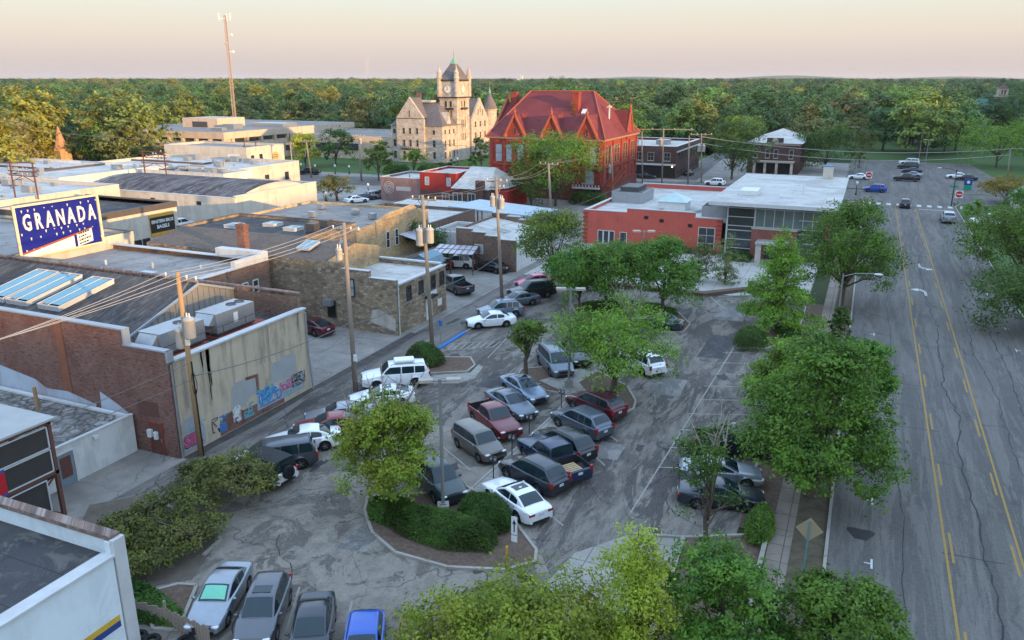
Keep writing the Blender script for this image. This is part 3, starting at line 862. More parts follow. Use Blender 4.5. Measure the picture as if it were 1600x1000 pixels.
# sealed cracks wandering down the street
q = B(); rr = random.Random(4)
def crack(x, y0, y1, w, amp=.22, ang=0):
    pts = []; y = y0; xx = x
    while y < y1:
        pts.append((xx, y)); y += rr.uniform(.25, 1.1); xx += rr.uniform(-amp, amp)+(x-xx)*.12+ang
    for i in range(len(pts)-1): line(q, pts[i], pts[i+1], w*rr.uniform(.6, 1.3), .0395)
crack(7.9, 30, 160, .09, .16); crack(12.6, 40, 160, .07, .12); crack(3.9, 30, 150, .05, .10); crack(11.0, 20, 90, .06, .14)
for y in (41, 57, 66, 77, 92, 105, 121, 140): 
    x0 = rr.uniform(.6, 6); x1 = x0+rr.uniform(3, 8); pts = []; x = x0
    yy = y
    while x < x1: pts.append((x, yy)); x += .7; yy += rr.uniform(-.15, .15)
    for i in range(len(pts)-1): line(q, pts[i], pts[i+1], .07, .0393)
# oil spot by the kerb
struct('sealed_cracks', q, flat('crack_tar', (.028,.028,.030), sc=4, rough=.7))
q = B(); q.poly([(2.0+.75*math.cos(t)*(.8+.3*math.sin(3*t)), 41.2+1.0*math.sin(t)*(.8+.25*math.cos(2*t)), .0388) for t in [i*.42 for i in range(15)]]); struct('oil_stain', q, flat('oil', (.03,.03,.03), sc=3, rough=.6))
# kerbs: a real step
def kerb(name, path, w=.16, h=.14, z=.02, close=False, m=None):
    q = B(); P = [Vector((p[0], p[1], 0)) for p in path]
    if close: P.append(P[0])
    for i in range(len(P)-1):
        q.beam(P[i]+Vector((0,0,z+h/2)), P[i+1]+Vector((0,0,z+h/2)), w, h)
    return struct(name, q, m or CURB)
kerb('kerb', [(.42, -30), (.42, 64)], .16); kerb('kerb', [(.42,80),(.42,171)])
kerb('kerb', [(16.25, -30), (16.25, 170), (17.5, 174.5), (30, 175)], .16)
kerb('kerb', [(16.3, 191), (31, 191.4)]); kerb('kerb', [(-4, 258.3), (27, 258.6)], .2)
# strip between lot and street: walk, verge, bed
sheet('sidewalk', rect(-2.35, -1.25, -10, 171), .060, m_conc('brown_concrete', (.27,.22,.18), 1.6))
sheet('verge', rect(-1.25, .36, -10, 171), .050, DRYGRASS)
sheet('planting_bed', rect(-4.0, -2.36, 39.3, 88), .055, MULCH)
sheet('planting_bed', [(-6.4,37.0),(-2.55,39.0),(-2.55,28),(-6.0,28)], .058, MULCH)
sheet('corner_pavement', [(-12,28),(-6.55,28),(-6.55,37),(-9.2,36.2),(-11.2,33.5)], .056, CONC)
kerb('kerb', [(-9.2,36.25),(-6.4,37.1),(-2.5,39.1)]); kerb('kerb', [(-6.48,37),(-6.1,28)], .25, .12); kerb('low_bed_wall', [(-2.5,39),(-2.5,30)], .22, .32)
kerb('kerb', [(-4.05,41),(-4.05,86),(-6.5,90.5)])
# islands of the lot
def island(name, pts, mat, h=.15, k=True):
    pts = [(p[0], p[1]) for p in pts]
    q = B(); q.prism(pts, .01, h-.03); struct(name, q, mat)
    if k: kerb('kerb', pts, .16, h, .012, True)
def gp(*pp): return [G(*p) for p in pp]
island('hedge_island', gp((575,778),(570,800),(582,835),(618,866),(700,889),(790,893),(836,880),(838,862),(800,812),(756,778),(728,762),(680,772)), MULCH)
island('median_walk', [(-18.95,36.6),(-17.6,35.7),(-16.9,48.4),(-16.6,53.6),(-18.4,54.2),(-18.3,49.4)], CONC, .14)
island('tree_island', gp((800,602),(822,590),(852,612),(900,620),(925,625),(960,655),(990,640),(993,628),(980,605),(935,582),(880,590),(850,575),(815,578)), MULCH, .13)
sheet('island_walk', gp((842,597),(895,622),(925,625),(905,600),(930,585),(905,578),(870,590)), .150, CONC)
island('north_island', gp((893,478),(925,470),(1000,478),(1060,490),(1078,508),(1068,520),(1040,520),(1000,498),(945,500),(905,497)), MULCH, .15)
island('alley_island', gp((655,572),(690,560),(735,560),(742,572),(730,582),(690,584),(660,586)), MULCH, .14)
sheet('alley_pad', gp((668,590),(690,586),(735,583),(748,570),(755,574),(742,592),(715,600),(672,600)), .05, CONC)
island('shrub_island', gp((1150,545),(1162,515),(1190,508),(1225,515),(1235,535),(1195,546)), MULCH, .14)
island('corner_bed', gp((222,930),(280,915),(308,917),(280,985),(240,985)), MULCH, .13)
kerb('kerb', gp((240,778),(345,845),(318,870)), .18, .13)
island('tree_pit_bed', gp((100,880),(140,790),(250,770),(345,842),(300,905),(230,918)), DIRT, .08, False)
kerb('kerb', [(-32.95, 31.5), (-32.95, 58.4)], .15, .10); kerb('kerb', [(-32.95, 64.2), (-32.95, 82)], .15, .10)
kerb('blue_kerb', [(-32.95, 58.5), (-32.95, 64.1)], .34, .11, m=BLUEP)
# plaza in front of the red building
sheet('plaza', [(-37,87.8),(-12,87.8),(-4.1,92),(-4.1,112),(-37,112)], .062, PLAZA)
q = B(); q.prism([(-35,86.2),(-14.5,86.2),(-9.5,91.6),(-9.5,92.4),(-15,87.2),(-35,87.2)], .01, .42); struct('planting_bed', q, MULCH)
# parking stall lines, hatching
q = B()
def gl(a, c, w=.1): line(q, G(*a), G(*c), w, .034)
for y in (45.6, 48.6, 51.6, 54.6, 57.5, 60.5, 63.4, 66.3, 69.2): line(q, (-9.6, y-1.2), (-4.3, y+.8), .1, .034)
line(q, (-9.7,38.5), (-8.9,71), .09, .0345)
for a, c in (((845,792),(880,822)), ((915,700),(945,728)), ((690,697),(735,735)), ((945,675),(965,690)), ((395,1000),(445,905)), ((448,985),(468,918)), ((540,985),(550,940)), ((762,560),(800,520))): gl(a, c)
for k in range(8): gl((699+k*10, 546-k*.4), (709+k*10.5, 538-k*.6), .12)
gl((700,538),(775,533),.1); gl((700,547),(772,543),.1)
for k in range(7): gl((1108+k*7, 458+k*3), (1130+k*7, 457+k*3), .14)
gl((1100,455),(1128,480),.12); gl((1128,480),(1152,480),.12)
struct('white_stall_lines', q, flat('worn_stall_paint', (.36,.335,.285), (.17,.165,.15), 2.4, .85, amp=.5))
q = B(); q.poly([(p.x,p.y,.0352) for p in gp((1085,457),(1100,460),(1103,455),(1090,452))]); struct('blue_stall_mark', q, BLUEP)
# wiggly cracks and patches of the lot
q = B()
for i in range(46):
    x, y = rr.uniform(-32, -8), rr.uniform(16, 70); a = rr.uniform(0, 6.28); pts = [(x, y)]
    for k in range(rr.randint(5, 13)):
        a += rr.uniform(-.55, .55); x += .5*math.cos(a); y += .5*math.sin(a)
        if -32.5 < x < -4.6 and 13 < y < 100: pts.append((x, y))
    for k in range(len(pts)-1): line(q, pts[k], pts[k+1], rr.uniform(.025, .06), .0342)
struct('lot_cracks', q, bpy.data.materials['crack_tar'])
# drip stains in the stalls and square repairs in the paving
q = B(); r3 = random.Random(12)
def blob(x, y, rx, ry, z):
    p0 = r3.uniform(0, 6); q.poly([(x+rx*math.cos(t)*(.75+.3*math.sin(2*t+p0)+.15*math.sin(5*t)), y+ry*math.sin(t)*(.75+.3*math.cos(3*t+p0)), z) for t in [k*.3142 for k in range(20)]])
for i in range(34): blob(r3.uniform(-31.5,-6), r3.uniform(20,66), r3.uniform(.25,.7), r3.uniform(.35,1.1), .0346+.0004*i)
for i in range(12): blob(r3.uniform(-36.5,-33.6), r3.uniform(22,70), r3.uniform(.2,.6), r3.uniform(.8,2.6), .0300+.0004*i)
struct('drip_stains', q, flat('drip_stain', (.050,.048,.048), (.075,.072,.070), 2.5, .8))
for i, (x, y, w_, h_) in enumerate(((-22.6,29,1.6,5.5),(-27.5,36,1.4,3.2),(-13.5,56,2.6,4),(-11.5,66,2.2,7),(-14,44,1.8,2.6),(-26,52,2.4,3.4),(-12.4,78,3,5))):
    sheet('paving_patch', [(x,y),(x+w_,y+.3),(x+w_*.95,y+h_),(x+.1,y+h_*.97)], .0335+.00008*i, m_asphalt('patch_asphalt_%d' % i, (.062,.060,.060), (.100,.096,.094), (.040,.040,.042), (1,.5,1), .3) if i % 2 else m_asphalt('pale_patch_%d' % i, (.17,.16,.145), (.235,.22,.20), (.10,.096,.09), (1,.5,1), .3))
# low hill to the right, outside the picture: the town lies in its evening shade
q = B(); nx, ny = 26, 60
hill_top = 53.0
for j in range(ny):
    for i in range(nx):
        x = 240+i*26; y = -900+j*44
        t = min(1, max(0, (x-240)/150)); t2 = min(1, max(0, (890-x)/300))
        e = min(1, max(0, (y+900)/250))*min(1, max(0, (1696-y)/350))
        q.v.append((x, y, -1+e*(hill_top+1)*(t*t*(3-2*t))*(t2*t2*(3-2*t2))+(.8*math.sin(y*.021)+.6*math.sin(y*.05+x*.02))*t*t2))
for j in range(ny-1):
    for i in range(nx-1): q.f.append((j*nx+i, j*nx+i+1, (j+1)*nx+i+1, (j+1)*nx+i)); q.m.append(0)
struct('hill', q, GRASS)
def ridge(name, d, a0, a1, h, seed, wid=600):
    """long low hill on the horizon"""
    r2 = random.Random(seed); q = B(); n = 60; hs = [h*math.sin(PI*i/n)**.6*(.75+.25*math.sin(i*.4+seed)) for i in range(n+1)]
    for i in range(n+1):
        a = R(a0+(a1-a0)*i/n)
        for dd, hh in ((d-wid, -3), (d-wid*.5, hs[i]*.8), (d, hs[i]), (d+wid, -3)): q.v.append((-math.sin(a)*dd, math.cos(a)*dd, hh))
    for i in range(n):
        for k in range(3): q.f.append((i*4+k, (i+1)*4+k, (i+1)*4+k+1, i*4+k+1)); q.m.append(0)
    o = struct(name, q, FLOOR)
ridge('distant_hills', 9000, 25, -14, 62, 2, 1500)
ridge('distant_hills', 11000, 60, 18, 34, 5, 1500)
ridge('quarry_hill', 5200, 36.6, 32.9, 38, 1, 500)
# ---------------------------------------------------------------- buildings
BRICKRED = brick('weathered_red_brick', (.235,.085,.060), (.150,.055,.042), (.22,.18,.15))
BRICKDK = brick('dark_brick', (.115,.050,.040), (.080,.038,.034), (.12,.10,.09))
BRICKBR = brick('brown_brick', (.20,.11,.075), (.13,.07,.05), (.22,.19,.16))
MUSBRICK = brick('deep_red_brick', (.32,.058,.042), (.24,.046,.036), (.27,.07,.05), stain=(.22,.032,.026))
STONEWALL = stone('rubble_limestone', [(.22,.16,.10), (.33,.25,.165), (.155,.125,.095), (.40,.32,.22), (.26,.20,.14)], (.17,.14,.115), 1.9)
COURTSTONE = stone('pale_limestone', [(.42,.35,.29), (.52,.45,.38), (.36,.30,.26), (.56,.49,.42)], (.40,.35,.31), 1.2, (1,2,1))
STONETAN = stone('tan_limestone', [(.42,.30,.17), (.52,.39,.22), (.34,.24,.14)], (.36,.27,.17), 1.9)
def stucco(name, c, stain):
    b = NB(name); p = b.pos()
    f = b.noise(b.scale(p, (1,1,.16)), .75, 7, .70)
    col = b.mix(b.ramp(f, [(.46, 0), (.62, .8)]), c, stain)
    f2 = b.noise(p, .45, 6, .65, .6)
    col = b.mix(b.ramp(f2, [(.48, 0), (.54, .45)]), col, mix3(c, 1.16))
    g = b.noise(p, 22, 3); col = b.mix(.2, col, b.mix(g, mix3(c, .55), mix3(c, 1.3)))
    b.bump(g, .2, .01)
    return b.done(col, .92, 0, .15)
STUCCO = stucco('tan_stucco', (.46,.385,.285), (.22,.185,.14))
CREAM = stucco('cream_render', (.52,.47,.395), (.36,.32,.265))
BEIGE = stucco('beige_concrete', (.52,.41,.31), (.40,.31,.24))
WHITEWALL = stucco('white_wall', (.58,.58,.56), (.38,.37,.35))
BLUEWHITE = stucco('pale_metal_wall', (.60,.66,.68), (.52,.57,.58))
REDSTUCCO = stucco('red_stucco', (.50,.105,.078), (.42,.092,.070))
REDSHOP = stucco('shop_red', (.30,.035,.030), (.22,.03,.026))
def roofmat(name, c, c2, streak=(1,1,1), sc=.5, amp=.25, c3=None, rough=.9, seam=None, crk=0):
    b = NB(name); p = b.pos()
    f = b.noise(b.scale(p, streak), sc, 7, .68, .4)
    col = b.mix(b.ramp(f, [(.5-amp*.6, 0), (.5+amp*.6, 1)]), c, c2)
    f2 = b.noise(b.scale(p, streak, (9,4,2)), sc*2.3, 6, .7, .8)
    col = b.mix(b.math('MULTIPLY', b.ramp(f2, [(.53, 0), (.60, 1)]), .8), col, c3 or mix3(c, .6))
    f3 = b.noise(p, .16, 5, .65, .5)
    col = b.mix(b.math('MULTIPLY', b.ramp(f3, [(.52, 0), (.60, 1)]), .45), col, mix3(c3 or c, .7))
    if seam:
        x = b.n('ShaderNodeTexBrick'); b.l(p, x.inputs['Vector']); x.inputs['Scale'].default_value = 1
        x.inputs['Brick Width'].default_value = seam[0]; x.inputs['Row Height'].default_value = seam[1]; x.inputs['Mortar Size'].default_value = .035
        col = b.mix(b.math('MULTIPLY', x.outputs['Fac'], .6), col, mix3(c, .45))
    if crk:
        k = b.cracks(p, crk, .16); kk = b.ramp(b.noise(p, .35, 3), [(.36, 0), (.46, 1)])
        col = b.mix(b.math('MULTIPLY', k, kk), col, (.025,.025,.023))
    g = b.noise(p, 11, 3, .7); col = b.mix(.3, col, b.mix(b.ramp(g, [(.3,0),(.7,1)]), mix3(c, .4), mix3(c, 1.5)))
    return b.done(col, rough, 0, .2)
RF_WHITE = roofmat('white_membrane', (.44,.42,.39), (.58,.56,.52), (.5,1,1), .35, c3=(.30,.28,.25), seam=(9,2.4))
RF_GREY = roofmat('grey_membrane', (.25,.235,.22), (.38,.355,.33), (1,.5,1), .35, seam=(7,2.0))
RF_BLACK = roofmat('black_roll_roof', (.045,.042,.042), (.085,.078,.074), (1.9,.22,1), .8, .12, c3=(.21,.18,.155))
RF_BARREL = roofmat('dark_barrel_roof', (.050,.044,.047), (.13,.118,.12), (1.3,.18,1), .45, .10, c3=(.30,.28,.275))
RF_BROWN = roofmat('brown_shingles', (.125,.098,.080), (.165,.130,.105), (1,1,1), 1.2)
RF_DKFLAT = roofmat('dark_rubber_roof', (.048,.047,.050), (.080,.077,.077), (1,1,1), .30, c3=(.17,.155,.13), seam=(6,2.2))
RF_MOSS = roofmat('mossy_old_roof', (.20,.185,.17), (.40,.38,.35), (1,1,1), .55, .12, c3=(.040,.040,.032), crk=1.3)
RF_GRAVEL = roofmat('grey_flat_roof', (.22,.205,.19), (.32,.295,.27), (1,1,1), .3, seam=(8,2.6))
RF_RED = roofmat('red_tile_roof', (.155,.034,.036), (.205,.048,.046), (.35,.35,1), .5, c3=(.13,.030,.032))
RF_SLATE = roofmat('slate_roof', (.13,.115,.115), (.19,.165,.155), (1,1,1), .8)
RF_GREEN = roofmat('green_metal_roof', (.06,.15,.115), (.09,.19,.14))
CAPW = flat('pale_coping', (.55,.55,.54), sc=1.5, rough=.6)
CAPD = flat('dark_coping', (.10,.085,.08), sc=1.5, rough=.6)
CAPB = flat('bluegrey_coping', (.34,.37,.40), sc=1.2, rough=.45)
TILECOP = brick('clay_coping', (.24,.16,.13), (.17,.115,.10), (.36,.32,.28), bw=.6, bh=.6)
PANE = glass('window_pane', (.030,.036,.042), .08)
PANEPALE = flat('window_blind', (.36,.40,.42), (.24,.28,.31), 1.0, .25)
PANEDARK = flat('dark_opening', (.020,.019,.018), sc=2, rough=.5)
FRW = flat('white_frame', (.62,.61,.58), sc=3, rough=.5)
FRD = flat('dark_frame', (.045,.042,.042), sc=3, rough=.5)
FRR = flat('red_frame', (.30,.055,.032), sc=3, rough=.6)
FRS = flat('stone_frame', (.44,.37,.29), sc=3, rough=.9)
STEEL = flat('galvanised_steel', (.40,.42,.44), sc=1.5, rough=.42, metal=.6)
STEELD = flat('dark_steel', (.10,.10,.105), sc=2, rough=.5, metal=.4)
RUST = flat('rusty_steel', (.15,.065,.048), (.095,.042,.034), 3, .85)
RUSTRED = flat('red_oxide', (.36,.085,.045), sc=2, rough=.7)
WOODPOLE = flat('weathered_pole', (.30,.245,.195), (.20,.16,.125), 2.2, .95, streak=(6,6,.5))
WOODOR = flat('sun_orange_wood', (.40,.25,.125), (.31,.19,.10), 2.2, .9, streak=(6,6,.5))  # orange of the low sun is put into this wood colour
SKYGL = flat('skylight_blue', (.13,.31,.37), (.10,.24,.31), 2.0, .25)
WHITEP = flat('white_paint', (.72,.72,.70), sc=3, rough=.6)
BLACKP = flat('black_paint', (.02,.02,.022), sc=3, rough=.5)

def fmap(face, c, u, z, d):
    """point on a wall: 'N' looks towards -Y (plane y=c), 'W' towards +X (plane x=c); d sticks out"""
    return (u, c-d, z) if face == 'N' else (c+d, u, z)
def fbox(b, face, c, u0, u1, z0, z1, d0, d1, m=0):
    if face == 'N': b.box(u0, u1, c-d1, c-d0, z0, z1, m)
    else: b.box(c+d0, c+d1, u0, u1, z0, z1, m)
def win(root, face, c, u, z, w, h, pane=None, frame=None, mull=(1, 1), arch=False, label=None, fw=.09, sill=False, name='window'):
    """a window is its own part: pane mesh, with frame (and sill) as sub-parts. u = centre, z = bottom"""
    p = B()
    def prof(hw, z0, h_, ar):
        if not ar: return [(-hw, z0), (hw, z0), (hw, z0+h_), (-hw, z0+h_)]
        return [(-hw, z0), (hw, z0), (hw, z0+h_-hw)]+[(hw*math.cos(t*PI/8), z0+h_-hw+hw*math.sin(t*PI/8)) for t in range(1, 8)]+[(-hw, z0+h_-hw)]
    P = prof(w/2, z, h, arch)
    fr = [fmap(face, c, u+a, zz, .03) for a, zz in P]; bk = [fmap(face, c, u+a, zz, -.02) for a, zz in P]
    n = len(P); flip = face == 'W'
    fs = [tuple(range(n))]+[(i, n+i, n+(i+1)%n, (i+1)%n) for i in range(n)]
    p.add(fr+bk, fs)
    o = p.build(name, pane or PANE, root)
    f = B()
    for i in range(n):
        a, e = P[i], P[(i+1)%n]
        f.beam(fmap(face, c, u+a[0], a[1], .04), fmap(face, c, u+e[0], e[1], .04), fw, .10)
    for k in range(1, mull[0]): fbox(f, face, c, u-w/2+w*k/mull[0]-fw*.3, u-w/2+w*k/mull[0]+fw*.3, z, z+h-(.0 if not arch else w*.15), .02, .07)
    for k in range(1, mull[1]): fbox(f, face, c, u-w/2, u+w/2, z+h*k/mull[1]-fw*.3, z+h*k/mull[1]+fw*.3, .02, .072)
    f.build('frame', frame or FRW, o)
    if sill:
        s = B(); fbox(s, face, c, u-w/2-.12, u+w/2+.12, z-.16, z-.04, .0, .16); s.build('sill', frame or FRS, o)
    if label: o['label'] = label
    return o
def door(root, face, c, u, z, w, h, mat, frame=None, label=None):
    p = B(); fbox(p, face, c, u-w/2, u+w/2, z, z+h, -.02, .035); o = p.build('door', mat, root)
    f = B(); fbox(f, face, c, u-w/2-.08, u-w/2, z, z+h+.08, 0, .08); fbox(f, face, c, u+w/2, u+w/2+.08, z, z+h+.08, 0, .08); fbox(f, face, c, u-w/2, u+w/2, z+h, z+h+.08, 0, .078)
    f.build('door_frame', frame or FRW, o)
    k = B(); fbox(k, face, c, u+w*.36, u+w*.42, z+h*.42, z+h*.52, .03, .08); k.build('handle', STEEL, o)
    if label: o['label'] = label
    return o
def flat_building(name, label, x0, x1, y0, y1, h, wall, roof, cop=None, par=.45, cat='building', group=None, copw=.36):
    root = thing(name, label, cat, ((x0+x1)/2, (y0+y1)/2, 0), 0, group)
    t = .3; w = B()
    w.box(x0, x1, y0, y0+t, 0, h); w.box(x0, x1, y1-t, y1, 0, h); w.box(x0, x0+t, y0+t, y1-t, 0, h); w.box(x1-t, x1, y0+t, y1-t, 0, h)
    w.build('wall', wall, root)
    r = B(); r.box(x0+t, x1-t, y0+t, y1-t, h-par-.25, h-par); r.build('roof', roof, root)
    if cop:
        c = B(); k = .04
        c.box(x0-k, x1+k, y0-k, y0+copw, h, h+.07); c.box(x0-k, x1+k, y1-copw, y1+k, h, h+.07)
        c.box(x0-k, x0+copw, y0+copw, y1-copw, h, h+.068); c.box(x1-copw, x1+k, y0+copw, y1-copw, h, h+.068)
        c.build('coping', cop, root)
    return root
def text_mesh(s, size, bold=0.0, extrude=.01):
    cu = bpy.data.curves.new('t', 'FONT'); cu.body = s; cu.size = size; cu.align_x = 'CENTER'; cu.align_y = 'CENTER'; cu.offset = bold; cu.extrude = extrude; cu.resolution_u = 2
    o = bpy.data.objects.new('t', cu); COL.objects.link(o)
    dg = bpy.context.evaluated_depsgraph_get(); me = bpy.data.meshes.new_from_object(o.evaluated_get(dg))
    bpy.data.objects.remove(o); bpy.data.curves.remove(cu); return me
def lettering(root, name, s, face, c, u, z, size, mat, bold=0.0, d=.06, sx=1.0, depth=.02, rot=0.0):
    me = text_mesh(s, size, bold, depth); me.name = name; me.materials.clear(); me.materials.append(mat)
    o = link(name, me, root)
    off = Vector((0,0,0)); q = root
    while q is not None: off += Vector(q.location); q = q.parent
    o.location = Vector(fmap(face, c, u, z, d))-off
    o.rotation_euler = (PI/2, rot, 0) if face == 'N' else (PI/2, rot, PI/2)
    o.scale = (sx, 1, 1)
    return o
def ac_unit(x, y, z, sx, sy, sz, label, group='rooftop air handlers', fans=2, hood=True):
    t = thing('air_conditioner', label, 'air conditioner', (x, y, z), 0, group)
    b = B(); b.box(-sx/2, sx/2, -sy/2, sy/2, .15, sz); 
    for k in (.3, .62): b.box(-sx/2-.012, sx/2+.012, -sy/2+sy*k, -sy/2+sy*k+.03, .2, sz-.05)
    b.build('cabinet', STEEL, t, local=True, bevel=.02)
    q = B(); q.box(-sx/2+.05, sx/2-.05, -sy/2+.05, sy/2-.05, 0, .15); q.build('base_frame', STEELD, t, local=True)
    if hood:
        q = B(); q.add([(-sx*.4,-sy/2-.003,sz*.95),(sx*.4,-sy/2-.003,sz*.95),(sx*.4,-sy/2-.55,sz*.55),(-sx*.4,-sy/2-.55,sz*.55),(-sx*.4,-sy/2-.003,sz*.45),(sx*.4,-sy/2-.003,sz*.45)],
                [(0,3,2,1),(3,4,5,2),(0,4,3),(1,2,5)]); q.build('intake_hood', STEEL, t, local=True)
    q = B()
    for i in range(fans): q.lathe((0, sy/2-.45-i*.85, sz), [(.36,0),(.36,.06),(.30,.06),(.30,.01),(.001,.01)], 16)
    if fans: q.build('fan', STEELD, t, local=True)
    q = B(); q.box(sx/2-.01, sx/2+.03, -.25, .15, sz*.35, sz*.8); q.build('access_panel', WHITEP, t, local=True)
    return t
def skylight(root, pts, h, mat=None, name='skylight'):
    """pts: 4 roof points (world) round; raised curb and bright glass"""
    P = [Vector(p) for p in pts]; c = sum(P, Vector())/4; up = Vector((0,0,h))
    b = B(); b.add([tuple(p) for p in P]+[tuple(p+up) for p in P], [(i,(i+1)%4,4+(i+1)%4,4+i) for i in range(4)]); o = b.build(name, CAPW, root)
    q = B(); q.add([tuple(c+(p-c)*.9+up*1.08) for p in P], [(0,1,2,3)]); 
    q.build('pane', mat or SKYGL, o)
    f = B()
    for i in range(4): f.beam(P[i]+up, P[(i+1)%4]+up, .09, .07)
    f.beam((P[0]+P[1])/2+up*1.1, (P[2]+P[3])/2+up*1.1, .06, .05)
    f.build('frame', CAPW, o)

# --- the brick hall with the stucco side, nearest on the left
A = thing('brick_hall', 'old red brick hall with stained tan stucco side covered low down in graffiti', 'building', (-56, 40, 0))
b = B(); b.box(-80, -41.2, 33.4, 33.75, 0, 8.1); b.box(-41.2, -37.6, 33.4, 33.75, 0, 7.1); b.build('brick_wall', BRICKRED, A)
b = B(); b.box(-37.9, -37.55, 33.751, 46.6, 0, 6.4); b.build('stucco_wall', STUCCO, A)
b = B(); b.box(-80, -37.9, 46.3, 46.6, 0, 7.3); b.build('side_wall', BRICKBR, A)
b = B(); b.box(-80.1, -41.1, 33.33, 33.83, 8.1, 8.2); b.box(-41.1, -40.95, 33.33, 33.83, 7.2, 8.2); b.box(-41.2, -37.5, 33.34, 33.82, 7.1, 7.2); b.box(-37.62, -37.48, 33.33, 33.83, 6.45, 7.2); b.build('coping', CAPB, A)
b = B(); b.box(-38.0, -37.42, 33.84, 46.65, 6.4, 6.52); b.build('cornice', CAPW, A)
b = B(); b.box(-44, -37.9, 33.75, 46.3, 5.5, 5.72); b.build('flat_roof', RF_BLACK, A)
b = B(); b.add([(-80,33.75,5.6),(-44,33.75,5.6),(-44,42.8,8.55),(-80,42.8,8.55)], [(0,1,2,3)]); b.add([(-80,42.8,8.55),(-44,42.8,8.55),(-44,46.3,7.35),(-80,46.3,7.35)], [(0,1,2,3)]); b.build('roof', RF_BLACK, A)
b = B(); b.add([(-44.01,33.75,5.6),(-44.01,46.3,5.6),(-44.01,46.3,7.3),(-44.01,42.8,8.5),(-44.01,33.75,5.55)], [(0,1,2,3)])
for k in range(22):
    y = 34.4+k*.55; z = 5.6+(y-33.75)*.326 if y < 42.8 else 8.55-(y-42.8)*.343; b.box(-43.99, -43.95, y, y+.05, 5.7, z-.03)
b.build('gable_wall', flat('ribbed_metal', (.30,.285,.255), sc=1.2, rough=.55), A)
b = B(); b.beam((-43.95,33.9,5.65),(-43.95,42.8,8.6),.12,.16); b.beam((-43.95,42.8,8.6),(-43.95,46.3,7.4),.12,.16); b.build('gable_trim', CAPB, A)
b = B()
for k in range(40): b.box(-43+(-k)*.9-.6, -43-k*.9+.2, 46.25, 46.72, 7.3, 7.62); 
b.box(-80, -37.9, 46.28, 46.68, 7.62, 7.7); b.build('parapet_tiles', TILECOP, A)
def rz(y): return 5.6+(y-33.75)*.326
for x0, x1 in ((-59.6,-57.2),(-56.9,-54.6),(-53.4,-51.2)):
    skylight(A, [(x0-1.2, 37.6, rz(37.6)), (x1-1.2, 37.6, rz(37.6)), (x1, 41.6, rz(41.6)), (x0, 41.6, rz(41.6))], .35)
for P_ in ([(38.4,3.05),(38.8,3.25),(39.8,3.2),(39.8,3.0),(40.8,2.9),(40.7,1.75),(40.0,1.75),(39.5,1.35),(38.1,1.5)], [(42.5,3.4),(43.55,3.42),(43.6,3.66),(45.15,3.3),(45.05,1.95),(44.6,1.95),(44.5,1.75),(43.6,1.8),(42.2,1.95)]):
    b = B(); b.poly([(-37.54, y, z) for y, z in P_]); b.build('grey_patch', bpy.data.materials.get('grey_overpaint') or flat('grey_overpaint', (.34,.35,.35), (.27,.28,.28), 1.4), A)
rr = random.Random(21)
for k in range(16):
    y = 34.0+rr.uniform(0,12.2); w_ = rr.uniform(.08,.4); z0 = 6.35-rr.uniform(.6,3.6)**1.15; b = B()
    n = 6; L_ = [(-37.5405, y-w_*.5*(1-.5*t/n)+rr.uniform(-.04,.04), 6.38-(6.38-z0)*t/n) for t in range(n+1)]; R_ = [(-37.5405, y+w_*.5*(1-.5*t/n)+rr.uniform(-.04,.04), 6.38-(6.38-z0)*t/n) for t in range(n+1)]
    b.poly(L_+R_[::-1]); b.build('drip_streak', bpy.data.materials.get('wall_drip') or stucco('wall_drip', (.36,.305,.23), (.22,.185,.14)), A)
b = B(); b.tube([(-37.52,42.4,6.3),(-37.52,42.35,4),(-37.52,42.45,3.4)], .02, 4); b.build('wall_crack', bpy.data.materials.get('wall_drip'), A)
b = B(); b.poly([(-37.538,39.7,3.3),(-37.538,41.0,3.15),(-37.538,41.0,1.7),(-37.538,40.72,1.7),(-37.538,40.7,2.95),(-37.538,39.75,3.05)]); b.poly([(-37.539,36.9,.05),(-37.539,43.5,.05),(-37.539,43.5,.45),(-37.539,41.6,.5),(-37.539,41.3,1.0),(-37.539,39.2,1.05),(-37.539,38.6,1.5),(-37.539,37.3,1.3)]); b.build('bare_brick_patch', BRICKRED, A)
GR = {k: flat('spray_'+k, c, sc=4, rough=.7) for k, c in dict(pink=(.55,.10,.22), blue=(.03,.20,.50), white=(.62,.62,.60), black=(.03,.03,.03), cyan=(.10,.38,.45), grey=(.34,.36,.38), red=(.38,.06,.05)).items()}
b = B()
b.poly([(-37.536,33.8,.15),(-37.536,35.6,.2),(-37.536,35.7,1.3),(-37.536,35.0,2.5),(-37.536,34.0,2.4)]); b.build('pale_overpaint', GR['grey'], A); b = B(); b.poly([(-37.5345,40.6,.45),(-37.5345,45.9,.35),(-37.5345,46.0,1.75),(-37.5345,40.7,1.6)]); b.build('pale_overpaint', GR['grey'], A)
lettering(A, 'graffiti', 'SIR', 'W', -37.55, 34.55, .85, 1.05, GR['pink'], .05, .03, 1.0, .002)
lettering(A, 'graffiti', 'SIR', 'W', -37.55, 34.57, .83, 1.12, GR['black'], .07, .022, 1.0, .001)
def squiggle(u0, u1, z0, z1, mat, n, w, seed):
    r2 = random.Random(seed); q = B()
    for i in range(n):
        u, z = r2.uniform(u0, u1), r2.uniform(z0, z1); a = r2.uniform(0, 6.28); pts = []
        for k in range(9):
            pts.append((-37.52, min(u1, max(u0, u)), min(z1, max(z0, z)))); a += r2.uniform(-1.1, 1.3); u += .17*math.cos(a); z += .17*math.sin(a)
        pts = [p for j, p in enumerate(pts) if j == 0 or (Vector(p)-Vector(pts[j-1])).length > .02]
        if len(pts) > 2: q.tube(pts, [w]*len(pts), 4)
    for v in range(len(q.v)): q.v[v] = (-37.528+(q.v[v][0]+37.52)*.12, q.v[v][1], q.v[v][2])
    q.build('graffiti', mat, A)
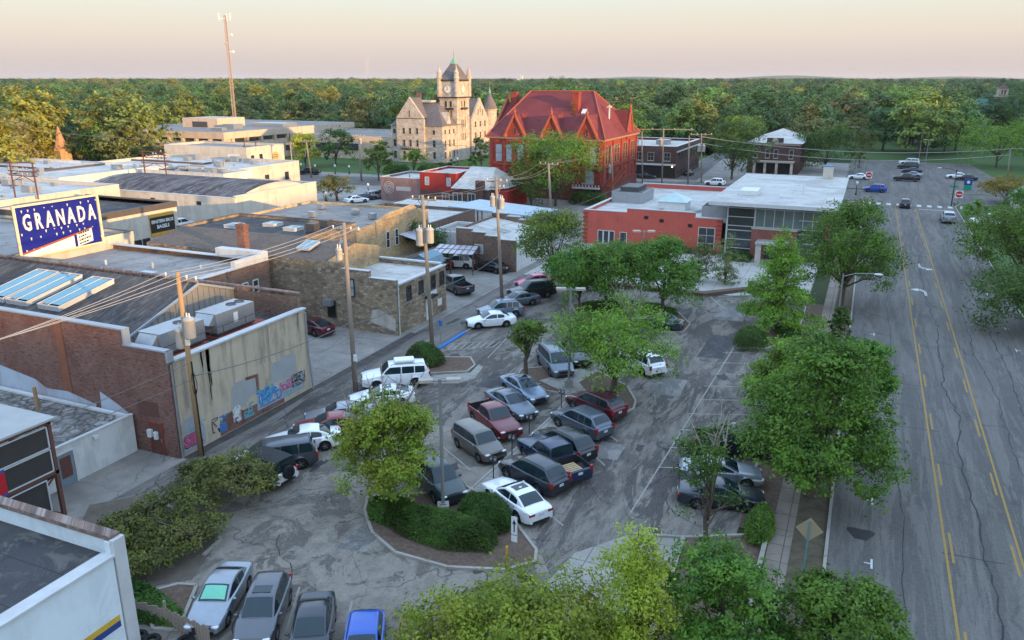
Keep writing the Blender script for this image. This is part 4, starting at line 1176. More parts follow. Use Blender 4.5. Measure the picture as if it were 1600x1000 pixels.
squiggle(40.7, 43.2, .6, 1.75, GR['blue'], 22, .055, 1); squiggle(40.6, 42.4, .8, 1.9, GR['cyan'], 9, .06, 2); squiggle(41, 43, .7, 1.7, GR['white'], 8, .035, 12)
squiggle(43.2, 44.4, 1.0, 1.6, GR['pink'], 9, .05, 3); squiggle(44.5, 46.0, .8, 1.75, GR['black'], 26, .025, 4); squiggle(43.3, 45.2, .4, .8, GR['cyan'], 9, .022, 5)
squiggle(37.0, 37.7, .35, 1.4, GR['blue'], 8, .06, 6); squiggle(36.3, 36.9, .4, 1.5, GR['black'], 6, .03, 7); squiggle(38.3, 38.9, .5, 1.5, GR['white'], 12, .09, 8); squiggle(39.3, 40.3, .4, 1.3, GR['cyan'], 8, .05, 9); squiggle(34.4, 35.8, 1.5, 1.8, GR['cyan'], 5, .03, 10)
b = B(); b.tube([(-37.48, 33.55, 0), (-37.48, 33.55, 6.3)], .07, 6); b.build('downpipe', STEEL, A); b = B(); b.tube([(-37.2, 46.5, 0), (-37.42, 46.5, 3), (-37.42, 46.5, 6.2)], .07, 6); b.build('downpipe', STEEL, A)
door(A, 'N', 33.4, -39.3, 0.05, 1.0, 2.1, RUST, FRR)
b = B(); fbox(b, 'N', 33.4, -40.6, -38.9, 2.6, 3.6, -.02, .03); b.build('boarded_window', RUST, A)
b = B(); b.poly([(-54,33.37,2.2),(-44.6,33.37,1.9),(-44.4,33.37,2.6),(-47,33.37,3.1),(-49,33.37,3.0),(-50,33.37,3.5),(-54,33.37,4.1)]); b.poly([(-44.0,33.37,1.9),(-41.3,33.37,1.9),(-41.4,33.37,2.4),(-42.5,33.37,3.0),(-43.9,33.37,3.6)]); b.build('flaking_paint', stucco('flaking_blue_paint', (.42,.46,.52), (.30,.22,.20)), A)
b = B(); b.poly([(-47.3,33.372,3.0),(-46.5,33.372,3.0),(-46.6,33.372,8.0),(-47.3,33.372,8.0)]); b.build('rust_streak', flat('rust_stain', (.26,.10,.055), sc=2), A)
b = B(); b.box(-39.9,-39.6,33.15,33.4,1.2,1.7); b.box(-39.4,-39.15,33.2,33.4,1.1,1.6); b.build('meter_box', WHITEP, A)
for y, lb in ((36.4, 'grey rooftop air handler behind the orange pole'), (41.3, 'grey rooftop air handler nearest the stone building')):
    t = ac_unit(-40.6, y+.4, 6.0, 1.9, 3.8, 1.55, lb, fans=2)
b = B()
for y0, y1 in ((34.6,38.9),(39.8,44.6)): b.box(-41.9,-39.2,y0,y1,5.74,5.88); 
b.build('unit_platform', RUSTRED, A)
b = B()
for y in (34.6, 36.5, 38.6, 39.8, 42, 44.6): b.tube([(-39.1,y,5.7),(-39.1,y,6.9)],.025,5)
b.tube([(-39.1,34.6,6.85),(-39.1,44.6,6.85)],.025,5); b.build('railing', RUST, A)

# --- low white building with a door, mossy roof
L = flat_building('low_white_building', 'low white block building with mossy flat roof and grey blue door', -62, -41, 26.0, 33.2, 2.5, WHITEWALL, RF_MOSS, None, .12)
o = door(L, 'W', -41, 28.2, .02, 1.1, 2.05, flat('door_blue_grey', (.20,.25,.29), sc=3), FRW)
b = B(); b.box(-40.955, -40.94, 27.85, 28.55, .55, 1.85); b.build('door_glass', RUST, o)
b = B(); b.box(-40.99, -40.85, 30.2, 30.5, 2.1, 2.3); b.build('wall_lamp', WHITEP, L)
b = B(); b.box(-41.2, -40.95, 25.98, 33.2, 2.5, 2.6); b.box(-62, -41.2, 25.98, 26.2, 2.5, 2.6); b.build('coping', CAPW, L)
b = B(); b.tube([(-47.5,31.5,2.3),(-47.5,31.5,4.0)],.12,8); b.build('vent_pipe', WOODOR, L)
# --- rusty steel deck frame with netting, bottom left
D = thing('steel_deck', 'rusty steel two storey deck frame with dark mesh screens and a red round sign', 'deck', (-40, 23, 0))
b = B()
for x, y in ((-38.2,25.7),(-38.2,22.5),(-41.5,25.7),(-44.5,25.7),(-38.2,19.5)): b.box(x-.1, x+.1, y-.1, y+.1, 0, 5.6)
for z in (2.6, 5.5): b.box(-47,-38.1,25.6,25.8,z,z+.2); b.box(-38.3,-38.1,16,25.6,z,z+.2); b.box(-47,-38.3,22.4,22.6,z,z+.2)
b.beam((-38.2,25.7,.1),(-38.2,22.5,2.6),.08); b.beam((-38.2,22.5,.1),(-38.2,25.7,2.6),.08); b.beam((-41.5,25.7,.1),(-38.2,25.7,2.6),.08)
b.build('frame', RUST, D)
SCREEN = flat('dark_screen', (.055,.048,.044), sc=2, rough=.9)
b = B(); b.box(-38.16,-38.14,16,25.5,2.85,5.4); b.build('screen', SCREEN, D)
b = B(); b.box(-38.16,-38.14,18,25.0,.7,2.5); b.build('screen', SCREEN, D)
b = B()
for y0, y1, z0, z1 in ((16,22.3,2.85,4.1),(22.7,25.5,2.85,4.1),(16,22.3,4.2,5.4),(22.7,25.5,4.2,5.4),(18,22,.7,2.5),(22.6,25,.7,2.5)):
    for a, c in (((y0,z0),(y1,z0)),((y1,z0),(y1,z1)),((y1,z1),(y0,z1)),((y0,z1),(y0,z0))): b.beam((-38.1,a[0],a[1]),(-38.1,c[0],c[1]),.06,.06)
b.build('screen_frame', CAPW, D)
b = B(); b.box(-47,-38.3,16,25.5,2.42,2.58); b.build('floor', STEELD, D)
b = B(); b.box(-47.2,-37.9,15.5,26.0,5.72,5.84); b.build('roof', flat('grey_sheet', (.40,.40,.38), (.30,.30,.29), 1.0, .7), D)
b = B(); 
for k in range(8): b.beam((-47+k*1.1,25.7,5.0),(-46.45+k*1.1,25.7,5.5),.05); b.beam((-46.45+k*1.1,25.7,5.5),(-45.9+k*1.1,25.7,5.0),.05)
b.build('truss', STEELD, D)
Sg = thing('hanging_sign', 'red and blue banner with a white round emblem fixed to the rusty steel deck', 'sign', (-38.05, 21.8, 3.5))
b = B(); b.box(-38.07,-38.03,21.2,22.9,2.75,4.15); b.build('panel', flat('sign_blue', (.03,.08,.35), sc=3), Sg)
b = B(); b.box(-38.028,-38.02,21.2,22.9,2.88,4.02); b.build('red_field', flat('sign_red', (.50,.02,.03), sc=3), Sg)
b = B()
for r_ in (.44, .30, .16):
    b.tube([(-38.012, 22.05+r_*math.cos(t*PI/10), 3.45+r_*math.sin(t*PI/10)) for t in range(21)], .028, 4)
for k in range(4): b.beam((-38.012,22.05,3.45),(-38.012,22.05+.42*math.cos(k*PI/4),3.45+.42*math.sin(k*PI/4)),.05,.01)
b.build('emblem', WHITEP, Sg)

# --- blue-white building in the bottom left corner
K = thing('pale_blue_building', 'pale blue white metal building with dark flat roof, yellow and navy stripe', 'building', (-33, 12, 0))
b = B(); b.box(-60,-26.3,19.3,19.6,0,5.2); b.box(-26.3,-25.9,2,19.1,0,4.62); b.box(-26.3,-26.0,19.1,19.6,0,5.2); b.build('wall', BLUEWHITE, K)
b = B(); b.box(-60,-26.3,2,19.3,4.2,4.45); b.build('roof', RF_DKFLAT, K)
b = B(); b.box(-60,-26.05,19.22,19.68,5.2,5.42)
b.build('parapet_tiles', TILECOP, K)
b = B(); b.box(-26.45,-25.8,2,19.15,4.62,4.72); b.box(-26.06,-25.84,19.15,19.7,0,5.3); b.build('trim', CAPW, K)
b = B(); b.box(-25.89,-25.87,2,18.95,1.75,2.0); b.build('yellow_stripe', flat('yellow_paint', (.60,.38,.04), sc=3), K)
b = B(); b.box(-25.89,-25.87,2,18.95,1.46,1.745); b.build('navy_stripe', flat('navy_paint', (.03,.06,.22), sc=3), K)
# fence and tyres beside it
F_ = thing('wooden_fence', 'weathered low plank fence beside the pale blue building', 'fence', (-25, 18, 0))
fp = [G(208,965), G(262,980), G(330,1010)]
b = B(); b2 = B()
for i in range(2):
    a, c = Vector(fp[i]), Vector(fp[i+1]); n = int((c-a).length/.18)
    for k in range(n): p = a.lerp(c, k/n); q = a.lerp(c, (k+.85)/n); hh = .95+.06*math.sin(k*2.1+i); b.beam(p+Vector((0,0,hh/2)), q+Vector((0,0,hh/2)), .03, hh)
    b2.tube([a, a+Vector((0,0,1.35))], .07, 6); b2.beam(a+Vector((0,0,.75)), c+Vector((0,0,.75)), .05, .09)
b.build('planks', WOODPOLE, F_); b2.build('posts', WOODPOLE, F_)
for i, (px, py, lb) in enumerate(((218,998,'old black tyre dumped by the fence, closest to the wall'),(238,1004,'old black tyre dumped by the fence, second from the wall'),(290,1006,'old black tyre dumped at the far end of the fence'))):
    p = G(px, py); t = B(); t.lathe((p.x, p.y, .05), [(.2,0),(.34,.0),(.38,.08),(.34,.18),(.2,.18),(.2,0)], 16)
    tag(t.build('tyre', RUBBER), lb, 'tyre', 'tyres by the fence')

# --- stone building on the alley
St = thing('stone_building', 'rubble limestone two storey building with white flat roof at the alley corner', 'building', (-45, 66, 0))
b = B()
prof = [(-38.3,5.3),(-41.2,5.3),(-41.2,5.9),(-44.2,5.9),(-44.2,6.5),(-64,6.5)]
b.box(-41.2,-38.3,60.7,61.1,0,5.3); b.box(-44.2,-41.2,60.7,61.1,0,5.9); b.box(-69,-44.2,60.7,61.1,0,6.45)
b.box(-38.65,-38.28,61.1,70.3,0,4.75); b.box(-64,-38.3,70.0,70.3,0,4.9); b.build('wall', STONEWALL, St)
b = B(); b.box(-51,-38.66,61.1,70.0,4.1,4.45); b.build('roof', RF_WHITE, St)
b = B(); b.box(-38.7,-38.2,61.1,70.35,4.75,4.9); b.box(-51,-38.7,69.9,70.35,4.9,5.05); b.box(-41.2,-38.25,60.65,61.15,5.3,5.36); b.box(-44.2,-41.2,60.65,61.15,5.9,5.96); b.box(-50.6,-50.3,61.1,69.9,4.4,6.0); b.build('coping', CAPW, St)
b = B(); b.add([(-69,60.7,6.45),(-46,60.7,6.45),(-46,65.6,7.35),(-69,65.6,7.35)], [(0,1,2,3)]); b.add([(-69,65.6,7.35),(-46,65.6,7.35),(-46,70,6.3),(-69,70,6.3)], [(0,1,2,3)]); b.build('shingle_roof', RF_BROWN, St)
b = B(); b.add([(-46,60.75,4.4),(-46,70,4.4),(-46,70,6.25),(-46,65.6,7.3),(-46,60.75,6.4)], [(0,1,2,3,4)]); b.build('gable', STONETAN, St)
win(St, 'N', 60.7, -43.3, 3.3, .85, 1.7, PANEPALE, FRD, (2,2))
win(St, 'N', 60.7, -54.5, 2.6, 1.3, 2.3, PANEDARK, FRD, (2,1))
win(St, 'N', 60.7, -45.6, 1.0, .9, 1.6, PANEDARK, FRD, (1,1))
for y in (62.9, 65.2, 67.6, 69.4): win(St, 'W', -38.28, y, 2.95, .75, 1.35, PANE, FRD, (1,2))
door(St, 'W', -38.28, 66.6, .05, 1.0, 2.1, WHITEP, FRW)
b = B(); b.box(-38.26,-38.2,66.3,68.2,2.35,2.75); o = b.build('sign_board', WHITEP, St)
b = B(); b.box(-38.27,-37.6,65.9,67.4,2.36,2.5); b.build('canopy', BLACKP, St)
b = B(); b.box(-38.27,-38.2,68.4,69.2,.9,1.6); b.build('notice_board', WHITEP, St)
b = B(); b.poly([(-41.2,60.67,1.0),(-38.5,60.67,.4),(-38.45,60.67,1.6),(-40.2,60.67,2.4),(-41.0,60.67,2.2)]); b.build('render_patch', stucco('white_flaking', (.46,.42,.37), (.28,.23,.19)), St)
b = B(); b.box(-46.2,-45.3,60.1,60.68,2.2,2.8); b.build('window_air_unit', STEEL, St)
b = B(); b.tube([(-38.2,60.95,0),(-38.2,60.95,5.0)],.06,6); b.build('downpipe', CAPW, St)
b = B(); b.cyl(-47.3,63.2,6.4,8.0,.25,.25); 
skylight(St, [(-50.5,62.2,6.9),(-49.0,62.2,6.9),(-49.0,64.0,7.35),(-50.5,64.0,7.35)], .2)
# --- brick chimney building between hall and stone building
Q7 = flat_building('white_roof_building', 'grey white roofed block with raised white parapet and brick chimney', -75, -51.8, 47.2, 59.5, 6.3, BRICKBR, RF_GREY, CAPW, .5, copw=.7)
b = B(); b.box(-57.5,-51.8,58.6,59.5,6.37,7.2); b.box(-52.3,-51.8,55.0,58.6,6.37,7.0); b.build('parapet', WHITEWALL, Q7)
b = B(); b.box(-55.9,-55.0,60.0,60.69,5,9.3); b.box(-56.0,-54.9,59.95,60.70,9.1,9.4); b.build('chimney', BRICKRED, Q7)
b = B(); 
for k in range(3): b.cyl(-66+k*5, 53+k, 5.75, 6.35, .12)
b.box(-60,-58.4,51,52.2,5.7,6.1); b.build('roof_vent', CAPW, Q7)
win(Q7, 'W', -51.8, 56.0, 3.6, .7, 1.2, PANE, FRW, (1,2)); win(Q7, 'W', -51.8, 57.4, 3.6, .7, 1.2, PANE, FRW, (1,2))
# --- dark flat roofs and gabled stone house behind
DR = flat_building('dark_roof_building', 'block with dark flat roof, skylights and vents behind the brown shingles', -71.5, -54, 67.3, 77.5, 6.9, STONEWALL, RF_DKFLAT, CAPD, .3)
for x, y in ((-67,70),(-63.5,72.5),(-59.5,71.2)): skylight(DR, [(x,y,6.6),(x+1.6,y,6.6),(x+1.6,y+1.7,6.6),(x,y+1.7,6.6)], .35)
b = B(); b.box(-56.2,-55.0,71,72,6.6,7.7); b.box(-57,-55.8,74.5,75.5,6.6,7.5); b.build('roof_vent', STEELD, DR)
TG = thing('tan_stone_building', 'tan stone gabled building with arched windows under a grey flat roof', 'building', (-60, 87, 0))
b = B(); b.box(-74,-54.2,77.6,78,0,6); b.box(-54.5,-54.2,78,95,0,6.0); b.box(-74,-54.5,94.7,95,0,6); b.box(-74,-73.7,78,94.7,0,6); b.build('wall', STONETAN, TG)
b = B(); b.add([(-54.2,81,6),(-54.2,93,6),(-54.2,91,7.2),(-54.2,85,6.9)], [(0,1,2,3)]); b.add([(-54.5,81,6),(-54.5,93,6),(-54.5,91,7.2),(-54.5,85,6.9)], [(3,2,1,0)]); b.add([(-54.2,81,6),(-54.2,85,6.9),(-54.5,85,6.9),(-54.5,81,6),(-54.2,91,7.2),(-54.5,91,7.2),(-54.2,93,6),(-54.5,93,6)], [(0,1,2,3),(1,4,5,2),(4,6,7,5)]); b.build('gable', STONETAN, TG)
b = B(); b.box(-73.7,-54.5,78,94.7,5.4,5.7); b.build('roof', RF_GRAVEL, TG)
for y in (84.5,86.6,90.5): win(TG, 'W', -54.2, y, 2.6, .8, 2.1, PANE, FRW, (1,2), True)
b = B(); 
for x, y in ((-66,84),(-62,88),(-58,86),(-69,90)): b.box(x,x+.9,y,y+.7,5.8,6.5)
b.build('roof_vent', STEEL, TG)
# --- theatre sign on its own wall
TS = thing('theatre_sign', 'big navy sign with white GRANADA letters, small white lamps and marquee', 'sign', (-72, 53, 7))
b = B(); b.box(-72.2,-72.0,48.8,57.9,6.7,11.65); b.build('panel', flat('sign_navy', (.010,.016,.23), (.007,.012,.17), 1.0, .5), TS)
b = B()
for u0, u1, z0, z1 in ((48.7,58.0,11.55,11.75),(48.7,48.95,6.7,11.55),(57.75,58.0,6.7,11.55),(48.95,57.75,6.7,6.85)): b.box(-71.99,-71.86,u0,u1,z0,z1)
b.build('frame', flat('sign_cream', (.66,.60,.40), sc=2), TS)
for i, ch in enumerate('GRANADA'): lettering(TS, 'letter', ch, 'W', -72, 49.95+i*1.17, 9.95, 2.15, WHITEP, .05, .06, .56, .05)
b = B(); rr = random.Random(8)
for k in range(11):
    for z in (11.15, 9.0, 8.5, 7.4):
        if rr.random() < .8: b.cyl(-71.93, 49.4+k*.82+rr.uniform(-.2,.2), z-.1+rr.uniform(-.1,.1), z+.08, .02, .085, 6)
b.build('lamp_cups', WHITEP, TS)
b = B(); b.add([(-71.9,48.9,7.25),(-71.9,56.8,8.55),(-71.9,56.8,8.4),(-71.9,48.9,7.05)], [(0,1,2,3)]); b.build('marquee_edge', RUSTRED, TS)
b = B(); b.add([(-71.91,48.9,7.05),(-71.91,54.6,8.0),(-71.91,54.6,6.8),(-71.91,48.9,6.8)], [(3,2,1,0)]); b.build('marquee_board', WHITEP, TS)
b = B(); b.add([(-71.895,54.9,8.1),(-71.895,56.7,8.45),(-71.895,56.7,7.15),(-71.895,54.9,6.85)], [(3,2,1,0)]); o = b.build('notice', WHITEP, TS)
q = B(); rr = random.Random(3)
for i in range(4):
    u = 55.1
    while u < 56.35-.12*(i % 2)*3: w_ = rr.uniform(.12,.28); q.add([(-71.885,u,7.98-i*.33+(u-55)*.17),(-71.885,u+w_,7.98-i*.33+(u+w_-55)*.17),(-71.885,u+w_,8.14-i*.33+(u+w_-55)*.17),(-71.885,u,8.14-i*.33+(u-55)*.17)], [(0,1,2,3)]); u += w_+.07
q.build('notice_lines', BLACKP, o)
TB = flat_building('theatre_building', 'cream theatre rear with dark flat roof below the navy sign', -110, -72.25, 47.5, 62, 7.2, CREAM, RF_GREY, CAPD, .4)
# --- beige building with bagel sign
EB = flat_building('bagel_building', 'beige rendered building with dark brown parapet and black bagel sign', -108, -90, 70, 85.2, 6.1, CREAM, RF_DKFLAT, None, .5)
b = B(); b.box(-90.3,-89.9,69.9,85.3,5.5,6.3); b.box(-108,-90.3,84.9,85.3,5.6,6.3); b.box(-108,-90.3,69.9,70.3,5.6,6.3); b.build('parapet', CAPD, EB)
sg = thing('shop_sign', 'black and orange sign reading EINSTEIN BROS BAGELS on the beige wall', 'sign', (-89.9, 82.2, 3))
b = B(); b.box(-89.98,-89.85,80.1,84.4,2.0,5.0); b.build('panel', flat('sign_orange', (.62,.32,.03), sc=2), sg)
b = B(); b.box(-89.849,-89.83,80.1,84.4,2.45,4.6); b.build('black_field', BLACKP, sg)
lettering(sg, 'lettering', 'EINSTEIN BROS', 'W', -89.83, 82.25, 3.95, .62, WHITEP, .02, .02, .92, .004)
lettering(sg, 'lettering', 'BAGELS', 'W', -89.83, 82.25, 3.2, .68, WHITEP, .02, .02, .95, .004)
for y, w in ((77.5,1.6),(79.2,1.2),(74,1.0)): win(EB, 'W', -90, y, .4, w, 1.5, PANEDARK, FRD)
# --- long cream building with dark barrel roof
CB = thing('barrel_roof_building', 'long cream rendered building with dark streaked low barrel roof', 'building', (-105, 107, 0))
b = B(); b.box(-125,-90.5,97.5,97.8,0,5.0); b.box(-90.8,-90.5,97.8,118.3,0,5.3); b.box(-125,-90.8,118,118.3,0,5.3); b.box(-125,-124.7,97.8,118,0,5.2); b.build('wall', CREAM, CB)
b = B(); n = 10
for i in range(n):
    a0, a1 = i/n, (i+1)/n; f = lambda t: (98.2+19.4*t, 4.7+1.7*math.sin(PI*t))
    (y0, z0), (y1, z1) = f(a0), f(a1); b.add([(-124.7,y0,z0),(-91.2,y0,z0),(-91.2,y1,z1),(-124.7,y1,z1)], [(0,1,2,3)])
b.build('roof', RF_BARREL, CB)
b = B(); b.add([(-91.2,98.2,4.5)]+[(-91.2,98.2+19.4*i/10,4.7+1.7*math.sin(PI*i/10)) for i in range(11)]+[(-91.2,117.6,4.5)], [tuple(range(13))]); b.build('gable', CREAM, CB)
b = B(); b.box(-90.82,-90.44,97.45,118.35,5.3,5.4); b.box(-125,-90.82,97.45,97.85,5.0,5.1); b.build('coping', CAPW, CB)
for x in (-98,-108,-116): win(CB, 'N', 97.5, x, 3.6, .8, .5, PANEDARK, FRD)
# --- white block with a faded painted sign, sunlit corner
WB = flat_building('white_block', 'two storey white rendered block with a faded yellow painted badge on its side', -152, -127.4, 142.4, 155.2, 8.3, CREAM, RF_GRAVEL, CAPW, .5)
for u, z in ((147,5.3),(147.6,2.4),(145.0,2.0),(144.2,5.2)): win(WB, 'W', -127.4, u, z, .9, 1.3, PANE, FRD, (1,1))
b = B(); b.poly([(-127.36, 152.0+1.15*math.cos(t*PI/8)*(1+.12*math.cos(4*t)), 5.7+1.1*math.sin(t*PI/8)) for t in range(16)]); o = b.build('painted_badge', flat('faded_yellow', (.52,.36,.12), sc=1.5), WB)
q = B(); q.box(-127.358,-127.34,151.3,152.9,5.95,6.2); q.box(-127.358,-127.34,151.2,152.8,5.4,5.7); q.build('faded_band', flat('faded_brown', (.26,.17,.07), sc=2), o)
b = B(); fbox(b, 'N', 142.4, -133, -129.5, 4.2, 6.8, .02, .05); o = b.build('wall_sign', WHITEP, WB)
lettering(o, 'lettering', 'ACE', 'N', 142.4, -131.2, 5.5, 1.4, flat('faded_grey', (.42,.42,.42), sc=2), .03, .07, 1, .004)
for i, (x0,x1,y0,y1,h,lb,wm,rm) in enumerate((
    (-150,-112,120,141,6.2,'low white roofed wing in front of the white block', CREAM, RF_WHITE),
    (-126,-106,112,119.5,6.6,'small white penthouse block with air ducts beside the barrel roof', WHITEWALL, RF_WHITE),
    (-175,-128,96,119,6.6,'pale roofed building with a long dark parapet shadow line', WHITEWALL, RF_WHITE),
    (-150,-112.5,76,95,6.4,'broad pale blue roofed building left of the barrel roof', CREAM, RF_WHITE),
    (-150,-111,54,75.5,6.6,'pale roofed shop row at the left edge', CREAM, RF_WHITE),
    (-190,-152,74,95.5,7.0,'white roofed shop block furthest left', WHITEWALL, RF_GRAVEL))):
    t = flat_building('shop_building', lb, x0,x1,y0,y1,h,wm,rm,CAPW,.5, group='flat roofed shops on the left')
    b = B(); r2 = random.Random(i)
    for k in range(13):
        x, y = r2.uniform(x0+2,x1-3), r2.uniform(y0+2,y1-2); s_ = r2.uniform(.3,1.5); b.box(x,x+s_*1.4,y,y+s_,h-.5,h-.5+s_*.8)
        if k % 3 == 0: b.cyl(x+2,y+1,h-.5,h+.6,.12)
    b.build('roof_vent', STEEL, t)
    b = B(); xr = x0+(x1-x0)*r2.uniform(.3,.7); b.box(xr,xr+.25,y0+.31,y1-.31,h-.49,h-.1); b.box(x0+.31,xr-.01,(y0+y1)/2,(y0+y1)/2+.25,h-.49,h-.15); b.build('parapet_shadow', CAPD, t)  # dark strips standing in for the parapet shadow on the roof
    b = B(); b.box(xr+2,xr+8,y0+2.2,y0+2.9,h-.2,h+.35); b.box(xr+2.2,xr+2.8,y0+2.3,y0+2.8,h-.5,h-.2); b.box(xr+7,xr+7.6,y0+2.3,y0+2.8,h-.5,h-.2); b.build('air_duct', STEEL, t)
    for k in range(3): win(t, 'W', x1, y0+(y1-y0)*(k+.7)/3.4, h*.45, 1.1, 1.5, PANE, FRD)
# --- city building, long and beige with window bands
CBd = thing('office_building', 'long low beige concrete office building with dark ribbon windows and rooftop plant', 'building', (-190, 200, 0))
b = B()
b.box(-214,-166,177,240,0,5.6); b.box(-214,-166.5,177.5,240,5.6,6.9); b.box(-214.3,-165.6,176.6,240.3,6.9,8.7); b.box(-200,-194.5,175.2,176.6,0,8.72); b.box(-188,-176,170,177,0,5.8)
for k in range(6): b.box(-192+k*5.1,-191.2+k*5.1,176.7,177.5,5.6,6.9)
for k in range(10): b.box(-166.5,-165.7,180+k*6,180.9+k*6,5.6,6.9)
b.build('wall', BEIGE, CBd)
b = B(); b.box(-213.5,-166.4,177.4,239.5,8.7,8.76); b.build('roof', RF_GRAVEL, CBd)
for k in range(5): 
    b = B(); fbox(b,'N',177.5,-191+k*5.1,-187.2+k*5.1,5.65,6.85,.02,.06); b.build('window', PANE, CBd)
for x0, x1 in ((-211,-203),): b = B(); fbox(b,'N',177.5,x0,x1,5.65,6.85,.02,.06); b.build('window', PANE, CBd)
for k in range(9):
    b = B(); fbox(b,'W',-166.5,181.1+k*6,185.8+k*6,5.65,6.85,.02,.06); b.build('window', PANE, CBd)
for k in range(5):
    b = B(); fbox(b,'W',-166,181.1+k*11,186.5+k*11,1.8,3.4,-.02,.05); b.build('window', PANE, CBd)
b = B(); b.box(-196,-182,192,204,8.7,11.6); o = b.build('penthouse', BEIGE, CBd)
b = B(); fbox(b,'N',192,-192,-186,8.9,10.6,.01,.06); b.build('louvre', STEELD, o)
b = B(); b.box(-205,-202,183,186,8.76,10); b.box(-178,-174,190,194,8.76,10.2); b.box(-180,-168,205,212,8.76,9.8); b.box(-176,-172,183,185,8.76,9.5); b.build('roof_plant', STEEL, CBd)
CW = flat_building('office_wing', 'lower beige wing of the office building running right behind the street trees', -165.5, -120, 205, 236, 6.8, BEIGE, RF_GRAVEL, CAPW, .4)
for k in range(4): b = B(); fbox(b,'N',205,-162+k*6,-158+k*6,2.5,4.5,-.02,.05); b.build('window', PANE, CW)
# --- red and dark brick shops with white roofs, middle distance
RS = flat_building('red_brick_shop', 'two storey bright red fronted shop with two white sash windows', -78.4, -70.6, 134.5, 146, 6.0, REDSHOP, RF_WHITE, CAPW, .4)
b = B(); fbox(b,'N',134.5,-78.38,-70.62,0,2.6,.01,.06); b.build('brick_base', BRICKDK, RS)
for x in (-76.8,-72.1): win(RS,'N',134.5,x,3.6,.8,1.5,PANEPALE,FRW,(1,2))
win(RS,'N',134.5,-72.8,.7,1.5,1.5,PANEPALE,FRW,(2,2))
MS = flat_building('mural_shop', 'low faded brick shop with a worn round painted emblem on its wall', -87.5, -78.5, 134.8, 146, 4.6, brick('faded_pink_brick', (.30,.17,.15), (.22,.12,.11), (.30,.24,.22)), RF_WHITE, CAPW, .4)
b = B(); 
for r_ in (1.15,.8,.45): b.tube([(-85.6+r_*math.cos(t*PI/10),134.76,2.6+r_*math.sin(t*PI/10)) for t in range(21)], .07, 4)
for k in range(5): b.beam((-85.6,134.76,2.6),(-85.6+1.1*math.cos(k*1.26),134.76,2.6+1.1*math.sin(k*1.26)),.07,.03)
fbox(b,'N',134.8,-84.0,-80.7,2.1,2.9,.01,.04); b.build('painted_emblem', flat('faded_white', (.46,.42,.42), sc=1.5), MS)
WS = thing('white_gabled_shop', 'white sheet roofed gabled shop with dark brick chimney wall', 'building', (-66, 140, 0))
b = B(); b.box(-70.4,-62.5,132.5,144,0,3.6); b.build('wall', BRICKDK, WS)
b = B(); b.add([(-70.5,132.2,3.55),(-62.8,132.2,3.55),(-64.3,139,7.0),(-69.5,139,7.0)], [(0,1,2,3)]); b.add([(-62.8,132.2,3.55),(-60.5,136,3.6),(-60.5,144,3.6),(-64.3,139,7.0)], [(0,1,2,3)]); b.add([(-70.5,132.2,3.55),(-69.5,139,7),(-70.5,144,4)], [(0,1,2)]); b.add([(-69.5,139,7.0),(-64.3,139,7.0),(-60.5,144,3.6),(-70.5,144,3.6)], [(0,1,2,3)]); b.build('roof', RF_WHITE, WS)
b = B(); b.box(-65.2,-63.6,131.9,132.7,0,5.2); b.build('chimney_wall', BRICKDK, WS)
b = B(); b.box(-62.45,-59.5,133.5,143,0,3.3); b.build('red_annex', REDSHOP, WS)
for x, w in ((-69.2,1.9),(-66.3,1.5)): win(WS,'N',132.5,x,.6,w,2.1,PANE,FRW,(2,1))
win(WS,'N',133.5,-61.0,.5,.6,2.2,PANEPALE,FRW)
PV = thing('patio_pavilion', 'open timber pavilion with pale blue sheet roof over a fenced patio', 'pavilion', (-52, 112, 0))
b = B(); b.add([(-61.0,113.5,3.4),(-45.5,111.0,3.2),(-43.5,117,3.5),(-58.5,120,3.8)], [(0,1,2,3)]); b.add([(-61.0,113.5,3.25),(-45.5,111.0,3.05),(-43.5,117,3.35),(-58.5,120,3.65)], [(3,2,1,0)])
for a, c in (((-61.0,113.5,3.4),(-45.5,111.0,3.2)),((-45.5,111.0,3.2),(-43.5,117,3.5))): b.beam((a[0],a[1],a[2]-.08),(c[0],c[1],c[2]-.08),.1,.2)
b.build('roof', flat('pale_blue_sheet', (.42,.50,.55), sc=.8, rough=.5), PV)
b = B()
for k in range(6): t = k/5; x, y = -60.6+15*t, 113.6-2.4*t; b.box(x-.1,x+.1,y-.1,y+.1,0,3.2); b.box(x+1.9,x+2.1,y+5.6,y+5.8,0,3.4)
b.build('posts', WOODPOLE, PV)
b = B()
for k in range(60): t = k/60; x, y = -60.6+15*t, 113.2-2.4*t; b.box(x,x+.17,y-.04,y,0,1.5)
b.build('plank_railing', WOODPOLE, PV)
MR = flat_building('patio_shop', 'low pale roofed shop between the grey roof and the timber pavilion', -71.5, -55, 96, 111, 3.6, BRICKBR, RF_WHITE, CAPD, .4)
b = B(); b.box(-71.5,-61,111,120,0,3.1); b.build('lean_to', WHITEWALL, MR); b = B(); b.box(-71.6,-61,111.02,120.1,3.1,3.25); b.build('lean_to_roof', RF_WHITE, MR)
PB = flat_building('patio_wall', 'plain pale green grey single storey block behind the leafy courtyard', -54.5, -46.8, 96, 104, 2.9, WHITEWALL, RF_GRAVEL, None, .3)
